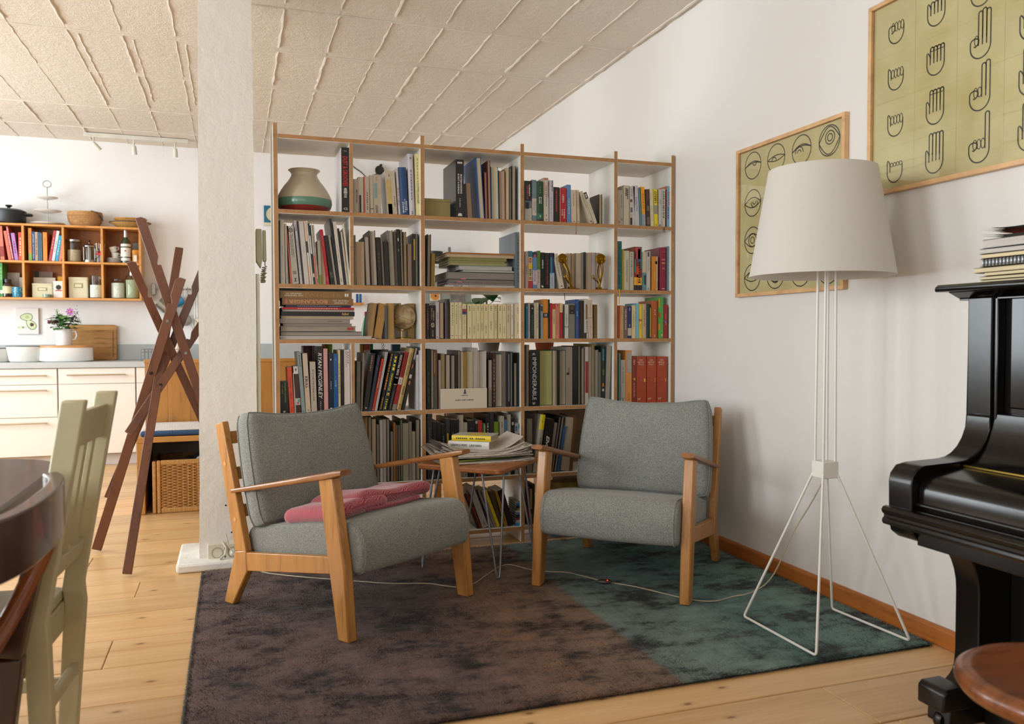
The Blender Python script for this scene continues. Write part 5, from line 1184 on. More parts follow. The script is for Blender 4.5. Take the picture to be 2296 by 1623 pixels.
def armchair(label, loc, rz):
    t = thing('armchair', label, 'armchair', loc, rz, 'pair of grey wool armchairs')
    W = .3175
    for s in (-1, 1):
        a, c = sorted((s*(W-.016), s*(W+.016)))
        b = MB(); b.prism([(-.028, 0), (.030, 0), (.128, .150), (.120, .232), (.048, .218)], a, c, 'x'); b.build('leg', m_chair, t, bevel=.005)          # rear leg
        b = MB(); b.prism([(.048, .218), (.122, .226), (-.028, .728), (-.078, .715)], *sorted((s*(W-.015), s*(W+.015))), 'x'); b.build('back_post', m_chair, t, bevel=.004)
        b = MB()
        for z_, y_ in ((.345, .052), (.56, -.012)): b.T = Matrix.Translation((s*(W+.0155), y_, z_)) @ Matrix.Rotation(PI/2, 4, 'Y'); b.lathe([(.001, -.002), (.0085, -.002), (.0085, .0007), (.001, .001)], seg=14)
        b.build('dowel_cap', m_dowel, t)
        b = MB(); b.prism([(.665, 0), (.722, 0), (.700, .26), (.640, .572), (.566, .560), (.620, .24)], *sorted((s*(W-.021), s*(W+.021))), 'x'); b.build('leg', m_chair, t, bevel=.006)   # front leg
        b = MB(); b.prism([(.105, .148), (.64, .228), (.632, .290), (.112, .222)], *sorted((s*(W-.013), s*(W+.013))), 'x'); b.build('side_rail', m_chair, t, bevel=.003)
        # armrest: tapers back, flares over the front leg
        b = MB(); secs = [(.030, .455, .018, .030), (.20, .489, .022, .034), (.45, .541, .025, .048), (.60, .573, .026, .062), (.655, .586, .026, .062), (.695, .594, .020, .052)]
        vs = []
        for (y, z, th, wd) in secs:
            for k in range(12):
                an = 2*PI*k/12; cx_, sx_ = math.cos(an), math.sin(an)
                vs.append((s*(W+.004)+wd/2*abs(cx_)**.55*(1 if cx_ > 0 else -1), y, z+th/2*abs(sx_)**.55*(1 if sx_ > 0 else -1)))
        n = 12; m_ = len(secs)
        b._add(vs, [(i*n+k, i*n+(k+1) % n, (i+1)*n+(k+1) % n, (i+1)*n+k) for i in range(m_-1) for k in range(n)]+[tuple(range(n))[::-1], tuple((m_-1)*n+k for k in range(n))])
        b.build('armrest', m_arm if True else m_chair, t, smooth=50)
    for y, z, h in ((-.032, .66, .05), (.012, .52, .05), (.055, .375, .05)):
        b = MB(); b.T = Matrix.Translation((0, y, z)) @ Matrix.Rotation(.27, 4, 'X'); b.box(-W+.015, W-.015, -.009, .009, -h/2, h/2); b.build('back_slat', m_chair, t, bevel=.003)
    for y, z in ((.14, .185), (.60, .245)):
        b = MB(); b.box(-W+.013, W-.013, y-.012, y+.012, z-.03, z+.022); b.build('cross_rail', m_chair, t, bevel=.002)
    SWd = .292
    seat = rounded([(.072, .208), (.735, .232), (.748, .335), (.700, .408), (.40, .372), (.075, .305)], [.02, .03, .07, .06, .2, .03], 5)
    b = MB(); rg = inset_loft(b, seat, -SWd, SWd, .016, .006)
    so = b.build('seat_cushion', m_fab, t, smooth=70)
    for x in (-SWd+.014, SWd-.014):
        b = MB(); i = min(range(len(rg)), key=lambda k: abs(rg[k][0][0]-x)); b.tube([Vector(q) for q in rg[i]], .0028, 6, True); b.build('piping', m_fab, so, smooth=80)
    # back cushion: plump slab leaning on the slats; waisted top edge
    b = MB(); NU, NV = 26, 20; TK = .050
    y0, z0, y1, z1 = .168, .322, .040, .768
    ax = Vector((0, y1-y0, z1-z0)); L_ = ax.length; ax.normalize(); nr = Vector((0, ax.z, -ax.y))      # nr points forward
    def P(u, v, sgn):
        cu, cv = max(0, abs(u)-.78)/.22, max(0, abs(v)-.78)/.22; k = 1-.035*(cu*cv)**1.2      # rounded corners
        x = u*k*(.302+.010*math.sin(PI*(v+1)/2)-.010*v)
        h = L_/2+v*(1-.05*(cu*cv)**1.2)*L_/2 - (.034*(1-abs(u)**2.4)*max(0, v)**1.5) + (.008*(1-u*u)*max(0, -v))
        e = max(abs(u), abs(v)); q = max(0, e-.90)/.10; drop = .022*(1-math.sqrt(max(0, 1-q*q)))
        th = TK - drop + .020*(1-u*u)*(1-v*v)
        return Vector((x, y0, z0))+ax*h+nr*(sgn*th)
    def sp(k, n): a = -1+2*k/n; return math.copysign(1-(1-abs(a))**1.5, a)
    F = [[P(sp(i, NU), sp(j, NV), 1) for j in range(NV+1)] for i in range(NU+1)]; K = [[P(sp(i, NU), sp(j, NV), -1) for j in range(NV+1)] for i in range(NU+1)]
    for G, fl in ((F, 0), (K, 1)):
        vs = [p for r_ in G for p in r_]; fs = [(i*(NV+1)+j, (i+1)*(NV+1)+j, (i+1)*(NV+1)+j+1, i*(NV+1)+j+1) for i in range(NU) for j in range(NV)]
        b._add(vs, [f[::-1] for f in fs] if fl else fs)
    loop = [(i, 0) for i in range(NU)]+[(NU, j) for j in range(NV)]+[(i, NV) for i in range(NU, 0, -1)]+[(0, j) for j in range(NV, 0, -1)]
    n = len(loop); vs = []
    cen = (Vector((0, y0, z0))+ax*(L_/2))
    for f in (1, .5, 0, -.5, -1):
        for (i, j) in loop:
            a, c = F[i][j], K[i][j]; p = a.lerp(c, (1-f)/2); o_ = (p-cen); o_ -= nr*o_.dot(nr); vs.append(p+o_.normalized()*.006*(1-f*f))
    b._add(vs, [(k*n+i, k*n+(i+1) % n, (k+1)*n+(i+1) % n, (k+1)*n+i) for k in range(4) for i in range(n)])
    bo = b.build('back_cushion', m_fab, t, smooth=80)
    me = bo.data; bm = bmesh.new(); bm.from_mesh(me); bmesh.ops.remove_doubles(bm, verts=bm.verts[:], dist=.0006); bmesh.ops.recalc_face_normals(bm, faces=bm.faces[:]); bm.to_mesh(me); bm.free()
    me.polygons.foreach_set('use_smooth', [True]*len(me.polygons))
    for sg in (1, -1):
        b = MB(); b.tube([(F if sg > 0 else K)[i][j]+nr*sg*.006 for (i, j) in loop], .0027, 6, True); b.build('piping', m_fab, bo, smooth=80)
    return t
Lc = armchair('Grey armchair with wooden frame beside pillar, red throw on seat', (-.02+.83*.3175, 3.448+.557*.3175, RZ+.001), math.atan2(-.557, -.83))
fw2 = Vector((-.674, -.739, 0)); wv = Vector((-.739, .674, 0)); o2 = Vector((1.694, 2.825, 0))-fw2*.70+wv*.3225
Rc = armchair('Grey armchair with wooden frame by white wall, empty seat', (o2.x, o2.y, RZ+.001), math.atan2(.674, -.739))

# folded throw on the seat beside the pillar
def herring():
    m, nt, b = newmat('herringbone_wool'); co = N(nt, 'ShaderNodeTexCoord').outputs['UV']
    sx = N(nt, 'ShaderNodeSeparateXYZ'); nt.links.new(co, sx.inputs[0])
    pp = N(nt, 'ShaderNodeMath', operation='PINGPONG'); pp.inputs[1].default_value = .014; nt.links.new(sx.outputs[1], pp.inputs[0])
    ad = N(nt, 'ShaderNodeMath', operation='ADD'); nt.links.new(sx.outputs[0], ad.inputs[0]); nt.links.new(pp.outputs[0], ad.inputs[1])
    ml = N(nt, 'ShaderNodeMath', operation='MULTIPLY'); ml.inputs[1].default_value = 900; nt.links.new(ad.outputs[0], ml.inputs[0])
    sn = N(nt, 'ShaderNodeMath', operation='SINE'); nt.links.new(ml.outputs[0], sn.inputs[0])
    r = ramp(nt, sn.outputs[0], [(.35, '921a2e'), (.72, 'c47a82')]); r.color_ramp.elements[0].position = .2
    nt.links.new(r.outputs[0], b.inputs['Base Color']); b.inputs['Roughness'].default_value = .95; b.inputs['Sheen Weight'].default_value = .4
    co2 = N(nt, 'ShaderNodeTexCoord').outputs['Object']; fz = noise(nt, co2, 350, 2); bumpn(nt, b, fz.outputs[0], .4, .002); return m
m_throw = herring()
# chair frame: +x is the near arm, -x the far arm, y forward; the throw runs from near arm to far arm along the seat
th = thing('throw_blanket', 'Red herringbone throw folded on armchair seat beside pillar', 'blanket', Lc.location, Lc.rotation_euler.z)
def seat_z(y): return .305+(.408-.305)*max(0, min(1, (y-.075)/.62))+.006
def sheet(name, path, y0, y1, thick, skew=0, nseg=22, wav=.004, taper=0):
    """path: (x, dz) polyline of the sheet's middle line; swept along y; closed rounded cross-section"""
    pts = [Vector((p[0], p[1], 0)) for p in path]; dense = []
    for a, c in zip(pts[:-1], pts[1:]):
        n = max(2, int((c-a).length/.012))
        dense += [a.lerp(c, k/n) for k in range(n)]
    dense.append(pts[-1])
    for _ in range(3): dense = [dense[0]]+[(dense[i-1]+dense[i]*2+dense[i+1])/4 for i in range(1, len(dense)-1)]+[dense[-1]]
    nrm = []
    for i, p in enumerate(dense):
        d = (dense[min(i+1, len(dense)-1)]-dense[max(i-1, 0)]); d.normalize(); nrm.append(Vector((-d.y, d.x, 0)))
    top = [p+n_*thick/2 for p, n_ in zip(dense, nrm)]; bot = [p-n_*thick/2 for p, n_ in zip(dense, nrm)]
    def cap_(c, n_, d_): return [c+n_*(thick/2*math.cos(PI*k/6))+d_*(thick*.62*math.sin(PI*k/6)) for k in range(1, 6)]
    endc = cap_(dense[-1], nrm[-1], (dense[-1]-dense[-2]).normalized()); stc = cap_(dense[0], -nrm[0], -(dense[1]-dense[0]).normalized())
    loop = top+endc+bot[::-1]+stc; n = len(loop); arc = [0]
    for i in range(1, n): arc.append(arc[-1]+(loop[i]-loop[i-1]).length)
    b = MB(); vs = []; uv = []
    for j in range(nseg+1):
        v = j/nseg; e = abs(2*v-1); sh = .25+.75*math.sqrt(max(0, 1-max(0, (e-.78)/.22)**2))
        for i, p in enumerate(loop):
            y = y0+(y1-y0)*v + skew*p.x + .006*math.sin(p.x*23+v*3)
            c = dense[min(range(0, len(dense), 3), key=lambda q: (dense[q]-p).length_squared)] if sh < 1 else p
            q = c+(p-c)*sh if sh < 1 else p
            z = seat_z(y)+q.y+wav*math.sin(p.x*19+v*6)*(.4+q.y*8)
            vs.append((q.x, y, z)); uv.append((y, arc[i]))
    fs = [(j*n+i, j*n+(i+1) % n, (j+1)*n+(i+1) % n, (j+1)*n+i) for j in range(nseg) for i in range(n)]+[tuple(range(n))[::-1], tuple(nseg*n+i for i in range(n))]
    b._add(vs, fs); o = b.build(name, m_throw, th, smooth=70)
    l = o.data.uv_layers.new(name='UVMap')
    for lp_ in o.data.loops: l.data[lp_.index].uv = uv[lp_.vertex_index]
    return o
sheet('lower_fold', [(-.215, .014), (-.10, .015), (.0, .016), (.10, .016)], .27, .56, .028, .10)
sheet('upper_fold', [(-.275, .050), (-.20, .050), (-.10, .050), (.0, .058), (.07, .066), (.12, .054)], .255, .55, .056, .10)
sheet('pouch_fold', [(.02, .036), (.08, .036), (.16, .035), (.258, .032)], .262, .565, .064, .10)
b = MB(); random.seed(4)
for k in range(22):
    y = .28+.25*k/21; p = Vector((-.205, y-.02, seat_z(y)+.010)); q = p+Vector((-.05-.012*R(), .012*(R()-.5), -.006+.004*R())); b.tube([p, p.lerp(q, .5)+Vector((0, 0, .003)), q], [.003, .0025, .0016], 5)
b.build('fringe', M('c9b59c', .9), th, smooth=80, kind='stuff', label='pale twisted fringe')
# ================================================================ side table between the armchairs
m_ttop = WOOD('a5683a', '8a4e26', (1.5, 10, 10), 3, .35, .2); m_rod = M('8f8f96', .4, .05, metal=.6)
tc_ = Vector((1.085, 3.665, 0)); ang = math.radians(45.5)
tb = thing('side_table', 'Square wooden side table on hairpin legs between the armchairs', 'side table', (tc_.x, tc_.y, RZ), ang)
h = .215; b = MB(); b.prism(rounded([(-h, -h), (h, -h), (h, h), (-h, h)], .03, 5), .464, .488, 'z'); b.build('tabletop', m_ttop, tb, bevel=.006, bseg=3)
for sx_ in (-1, 1):
    for sy_ in (-1, 1):
        c = Vector((sx_*.165, sy_*.165, 0)); f = Vector((sx_*.193, sy_*.193, .006))
        d = Vector((-sy_, sx_, 0)).normalized(); a1 = c+d*.052-Vector((sx_*.02, sy_*.02, 0)); a2 = c-d*.052-Vector((sx_*.02, sy_*.02, 0))
        b = MB(); b.tube([(a1.x, a1.y, .464), f+d*.010+Vector((0, 0, .03)), f+d*.007+Vector((0, 0, .004)), f, f-d*.007+Vector((0, 0, .004)), f-d*.010+Vector((0, 0, .03)), (a2.x, a2.y, .464)], .005, 8)
        b.box(c.x-.035, c.x+.035, c.y-.035, c.y+.035, .461, .4642); b.build('leg', m_rod, tb, smooth=50)
# newspapers: wavy folded sheets
def paper_mat():
    m, nt, b = newmat('newsprint'); co = N(nt, 'ShaderNodeTexCoord').outputs['Object']
    a = noise(nt, co, 60, 4, (1, 6, 6)); r = ramp(nt, a.outputs[0], [(.35, 'a0978c'), (.6, 'c6bdb2')]); nt.links.new(r.outputs[0], b.inputs['Base Color']); b.inputs['Roughness'].default_value = .9; return m
m_news = paper_mat(); random.seed(14)
TZ = RZ+.489; zz = TZ
papers = [(.43, .31, .004, 'Folded newspaper lowest on the side table'), (.40, .29, .006, 'Folded newspaper above the bright magazines'), (.44, .30, .006, 'Crumpled newspaper with upturned ends in the pile'), (.42, .28, .006, 'Curling newspaper high in the pile'), (.40, .27, .006, 'Newspaper topmost under the white book')]
def newspaper(i, L_, W_, th_, label, z, cx, cy, rz, lift0, lift1):
    t = thing('newspaper', label, 'newspaper', (cx, cy, z), rz, 'newspapers piled on the side table')
    nl = 2 if i == 0 else 4
    for k in range(nl):
        dz = th_*(k+.5)/nl; ex0, ex1 = (R()-.5)*.03, (R()-.5)*.03; l0, l1 = lift0*(k+1)/nl*(0.8+.5*R()), lift1*(k+1)/nl*(.8+.5*R()); ph = R()*6
        def f(u, v):
            x = -L_/2+ex0+(L_+ex1-ex0)*u; y = -W_/2+W_*v+.006*math.sin(u*5+ph); a = max(0, (.34-u)/.34); c = max(0, (u-.66)/.34)
            return (x, y, dz+l0*a**1.6+l1*c**1.6+.0016*math.sin(u*17+ph+v*4)*(.3+a+c))
        b = MB(); b.grid(f, 22, 6); b.grid(lambda u, v: tuple(Vector(f(u, v))-Vector((0, 0, .0022))), 22, 6)
        # folded edge along the front
        b.tube([Vector(f(u/22, 0))-Vector((0, 0, .0011)) for u in range(23)], .0024, 6)
        b.build('sheet', m_news, t, smooth=60)
    return z+th_
TA = math.radians(-3)
zz = newspaper(0, *papers[0], TZ+.001, tc_.x+.01, tc_.y+.05, TA+.12, .0, .004)
def flat_free(name, cx, cy, z, w, d, h, rz, cov, label, cat, group=None, spine=None, pg='b9ac98', hard=True):
    t_ = .0022; o = MB(); o.box(-w/2, w/2, -d/2, d/2, 0, t_).box(-w/2, w/2, -d/2, d/2, h-t_, h)
    n = 6; arc = [(-d/2-.004*math.sin(PI*k/n), h*k/n) for k in range(n+1)]
    o.prism([(-d/2+t_, 0)]+arc[:1]+arc+[(-d/2+t_, h)], -w/2, w/2, 'x', 1)
    ob = o.build(name, [M(cov, .4, .05, 12), M(spine or cov, .4, .05, 12)]); place(ob, Vector((cx, cy, z)), rz)
    p = MB(); p.box(-w/2+.003, w/2-.003, -d/2+t_, d/2-.004, t_, h-t_); p.build('pages', M(pg, .85, .13, 260, stretch=(.02, .02, 1)), ob)
    return tag(ob, label, cat, group), z+h+.0006
o, zz = flat_free('magazine', tc_.x-.0, tc_.y+.05, zz+.0015, .27, .21, .007, TA+.25, '8c8a3a', 'Green and yellow magazine between newspapers on side table', 'magazine', spine='7c8c30')
b = MB(); b.box(-.06, .09, -.1068, -.1058, .0015, .0055); b.build('spine_band', M('b8a030', .5), o)
o, zz = flat_free('magazine', tc_.x+.0, tc_.y+.06, zz, .30, .21, .006, TA+.18, '28365c', 'Dark blue magazine between newspapers on side table', 'magazine')
zz = newspaper(1, *papers[1], zz+.001, tc_.x+.03, tc_.y+.07, TA+.06, .012, .02)
zz = newspaper(2, *papers[2], zz+.001, tc_.x-.01, tc_.y+.07, TA-.02, .03, .028)
zz = newspaper(3, *papers[3], zz+.001, tc_.x+.02, tc_.y+.08, TA+.06, .040, .035)
zz = newspaper(4, *papers[4], zz+.001, tc_.x+.02, tc_.y+.09, TA+.02, .030, .045)
wz = zz
o, zz = flat_free('book', tc_.x+.0, tc_.y+.10, wz-.002, .205, .135, .036, -.63, 'c9c6c0', 'White thick hardback under the yellow book on side table', 'book', 'books on the side table', pg='a8977f')
text(o, 'HERKUNFT   SASA STANISIC', .155, .011, frame((-.012, -.0725, .018), (-1, 0, 0), (0, 0, -1)), M('2c2a28', .5), .01)
o, zz = flat_free('book', tc_.x+.012, tc_.y+.105, zz, .195, .13, .026, -.60, 'b5b2b0', 'Yellow-spined hardback topmost on the side table', 'book', 'books on the side table', spine='d8bc14', pg='a8977f')
b = MB()
for k in range(15):
    if k not in (6, 9): b.box(-.075+.0098*k, -.075+.0098*k+.0062, -.0703, -.0696, .0095, .0155)
b.build('lettering', M('2c2610', .5), o)
b = MB(); b.T = Matrix.Translation((.01, .0, .0262)); b.lathe([(.001, .0002), (.05, .0002), (.05, .0004), (.001, .0004)], seg=28, sx=1.1, sy=.75); b.build('cover_print', M('d0b418', .45), o)

# ================================================================ floor lamp
m_lw = M('d9d6ce', .4, .02)
lamp = thing('floor_lamp', 'White wire-legged floor lamp with cone shade before the posters', 'floor lamp', (2.01, 2.41, RZ))
def wire(pts, name):
    b = MB(); P = [Vector(p) for p in pts]; out = []
    for i, p in enumerate(P):
        if 0 < i < len(P)-1:
            a = (P[i-1]-p).normalized(); c = (P[i+1]-p).normalized(); r_ = .014
            for k in range(5): t = k/4; out.append((p+a*r_)*(1-t)**2+p*2*t*(1-t)+(p+c*r_)*t*t)
        else: out.append(p)
    b.tube(out, .0048, 8); return b.build(name, m_lw, lamp, smooth=60)
F = {'a': (-.192, .21), 'b': (-.191, -.196), 'c': (.182, .17), 'd': (.206, -.193)}
cz, tz = .60-RZ, 1.50
for k1, k2, sgn in (('a', 'b', -1), ('c', 'd', 1)):
    x = sgn*.026
    wire([(x*.8, .020, tz), (x, .022, cz), (F[k1][0], F[k1][1], .006), (F[k2][0], F[k2][1], .006), (x, -.022, cz), (x*.8, -.020, tz)], 'leg_frame')
b = MB(); b.box(-.034, .034, -.031, .031, cz-.03, cz+.03); b.build('collar', m_lw, lamp, bevel=.003)
def shade_mat():
    m, nt, b = newmat('lamp_shade_cotton'); co = N(nt, 'ShaderNodeTexCoord').outputs['Object']; a = noise(nt, co, 500, 2, (1, 1, .3)); r = ramp(nt, a.outputs[0], [(.3, 'e4e0da'), (.7, 'e8e5df')])
    out = nt.nodes['Material Output']; nt.links.new(r.outputs[0], b.inputs['Base Color']); b.inputs['Roughness'].default_value = .95; b.inputs['Specular IOR Level'].default_value = .1
    tr = N(nt, 'ShaderNodeBsdfTranslucent'); nt.links.new(r.outputs[0], tr.inputs[0]); mi = N(nt, 'ShaderNodeMixShader'); mi.inputs[0].default_value = .45
    nt.links.new(b.outputs[0], mi.inputs[1]); nt.links.new(tr.outputs[0], mi.inputs[2]); nt.links.new(mi.outputs[0], out.inputs[0]); return m
zs0, zs1 = 1.292-RZ, 1.668-RZ; b = MB(); sx0 = -.025
b.lathe([(.248, zs0), (.247, zs0+.002), (.183, zs1), (.181, zs1), (.245, zs0+.002), (.248, zs0)], (sx0, 0, 0), 72, cap=False); b.build('shade', shade_mat(), lamp, smooth=50)
b = MB()
for a in range(3): b.tube([(sx0, 0, zs1-.05), (sx0+.18*math.cos(2.1*a), .18*math.sin(2.1*a), zs1-.03)], .002, 6)
b.build('shade_ring', m_lw, lamp)
b = MB(); b.lathe([(.001, tz-.03), (.02, tz-.03), (.02, tz+.02), (.001, tz+.02)], (sx0*.6, 0, 0), 16).ball((sx0*.8, 0, tz+.06), .035, 16, 10); b.build('bulb', M('e8e4da', .3), lamp, smooth=40)
# cord from socket along the rug to the lamp, with a foot switch
cord_px = [(548, 1262, .03), (580, 1284, .02), (640, 1292, RZ), (720, 1299, RZ), (800, 1305, RZ), (880, 1311, RZ), (960, 1309, RZ), (1000, 1316, RZ), (1040, 1320, RZ), (1065, 1310, RZ), (1095, 1288, RZ), (1120, 1271, RZ), (1145, 1266, RZ), (1185, 1279, RZ), (1230, 1284, RZ), (1270, 1284, RZ), (1310, 1294, RZ), (1335, 1301, RZ), (1375, 1309, RZ), (1420, 1316, RZ), (1470, 1328, RZ), (1530, 1343, RZ), (1570, 1350, RZ), (1610, 1350, RZ), (1645, 1338, RZ)]
pts = [onZ(x, y, z)+Vector((0, 0, .004)) for x, y, z in cord_px]
base = pts[-1]; end = Vector((1.995, 2.395, cz+RZ-.03)); 
pts += [base+Vector((.045, -.05, .018)), base+Vector((.10, -.12, .09)), base.lerp(end, .62)+Vector((.02, 0, -.03)), base.lerp(end, .85)+Vector((.01, 0, -.02)), end]
pts = [Vector((-.045, 4.045, .155)), Vector((-.03, 4.00, .09))]+pts
m_cord = M('b5a68c', .35, .05)
sm = pts
for _ in range(2):
    ns = [sm[0]]
    for i in range(len(sm)-1): ns += [sm[i].lerp(sm[i+1], .25), sm[i].lerp(sm[i+1], .75)]
    sm = ns+[sm[-1]]
b = MB(); b.tube(sm, .0026, 6); cd = b.build('lamp_cord', m_cord, smooth=60); tag(cd, 'Thin transparent lamp cord running across the rug to floor lamp', 'cord')
c = onZ(1355, 1306, RZ+.008); b = MB(); b.ball((0, 0, .010), .034, 20, 10, (1, .55, .3)); sw = b.build('foot_switch', M('4a403a', .15, .1, coat=.5), smooth=60); place(sw, c-Vector((0, 0, .004)), -.35)
tag(sw, 'Dark glossy inline foot switch with red light on the rug', 'switch')
mr, nt, bb = newmat('red_light'); bb.inputs['Base Color'].default_value = (.8, .02, .02, 1); bb.inputs['Emission Color'].default_value = (1, .05, .03, 1); bb.inputs['Emission Strength'].default_value = 2
b = MB(); b.ball((.012, -.012, .0175), .003, 8, 6); b.build('indicator', mr, sw)

# sockets on the pillar
m_sock = M('cfc8b4', .45, .02)
for px, py, lb in ((487, 1238, 'Cream wall socket on pillar, empty, next to the plugged one'), (523, 1236, 'Cream wall socket on pillar with cord plugged in')):
    q = onY(px, py, 4.062); t = thing('wall_socket', lb, 'socket', (q.x, 4.062, q.z), 0, 'twin wall sockets')
    s_ = .0415; b = MB(); b.box(-s_, s_, -.012, .010, -s_, s_); b.build('plate', m_sock, t, bevel=.003)
    b = MB(); b.T = Matrix.Translation((0, -.0125, 0)) @ Matrix.Rotation(PI/2, 4, 'X'); b.lathe([(.001, -.004), (.021, -.004), (.022, .0012), (.026, .0012), (.027, -.001)], seg=28); b.build('well', M('a59d88', .5), t, smooth=30)
    b = MB()
    for x_, z_ in ((-.0095, .004), (.0095, .004)): b.ball((x_, -.0075, z_), .0028, 8, 6)
    b.box(-.003, .003, -.010, -.006, -.021, -.015); b.build('contacts', m_dark, t)
    if 'plugged' in lb and 'cord' in lb:
        b = MB(); b.T = Matrix.Translation((0, -.016, 0)) @ Matrix.Rotation(PI/2, 4, 'X'); b.lathe([(.001, -.004), (.018, -.004), (.016, .02), (.006, .03), (.001, .03)], seg=20); b.build('plug', M('bfc0b8', .2, coat=.3), t, smooth=40)
b = MB(); b.tube([(-.06, 4.055, .115), (-.045, 4.045, .09), (-.05, 4.03, .06), (-.075, 4.01, .045)], .005, 8); tag(b.build('cable_sleeve', M('d0cbbd', .5), smooth=60), 'White cable loop below the sockets on pillar foot', 'cable')
# ================================================================ piano
m_blk = M('0b0908', .2, .15, 6, bump=.03, bs=30, spec=.42); m_blk2 = M('120d0a', .3, .25, 8, bump=.04, bs=40, spec=.45); m_brass = M('9c8038', .35, .1, metal=1)
PY = 1.75; PN = .25       # far and near ends of the case
pn = thing('upright_piano', 'Old black upright piano standing against the white wall', 'piano', (2.0, 1.0, 0))
def ppart(poly, y0, y1, name, mat=None, bev=.003, r=None, n=5):
    b = MB(); b.prism(rounded(poly, r, n) if r else poly, y0, y1, 'y'); return b.build(name, mat or m_blk, pn, world=True, bevel=bev, smooth=None)
B = 2.315; AW = .078
# side walls: upper case side with swept shoulder down to the key arm
def side(y0, y1):
    prof = [(B, .02), (B, 1.185), (1.938, 1.185), (1.938, .86)]
    for k in range(7): t = k/6; prof.append((1.938-.105*t**1.6, .86-.118*(1-(1-t)**1.9)))
    prof += [(1.720, .738), (1.690, .732), (1.672, .712), (1.667, .69), (1.669, .585), (1.676, .555), (1.70, .538), (1.745, .527), (1.78, .524)]
    for k in range(9): a = PI/2*k/8; prof.append((1.79+.118*math.sin(a), .524-.155*(1-math.cos(a))))
    prof += [(1.908, .20), (1.905, .17)]
    for k in range(1, 8): a = PI/2*k/7; prof.append((1.905-.085*(1-math.cos(a)), .17-.062*math.sin(a)))
    prof += [(1.815, .10), (1.812, .02)]
    ppart(prof, y0, y1, 'side_arm', bev=.004)
side(PY-AW, PY); side(PN, PN+AW)
ppart([(1.782, .068), (1.782, .118), (1.795, .13), (1.86, .13), (1.90, .068)], PY-AW-.006, PY+.006, 'toe_block', m_blk2, .006)
ppart([(1.782, .068), (1.782, .118), (1.795, .13), (1.86, .13), (1.90, .068)], PN-.006, PN+AW+.006, 'toe_block', m_blk2, .006)
for y_ in (PY-.04, PN+.04):
    b = MB(); b.T = Matrix.Translation((1.83, y_, .028)) @ Matrix.Rotation(PI/2, 4, 'X'); b.lathe([(.001, -.012), (.026, -.012), (.028, -.006), (.028, .006), (.026, .012), (.001, .012)], seg=20)
    b.T = Matrix(); b.beam((1.83, y_-.018, .028), (1.845, y_-.018, .07), .006, .016).beam((1.83, y_+.018, .028), (1.845, y_+.018, .07), .006, .016); b.build('caster', m_blk2, pn, world=True, smooth=40)
# panels
i0, i1 = PN+AW, PY-AW
ppart([(1.972, .84), (1.972, 1.185), (2.0, 1.185), (2.0, .84)], i0, i1, 'upper_frame')
b = MB(); b.box(1.950, 1.972, i0+.04, i1-.045, .885, 1.18); b.build('upper_panel', M('0d0a09', .14, .1, 4, spec=.35), pn, world=True, bevel=.004)
ppart([(1.945, .85), (1.945, 1.185), (1.972, 1.185), (1.972, .85)], i1-.012, i1, 'pilaster'); ppart([(1.945, .85), (1.945, 1.185), (1.972, 1.185), (1.972, .85)], i0, i0+.012, 'pilaster')
# fallboard swept down over the keys, with its nose and mouldings
fb = [(1.975, .872), (1.948, .868)]
for k in range(7): t = k/6; fb.append((1.948-.10*t**1.5, .868-.135*(1-(1-t)**1.9)))
fb += [(1.835, .730), (1.84, .715), (1.975, .70)]
ppart(fb, i0, i1, 'fallboard_back')
lid = [(1.838, .729), (1.745, .716), (1.715, .708), (1.698, .694), (1.692, .676), (1.692, .640), (1.71, .636), (1.84, .70)]
ppart(lid, i0, i1, 'key_lid')
b = MB(); b.beam((1.842, i0+.01, .7325), (1.842, i1-.005, .7325), .006, .004); b.build('hinge_strip', m_brass, pn, world=True)
for z_, d in ((.637, .006), (.618, .004)):
    b = MB(); b.tube([(1.692, i0, z_), (1.692, i1, z_)], d, 8); b.build('key_moulding', m_blk2, pn, world=True, smooth=60)
ppart([(1.70, .575), (1.70, .64), (1.95, .64), (1.95, .575)], i0, i1, 'key_slip')
ppart([(1.69, .53), (1.69, .58), (2.0, .58), (2.0, .53)], i0, i1, 'key_bed')
mo = [(1.668, .622), (1.658, .620), (1.652, .612), (1.655, .603), (1.661, .599), (1.661, .591), (1.656, .588), (1.654, .580), (1.659, .572), (1.668, .570)]
ppart(mo, PN-.008, PY+.008, 'front_moulding', m_blk2, .0008)
ppart([(2.02, .06), (2.02, .54), (2.04, .54), (2.04, .06)], i0, i1, 'lower_panel', M('080706', .35, .1))
ppart([(1.93, .02), (1.93, .12), (2.04, .12), (2.04, .02)], i0, i1, 'bottom_rail', M('080706', .35, .1))
ppart([(1.905, 1.200), (1.945, 1.183), (1.945, 1.178), (2.322, 1.178), (2.322, 1.202), (1.905, 1.202)], PN-.035, PY+.035, 'cornice', m_blk, .002)
ppart([(1.880, 1.206), (1.884, 1.202), (2.326, 1.202), (2.326, 1.222), (1.890, 1.222), (1.880, 1.214)], PN-.06, PY+.06, 'top_lid', m_blk, .002)
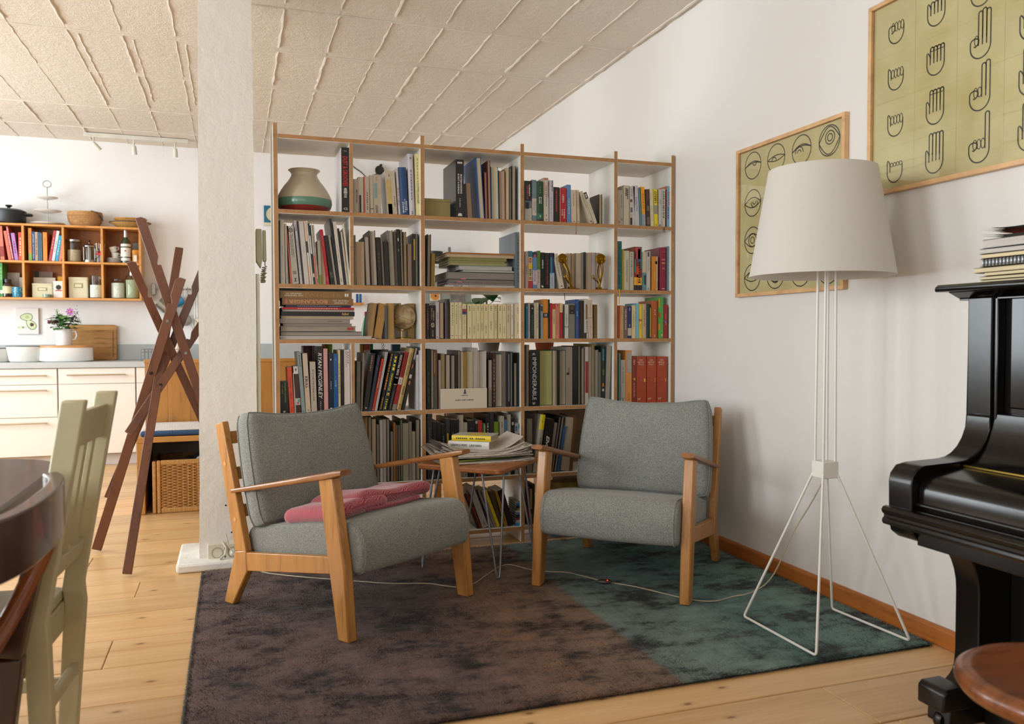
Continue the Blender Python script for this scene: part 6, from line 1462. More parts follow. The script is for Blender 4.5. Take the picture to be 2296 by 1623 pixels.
# sheet music and notebooks on the piano
G4 = 'notebooks and scores stacked on the piano'; z = 1.2225
mus = [('c4b684', .020-.012, 'Pale yellow booklet at the bottom of the piano stack', 0), ('bfae78', .009, 'Yellow booklet second from bottom of the piano stack', .01), ('b89c6c', .010, 'Tan booklet below the spiral notebook on piano', -.01), ('c9b788', .014, 'Cream thick booklet below the spiral notebook on piano', .02),
       ('23252a', .021, 'Dark spiral notebook in the stack on piano', .0), ('c28e48', .012, 'Amber-edged booklet above spiral notebook on piano', -.005), ('8a8a8c', .014, 'Grey booklet in the stack on piano', .01), ('b3b0bc', .024, 'White lilac thick booklet in the stack on piano', .0), ('d0cbc0', .007, 'White score with dark lines near stack top on piano', .015), ('a83226', .008, 'Red-edged folder near stack top on piano', -.02), ('77736c', .009, 'Grey-covered booklet topmost on the piano', .01)]
random.seed(8)
for k, (c_, h_, lb, dx) in enumerate(mus):
    L_, W_ = .30, .215; t = thing('notebook' if lb.startswith('Dark spiral') else 'booklet', lb, 'booklet', (2.045+dx*.4, 1.565+dx+.015*(R()-.5), z), (R()-.5)*.10, G4)
    b = MB(); lift = .012 if k >= 8 else .0
    def f(u, v, zz): return (-W_/2+W_*u, -L_/2+L_*v, zz+lift*max(0, (v-.6)/.4)**2*(1 if k > 7 else 0))
    b.grid(lambda u, v: f(u, v, h_), 2, 8).grid(lambda u, v: f(u, v, h_-.0012), 2, 8).grid(lambda u, v: f(u, v, .0), 2, 8).grid(lambda u, v: f(u, v, .0012), 2, 8); b.build('cover', M(c_, .6, .08), t)
    p = MB(); p.box(-W_/2+.002, W_/2-.002, -L_/2+.002, L_/2-.002, .0012, h_-.0012) if not lift else p.grid(lambda u, v: f(.005+.99*u, .005+.99*v, h_*.5), 2, 8)
    p.build('pages', M('cdbf9c' if k in (0, 1, 2, 3, 5) else 'b8b3ac', .85, .12, 260, stretch=(.02, .02, 1)), t)
    if lb.startswith('Dark spiral'):
        b = MB()
        for q in range(26):
            yy = -L_/2+.012+.0108*q; b.tube([(-W_/2+.003*math.cos(a_)-.002, yy, h_/2+.0095*math.sin(a_)) for a_ in [2*PI*j/10 for j in range(10)]], .0017, 5, True)
        b.build('spiral_wire', M('8a8d92', .3, metal=1), t, smooth=60, kind='stuff')
    z += h_+.0008

# stool
m_st = WOOD('74401f', '4c260f', (2, 11, 3), 3.4, .3, .25)
sc_ = Vector((1.30, .955, 0)); st = thing('piano_stool', 'Round reddish wooden stool in front of the piano', 'stool', sc_)
b = MB(); b.lathe([(.001, .475), (.150, .475), (.168, .482), (.176, .495), (.174, .508), (.160, .517), (.140, .514), (.118, .509), (.09, .508), (.075, .5065), (.001, .506)], (0, 0, 0), 64); b.build('seat', m_st, st, smooth=50)
b = MB(); b.lathe([(.001, .25), (.03, .25), (.034, .30), (.026, .40), (.03, .475), (.001, .475)], (0, 0, 0), 24); b.build('column', m_blk2, st, smooth=50)
for k in range(3):
    a = 2.2+2*PI*k/3; c_, s_ = math.cos(a), math.sin(a); b = MB(); b.tube([(0, 0, .30), (.08*c_, .08*s_, .24), (.17*c_, .17*s_, .10), (.20*c_, .20*s_, .02), (.215*c_, .215*s_, .012)], [.016, .018, .016, .012, .012], 8); b.build('leg', m_blk2, st, smooth=60)

# ================================================================ posters on the right wall
m_fr = WOOD('cfa678', 'bd9063', (3, 3, 3), 3, .45); m_ink = M('3a3c42', .6, .05)
def paper():
    m, nt, b = newmat('poster_paper'); co = N(nt, 'ShaderNodeTexCoord').outputs['Object']; a = noise(nt, co, 5, 4); d = noise(nt, co, 40, 3, (1, .2, 1))
    mx = N(nt, 'ShaderNodeMath', operation='MULTIPLY_ADD'); mx.inputs[1].default_value = .25; nt.links.new(d.outputs[0], mx.inputs[0]); nt.links.new(a.outputs[0], mx.inputs[2])
    r = ramp(nt, mx.outputs[0], [(.45, 'd9c897'), (.62, 'e1d4ac'), (.8, 'e5dab6')]); nt.links.new(r.outputs[0], b.inputs['Base Color']); b.inputs['Roughness'].default_value = .7; return m
m_pap = paper(); m_pg = GLASS('f6f6f0', .01)
def poster(name, label, y0, y1, z0, z1):
    t = thing(name, label, 'poster', (XR, (y0+y1)/2, z0), 0, 'framed line drawing posters'); fw, x0, x1 = .017, XR-.024, XR-.001
    for a, b_, c, d in ((y0, y1, z0, z0+fw), (y0, y1, z1-fw, z1), (y0, y0+fw, z0+fw, z1-fw), (y1-fw, y1, z0+fw, z1-fw)):
        b = MB(); b.box(x0, x1, a, b_, c, d); b.build('frame_bar', m_fr, t, world=True, bevel=.0012)
    b = MB(); b.box(XR-.008, XR-.003, y0+fw, y1-fw, z0+fw, z1-fw); sh = b.build('sheet', m_pap, t, world=True)
    b = MB(); b.box(XR-.0135, XR-.0115, y0+fw, y1-fw, z0+fw, z1-fw); b.build('glass', m_pg, t, world=True)
    return t, sh
XI = XR-.0086
def stroke(b, pts, closed=False, w=.0023):     # pts in (right, up): right = towards smaller Y
    P = [Vector((p[0], p[1])) for p in pts]; n = len(P); L_ = []; Rr = []
    for i in range(n):
        a = P[(i-1) % n] if closed or i else P[i]; c = P[(i+1) % n] if closed or i < n-1 else P[i]
        d = (c-a); d.normalize(); nr = Vector((-d.y, d.x)); L_.append(P[i]+nr*w); Rr.append(P[i]-nr*w)
    vs = [(XI, -p.x, p.y) for p in L_]+[(XI, -p.x, p.y) for p in Rr]; fs = []
    for i in range(n if closed else n-1): j = (i+1) % n; fs.append((i, j, n+j, n+i))
    b._add(vs, fs)
def circ(cx, cy, rx, ry=None, a0=0, a1=360, n=28):
    ry = rx if ry is None else ry; return [(cx+rx*math.cos(math.radians(a0+(a1-a0)*k/n)), cy+ry*math.sin(math.radians(a0+(a1-a0)*k/n))) for k in range(n+1)]
t, sh = poster('framed_poster', 'Square framed poster of line-drawn eyes behind lamp shade', 2.672, 3.414, 1.266, 1.970)
eyes = [[(.3, .2, .35, .75, 0), (.2, -.2, -.4, -.5, 0), (.35, .25, -.4, -.45, 1), (.9, -.9, .15, .25, 2)], [(.4, -.35, .35, .2, 1), (.5, -.4, .4, .3, 1), (.4, -.4, 0, 0, 1), (.4, -.4, .2, .2, 1)],
        [(.5, -.5, 0, 0, 2), (.5, -.5, 0, 0, 2), (.5, -.5, 0, 0, 2), (.5, -.5, 0, 0, 2)], [(.45, -.3, -.3, -.1, 1), (.3, -.5, .0, -.3, 2), (.3, -.5, 0, -.3, 2), (.4, -.4, 0, 0, 1)]]
for r in range(4):
    for c in range(4):
        cy, cz = 3.298-.1735*c, 1.880-.1747*r; b = MB(); rad = .062; X = -cy; up, lo, ix, iy, k = eyes[r][c]
        stroke(b, circ(X, cz, rad), True)
        def lid(h): return [(X-rad+2*rad*q/20, cz+rad*h*math.sin(PI*q/20)+rad*.10*(q/20-.5)*(1 if r == 0 else .2)) for q in range(21)]
        stroke(b, lid(up)); stroke(b, lid(lo))
        ex, ez = X+ix*rad*.6, cz+(iy if k != 2 else 0)*rad*.4
        if r == 0 and c == 3: stroke(b, circ(X+.004, cz+.012, rad*.44), True); stroke(b, circ(X+.004, cz+.012, rad*.24), True)
        elif k == 2:
            stroke(b, circ(ex, cz-(.1 if r == 3 else 0)*rad, rad*.48), True); stroke(b, circ(ex, cz-(.1 if r == 3 else 0)*rad, rad*.24), True)
        elif k == 1: stroke(b, circ(ex, ez, rad*.42, None, 180 if r < 2 and iy > 0 else 0, 360 if r < 2 and iy > 0 else 180)); stroke(b, circ(ex, ez, rad*.2, None, 180 if r < 2 and iy > 0 else 0, 360 if r < 2 and iy > 0 else 180))
        else: stroke(b, circ(ex, cz+(up if iy > 0 else lo)*rad*.75, rad*.24, None, 180 if iy > 0 else 0, 360 if iy > 0 else 180, 14))
        b.build('eye_drawing', m_ink, sh, world=True)
t, sh = poster('framed_poster', 'Framed poster of line-drawn hands hanging above the piano', 1.80, 2.550, 1.608, 2.326)
def hand(b, X, Z, w, hts, knuckle, thumb, palm=.062):
    """palm bottom U, four fingers of the given heights above the palm top; thumb 1 = up at the side, 0 = folded"""
    n = 4; fw = w/4.0*.80; x0 = X-w/2; xr = X+w/2; fx0 = xr-4*fw
    pts = [(x0, Z+.0)] if False else []
    U = [(xr, Z)]+[(X+w/2*math.cos(math.radians(-a)), Z-palm*.35+palm*.65*math.sin(math.radians(-a))) for a in range(0, 181, 12)]+[(x0, Z+(.0 if thumb else -.006))]
    if thumb: U += [(x0, Z+.018), (x0+.003, Z+.0215), (x0+fw*.55, Z+.017), (x0+fw*.95, Z+.006), (x0+fw*.95, Z-.022)]
    else: U += circ(x0+fw*1.1, Z-.006, fw*1.1, .012, 180, 20, 8)+[(x0+fw*2.0, Z-.014), (x0+fw*1.2, Z-.022), (x0+fw*.9, Z-.018)]
    stroke(b, U)
    for i in range(4):
        a, c = fx0+fw*i, fx0+fw*(i+1); m = (a+c)/2; h = hts[i]; rr = fw/2
        if h < .012:
            if knuckle == 'o': stroke(b, circ(m, Z+.004, rr*.95), True, .0014)
            else: stroke(b, circ(m, Z-.002, rr*.95, .016), True, .0014)
        else:
            top = Z+h; stroke(b, [(a, Z-(.02 if i else 0)), (a, top)]+circ(m, top, rr, None, 180, 0, 8)[1:]+[(c, Z)])
            if knuckle == 'o': stroke(b, circ(m, top, rr*.95), True, .0014)
for r in range(4):
    for c in range(4):
        X, Z = -(2.425-.1805*c), 1.647+.062+.1695*(3-r); b = MB()
        if c == 0: hand(b, X, Z, .072, [0, 0, 0, 0], 'f' if r in (0, 1) else ('o' if r == 3 else 'f'), r > 0)
        elif c == 1: hand(b, X, Z, .074, [.016, .030, .050, .070][r:r+1]*4, 'o' if r in (1, 2) else 'f', 1)
        elif c == 2: hand(b, X, Z, .077, [[0, .075, .085, .085], [.0, .082, .088, .082], [0, 0, .080, .086], [0, 0, 0, .090]][r], 'f', 0)
        else: hand(b, X, Z, .077, [[0, 0, 0, 0], [.085, 0, 0, 0], [.08, .085, 0, 0], [.08, .088, .086, 0]][r], 'f', 1)
        b.build('hand_drawing', m_ink, sh, world=True)
# faint sheet seams of the printed poster
b = MB()
for c in range(1, 4): stroke(b, [(-(2.5155-.1805*c+.0), 1.63), (-(2.5155-.1805*c), 2.305)], False, .0005)
for r in range(1, 4): stroke(b, [(-2.53, 2.29-.1695*r), (-1.82, 2.29-.1695*r)], False, .0005)
b.build('sheet_seams', M('d3c6a2', .7), sh, world=True)
# ================================================================ dining corner close to the camera
m_tab = M('42291f', .38, .2, 10, coat=.15, stretch=(1, 8, 8))
tb2 = thing('dining_table', 'Dark brown dining table with rounded corners at the near edge', 'table', (-.95, 1.75, 0))
poly = rounded([(-1.55, .62), (-.442, .62), (-.442, 2.60), (-1.55, 2.74)], [.1, .18, .22, .2], 8)
b = MB(); b.prism(poly, .706, .74, 'z'); b.build('tabletop', m_tab, tb2, world=True, bevel=.006)
b = MB(); b.prism(rounded([(-1.45, .75), (-.56, .75), (-.56, 2.42), (-1.45, 2.5)], .08, 4), .63, .706, 'z'); b.build('apron', WOOD('8a5f38', '6c4526'), tb2, world=True)
for x, y in ((-.62, .85), (-.62, 2.32), (-1.4, .85), (-1.4, 2.4)):
    b = MB(); b.beam((x, y, 0), (x, y, .66), .045, .045, (1, 0, 0), .065, .065); b.build('leg', m_tab, tb2, world=True, bevel=.004)
# cream painted chair
def creampaint():
    m, nt, b = newmat('worn_cream_paint'); co = N(nt, 'ShaderNodeTexCoord').outputs['Object']; a = noise(nt, co, 7, 5, None, .6)
    r = ramp(nt, a.outputs[0], [(.3, 'b0a684'), (.66, 'b9b08e'), (.76, '857654')]); nt.links.new(r.outputs[0], b.inputs['Base Color']); b.inputs['Roughness'].default_value = .45; return m
m_cr = creampaint()
cc = thing('cream_chair', 'Worn cream painted wooden chair with tall ladder back near the table', 'chair', (-.42, 2.08, 0))
P1, P2 = Vector((-.320, 1.955, 0)), Vector((-.298, 2.262, 0)); X = Vector((1, 0, 0))
for P in (P1, P2):
    b = MB(); bo_ = -.02 if P is P1 else -.062; q = [(.0, .945), (-.048, .945), (-.130, .46), (-.126, .42), (-.090+bo_, 0), (-.048+bo_, 0), (-.078, .42), (-.082, .47)]
    b.prism([(P.x+a+.02, z) for a, z in q], P.y-.019, P.y+.019, 'y'); b.build('back_post', m_cr, cc, world=True, bevel=.004)
def lean(z): return -.024-.082*(.945-z)/.485
def rail(z0, z1, th=.018, nm='back_rail'):
    b = MB(); a, c = P1.x+.02, P2.x+.02
    vs = []
    for (px_, py_) in ((a, P1.y+.019), (c, P2.y-.019)):
        for z in (z0, z1):
            for d in (-th/2, th/2): vs.append((px_+lean(z)+d, py_, z))
    b._add(vs, [(0, 1, 3, 2), (4, 6, 7, 5), (0, 4, 5, 1), (2, 3, 7, 6), (0, 2, 6, 4), (1, 5, 7, 3)]); return b.build(nm, m_cr, cc, world=True, bevel=.003)
rail(.835, .915); rail(.545, .585)
for k in range(3):
    f = (k+1)/4; p = P1.lerp(P2, f); b = MB(); b.beam((p.x+.02+lean(.57), p.y, .575), (p.x+.02+lean(.85), p.y, .85), .012, .036, (0, 1, 0)); b.build('slat', m_cr, cc, world=True, bevel=.002)
b = MB(); b.prism(rounded([(-.80, 1.90), (-.425, 1.925), (-.405, 2.29), (-.80, 2.32)], .03, 3), .432, .455, 'z'); b.build('seat', m_cr, cc, world=True, bevel=.004)
for (a, c) in (((-.432, 1.965), (-.412, 2.255)), ((-.77, 1.93), (-.77, 2.29)), ((-.77, 1.94), (-.40, 1.955)), ((-.77, 2.28), (-.38, 2.265))):
    b = MB(); b.beam((a[0], a[1], .395), (c[0], c[1], .395), .02, .07); b.build('apron_rail', m_cr, cc, world=True, bevel=.003)
for (a, c, z) in (((-.77, 1.94), (-.41, 1.955), .22), ((-.77, 2.28), (-.39, 2.262), .22), ((-.405, 1.965), (-.385, 2.25), .26)):
    b = MB(); b.beam((a[0], a[1], z), (c[0], c[1], z), .016, .028); b.build('stretcher', m_cr, cc, world=True, bevel=.002)
for x, y in ((-.775, 1.925), (-.775, 2.295)):
    b = MB(); b.box(x-.018, x+.018, y-.018, y+.018, 0, .432); b.build('leg', m_cr, cc, world=True, bevel=.003)
# dark curved-back chair
m_dk = M('3c2116', .3, .25, 8, coat=.35, stretch=(6, 6, 2)); m_dk2 = WOOD('7a431f', '54290f', (3, 3, 3), 4, .3, .3)
dk = thing('dark_chair', 'Dark brown wooden chair with curved back rail and pale seat pad', 'chair', (-.62, 1.66, 0))
arc = []
for k in range(19):
    v_ = math.sin(math.radians(90-180*k/18)); y_ = .248*v_; arc.append(Vector((-.632+.305*(1-abs(y_/.36)**3)**(1/3), 1.66+y_, 0)))
def band(z0, z1, th, r0=0, r1=18, dx=0, mat=None, nm='back_rail', sag=0):
    b = MB(); vs = []
    for k in range(r0, r1+1):
        p = arc[k]; o = (p-Vector((-.75, 1.66, 0))).normalized(); e = sag*(1-((k-9)/9)**2)
        for (d, z) in ((-th/2, z0-e), (th/2, z0-e), (th/2, z1), (-th/2, z1)): vs.append((p.x+o.x*d+dx, p.y+o.y*d, z))
    n = r1-r0+1; fs = [(i*4+k, i*4+(k+1) % 4, (i+1)*4+(k+1) % 4, (i+1)*4+k) for i in range(n-1) for k in range(4)]+[(3, 2, 1, 0), ((n-1)*4, (n-1)*4+1, (n-1)*4+2, (n-1)*4+3)]
    b._add(vs, fs); b.build(nm, mat or m_dk, dk, world=True, bevel=.004, smooth=40)
band(.70, .80, .03)
for k, sg in ((1, 1), (17, -1)):
    p = arc[k]; b = MB(); b.beam((p.x-.120, p.y-.02*sg, 0), (p.x-.075, p.y-.015*sg, .43), .036, .034, (1, 0, 0), .044, .050); b.beam((p.x-.075, p.y-.015*sg, .43), (p.x-.008, p.y, .715), .050, .044, (1, 0, 0), .042, .030); b.build('back_leg', m_dk, dk, world=True, bevel=.005)
b = MB(); hp = []
for k in range(17):
    u = (k-8)/8; hp.append((-.372-.085*(1-u*u), 1.66+.235*math.sin(u*PI/2), .465+.185*abs(u)**2.2))
b.tube(hp, .019, 8); b.build('bent_hoop', m_dk2, dk, world=True, smooth=60)
b = MB(); b.prism([(-.66+.23*math.cos(2*PI*k/28), 1.66+.22*math.sin(2*PI*k/28)) for k in range(28)], .425, .455, 'z'); b.build('seat', m_dk, dk, world=True, bevel=.005)
b = MB(); b.T = Matrix.Translation((-.66, 1.66, .455)); b.lathe([(.001, .0), (.19, 0), (.2, .015), (.18, .03), (.001, .034)], seg=32); b.build('seat_pad', fabric('pale_felt', ('a5a39e', 'bdbbb5', 'c9c7c2'), 200), dk, world=True, smooth=50)
for x, y in ((-.82, 1.52), (-.82, 1.80)):
    b = MB(); b.beam((x-.02, y, 0), (x, y, .43), .032, .032, (1, 0, 0), .04, .04); b.build('front_leg', m_dk, dk, world=True, bevel=.004)
# ================================================================ kitchen
m_cab = M('ece6dd', .35, .01, 4); m_lam = M('b9bcbd', .45, .03, 6); m_steel = M('a8a59f', .28, .06, metal=1); m_hand = M('b8a88e', .35, .05, metal=.7)
KF = 7.60
def cab(x0, x1, fronts, label):
    t = thing('base_cabinet', label, 'cabinet', ((x0+x1)/2, KF, 0), 0, 'white kitchen base cabinets')
    b = MB(); b.box(x0, x1, KF+.02, 8.14, .10, .825); b.build('body', M('d9d3ca', .5), t, world=True)
    b = MB(); b.box(x0, x1, KF+.055, KF+.07, 0, .10); b.build('plinth', M('c9c4c0', .4), t, world=True)
    for kind, z0, z1 in fronts:
        b = MB(); b.box(x0+.003, x1-.003, KF, KF+.02, z0+.002, z1-.002); d = b.build(kind, m_cab, t, world=True, bevel=.0015)
        if kind == 'drawer':
            m_ = (x0+x1)/2; hw = (x1-x0)*.38; z = z1-.045 if z1-z0 > .2 else (z0+z1)/2+.01; b = MB(); b.tube([(m_-hw, KF-.03, z), (m_+hw, KF-.03, z)], .006, 8)
            for s in (-1, 1): b.tube([(m_+s*hw*.9, KF, z), (m_+s*hw*.9, KF-.03, z)], .005, 8)
            b.build('handle', m_hand, d, world=True, smooth=60)
cab(-2.60, -1.985, [('drawer', .69, .822), ('door', .10, .69)], 'White base cabinet at far end of the counter')
cab(-1.98, -1.385, [('drawer', .69, .822), ('drawer', .42, .69), ('drawer', .10, .42)], 'White base cabinet of three drawers under the bread bin')
cab(-1.38, -.795, [('drawer', .69, .822), ('door', .10, .69)], 'White base cabinet with one drawer over wide door')
cab(-.79, -.20, [('drawer', .69, .822), ('door', .10, .69)], 'White base cabinet half hidden behind the wooden bench')
cab(-.195, .40, [('drawer', .69, .822), ('door', .10, .69)], 'White base cabinet hidden behind the bench and pillar')
b = MB(); b.box(-2.62, .42, KF-.02, 8.15, .826, .872); solo(b, 'worktop', m_lam, 'Pale grey kitchen worktop over the white cabinets', 'worktop', (0, 0, 0), bevel=.002)
b = MB(); b.box(-2.62, 2.32, 8.138, 8.149, .874, 1.015); solo(b, 'backsplash', M('aeb2b3', .5, .03), 'Grey splashback strip along the kitchen wall', 'backsplash', (0, 0, 0))

# wall shelf
m_hon = WOOD('c98c44', 'b5742e', (3, 14, 3), 2.2, .4, .1); WY0, WY1 = 7.88, 8.148
ws = thing('wall_shelf', 'Honey-coloured wooden wall shelf of square boxes in the kitchen', 'shelf', (-1.5, WY0, 1.4))
vx = [-.771-.301*k for k in range(6)]
for z in (1.4005, 1.711, 2.0225): b = MB(); b.box(vx[-1]-.009, vx[0]+.009, WY0, WY1-.012, z, z+.018); b.build('board', m_hon, ws, world=True, bevel=.001)
for i, x in enumerate(vx):
    for z0, z1 in ((1.4189, 1.7106), (1.7294, 2.0221)): b = MB(); b.box(x-.009, x+.009, WY0+.0005, WY1-.012, z0, z1); b.build('divider', m_hon, ws, world=True, bevel=.001)
b = MB(); b.box(vx[-1], vx[0], WY1-.011, WY1, 1.41, 2.03); b.build('back_panel', WOOD('a96c30', '93591f', (12, 3, 3), 2, .5), ws, world=True)
ZT, ZM, ZL = 2.0415, 1.730, 1.4195
def K(px, py, Y=7.96): return onY(px, py, Y)
CS = (0, 400, 4.783)
def cook(x0, x1, yt, lean, cov, look, where, t=(), b_=(), Y=7.905, zb=ZM, g='cookbooks on the kitchen wall shelf', r=()):
    ox, oy, s = CS; X0 = onY(ox+x0/s, 575, Y).x; X1 = onY(ox+x1/s, 575, Y).x; P = onY(ox+(x0+lean)/s, oy+yt/s, Y); h = P.z-zb; dx = P.x-X0
    a = math.atan2(dx, h) if abs(lean) > 6 else 0; w = (X1-X0)*math.cos(a)*.97; L = math.hypot(h, dx)-(w*abs(math.sin(a))*.5 if a else 0); side = -1 if a > 0 else 1
    c, p, bul = book_mesh(w, min(.2, L*.75), L, 's', cov, cov, 'c4b7a0', side); o = c.build('book', [M(cov, .4, .06, 14)]*2); place(o, Vector((X0 if side > 0 else X1, Y, zb+.0006)), 0, a)
    p.build('pages', PAGES('c4b7a0'), o); xa, xb = (0, w) if side > 0 else (-w, 0)
    for z0, z1, bc in b_: spine_panel(xa+w*.002, xb-w*.002, L*z0, L*z1, 0).build('spine_band', M(bc, .4, .08, 30), o)
    for tt in t: letter(o, w, L, bul, side, **tt)
    tag(o, look+' cookbook, '+where, 'book', g)
c1 = 'kitchen wall shelf box beside casserole'; c2 = 'kitchen wall shelf box under cake stand'
cook(6, 50, 510, -30, 'c9705a', 'Pink and red photo', c1, b_=[(.1, .4, '8c2f2a')]); cook(90, 124, 562, -54, 'd06a55', 'Coral leaning', c1); cook(128, 150, 515, -66, 'b5525a', 'Crimson dotted leaning', c1, [T('~14', 'e0c8c4', .5, .9, .4)])
cook(158, 198, 585, -44, 'a878b8', 'Lilac leaning', c1, [T('~5', '6a3f86', .5, .5, .4)]); cook(200, 240, 578, -2, 'c2402c', 'Red white-lettered', c1, [T('~7', 'e8d8d0', .5, .66, .4)]); cook(243, 260, 580, 0, '6f9cc0', 'Light blue slim', c1)
cook(306, 342, 532, 0, 'c97f1e', 'Amber green-footed', c2, [T('~6', '8a5414', .6, .5, .2)], [(0, .22, '7fa03a')]); cook(345, 374, 570, 0, '22406e', 'Navy white-lettered', c2, [T('JAMIES KITCHEN', 'd8dce4', .5, .85, .5)]); cook(377, 408, 574, 0, 'a89484', 'Taupe striped', c2, [T('~5', '5c4c44', .5, .6, .3)])
cook(411, 434, 578, 0, '3c5a74', 'Steel blue', c2); cook(436, 452, 582, 0, '4a6a80', 'Slim slate blue', c2); cook(462, 508, 578, 0, 'd8862c', 'Broad orange', c2, [T('~4', 'b0682a', .7, .3, .4)])
cook(518, 548, 560, 56, 'b03a40', 'Crimson leaning', c2, [T('~4', 'd8a0a0', .6, .4, .3)]); cook(551, 582, 562, 56, 'd0d0d8', 'White leaning', c2, [T('~5', '8c8c98', .5, .4, .3)]); cook(586, 622, 614, 44, '2f9cba', 'Turquoise leaning', c2, [T('~6', 'c8e4ec', .55, .6, .3)])
cook(626, 656, 650, 36, 'd07a70', 'Salmon leaning', c2); cook(664, 688, 700, 6, 'e0a83a', 'Short amber', c2)
cook(-6, 22, 905, 0, '3c8a3c', 'Green white-footed', 'lower box of kitchen wall shelf', [T('~4', 'a8d0a0', .7, .4, .3)], [(.1, .2, 'd8d8d0')], zb=ZL)

m_glass = GLASS('eef4f2', .02)
def jar(px, z0, r, h, fill, fh, lid, label, Y=7.97, cat='jar', lidh=.02, neck=0, name='glass_jar', lidmat=None):
    x = K(px, 600, Y).x; t = thing(name, label, cat, (x, Y, z0+.0008))
    b = MB(); pr = [(.001, 0), (r*.94, 0), (r, .008), (r, h-.03), (r*(.86 if neck else 1), h-lidh), (r*(.86 if neck else 1), h-lidh+.001)]; b.lathe(pr, seg=24); b.build('glass', m_glass, t, smooth=50)
    if fill: b = MB(); b.lathe([(.001, .004), (r*.92, .005), (r*.95, .012), (r*.95, fh), (.001, fh+.004)], seg=24); b.build('contents', M(fill, .9, .16, 90, .3, 160), t, smooth=50)
    if lid: b = MB(); q = r*(.92 if neck else 1.0); b.lathe([(.001, h-lidh), (q, h-lidh), (q, h-.003), (q*.9, h), (.001, h)], seg=24); b.build('lid', lidmat or M(lid, .35, .05), t, smooth=40)
    return t
gj = 'jars on the kitchen wall shelf'
jar(167, ZM, .058, .196, 'cdb498', .105, 'b8b8b6', 'Glass jar of oats with grey lid, kitchen wall shelf', lidmat=m_steel)
jar(216, ZL, .058, .215, 'f4f0e8', .115, None, 'Tall open glass jar half full of flour, kitchen wall shelf')
b = MB()
jar(264, ZL, .058, .172, 'f4efe4', .135, 'd0d0cc', 'Preserving jar of white sugar, kitchen wall shelf', neck=1, lidh=.018, lidmat=m_glass)
t = jar(297, ZL, .060, .225, 'b4b896', .165, None, 'Glass dispenser of green lentils with silver spout, kitchen wall shelf', neck=1)
b = MB(); b.lathe([(.03, .20), (.034, .215), (.03, .24), (.012, .25), (.009, .28), (.012, .29), (.001, .292)], seg=18); b.build('spout', m_steel, t, smooth=50)
# french press
x = K(200, 590).x; t = thing('french_press', 'Chrome and glass coffee press, kitchen wall shelf', 'coffee press', (x, 7.97, ZM+.0008))
b = MB(); b.lathe([(.001, .012), (.042, .012), (.042, .13), (.046, .136)], seg=22, cap=False); b.build('beaker', m_glass, t, smooth=50)
b = MB(); b.lathe([(.001, 0), (.046, 0), (.046, .02), (.043, .02)], seg=22)
for a in range(4): b.box(.043*math.cos(a*PI/2)-.004, .043*math.cos(a*PI/2)+.004, .043*math.sin(a*PI/2)-.004, .043*math.sin(a*PI/2)+.004, .01, .135)
b.lathe([(.001, .136), (.047, .134), (.046, .146), (.03, .160), (.006, .164), (.004, .18)], seg=22); b.build('metal_frame', m_steel, t, smooth=40)
b = MB(); b.ball((0, 0, .186), .011, 12, 8); b.tube([(.045, -.0, .13), (.075, -.01, .12), (.075, -.01, .05), (.046, 0, .03)], .006, 8); b.build('knob', M('1b1a1a', .3), t, smooth=60)
# paper straws in a jar
x = K(224, 590).x; t = thing('straw_jar', 'Jar of striped paper straws with red and blue bow, kitchen wall shelf', 'jar', (x, 7.99, ZM+.0008)); random.seed(2)
b = MB(); b.lathe([(.001, 0), (.038, 0), (.038, .11)], seg=20, cap=False); b.build('glass', m_glass, t, smooth=50)
for k in range(14):
    a = 2*PI*k/14; rr = .024+.008*(k % 2); c_ = ['c9a0a0', 'd8d4cc', 'b0908c', 'd0c8c0'][k % 4]; b = MB(); b.tube([(rr*.9*math.cos(a), rr*.9*math.sin(a), .004), (rr*1.25*math.cos(a), rr*1.25*math.sin(a), .165+.01*R())], .005, 6); b.build('straw', M(c_, .6, .25, 60), t, smooth=60)
b = MB()
for k, an in enumerate((.4, 1.2, 2.2, 3.0, -.6)): b.beam((0, -.040, .07), (.035*math.cos(an), -.046, .07+.035*math.sin(an)), .010, .002, (0, 1, 0), .014)
b.build('bow', M('b02a34', .5, .4, 60), t)
# cups, plates, bottle, coffee bag
x = K(257, 590).x; gp = 'small plates stacked on kitchen wall shelf'
for k in range(4):
    b = MB(); b.lathe([(.001, 0), (.04, 0), (.066, .007), (.068, .010), (.04, .004), (.001, .004)], seg=28); solo(b, 'saucer', M('cfcdc4', .25, .02), ('Lowest', 'Second', 'Third', 'Topmost')[k]+' white saucer of the stack under the cups, kitchen wall shelf', 'saucer', (x, 7.97, ZM+.001+.0105*k), 0, gp, smooth=40)
def cup(cx, cy, cz, lab, col, tilt=0):
    t = thing('cup', lab, 'cup', (cx, cy, cz)); b = MB(); b.T = Matrix.Rotation(tilt, 4, 'Y'); b.lathe([(.001, 0), (.022, 0), (.026, .01), (.030, .048), (.028, .048), (.024, .012), (.001, .006)], seg=22); b.build('body', M(col, .25, .02), t, smooth=50)
    b = MB(); b.T = Matrix.Rotation(tilt, 4, 'Y'); b.tube([(.028, 0, .04), (.043, 0, .036), (.043, 0, .018), (.026, 0, .012)], .0035, 6); b.build('handle', M(col, .25, .02), t, smooth=60)
cup(x+.004, 7.97, ZM+.0445, 'White cup standing on the saucers, kitchen wall shelf', 'd8d6ce'); cup(x-.003, 7.97, ZM+.096, 'White espresso cup tilted on top of another cup', 'd8d6ce', -.25)
x = K(283, 590).x; t = thing('liquor_bottle', 'Dark green bottle with white label and silver neck, kitchen wall shelf', 'bottle', (x, 7.95, ZM+.0008))
b = MB(); b.lathe([(.001, 0), (.040, 0), (.041, .01), (.041, .17), (.036, .195), (.016, .225), (.015, .245)], seg=24); b.build('glass_body', M('28361c', .1, .1, coat=.6), t, smooth=50)
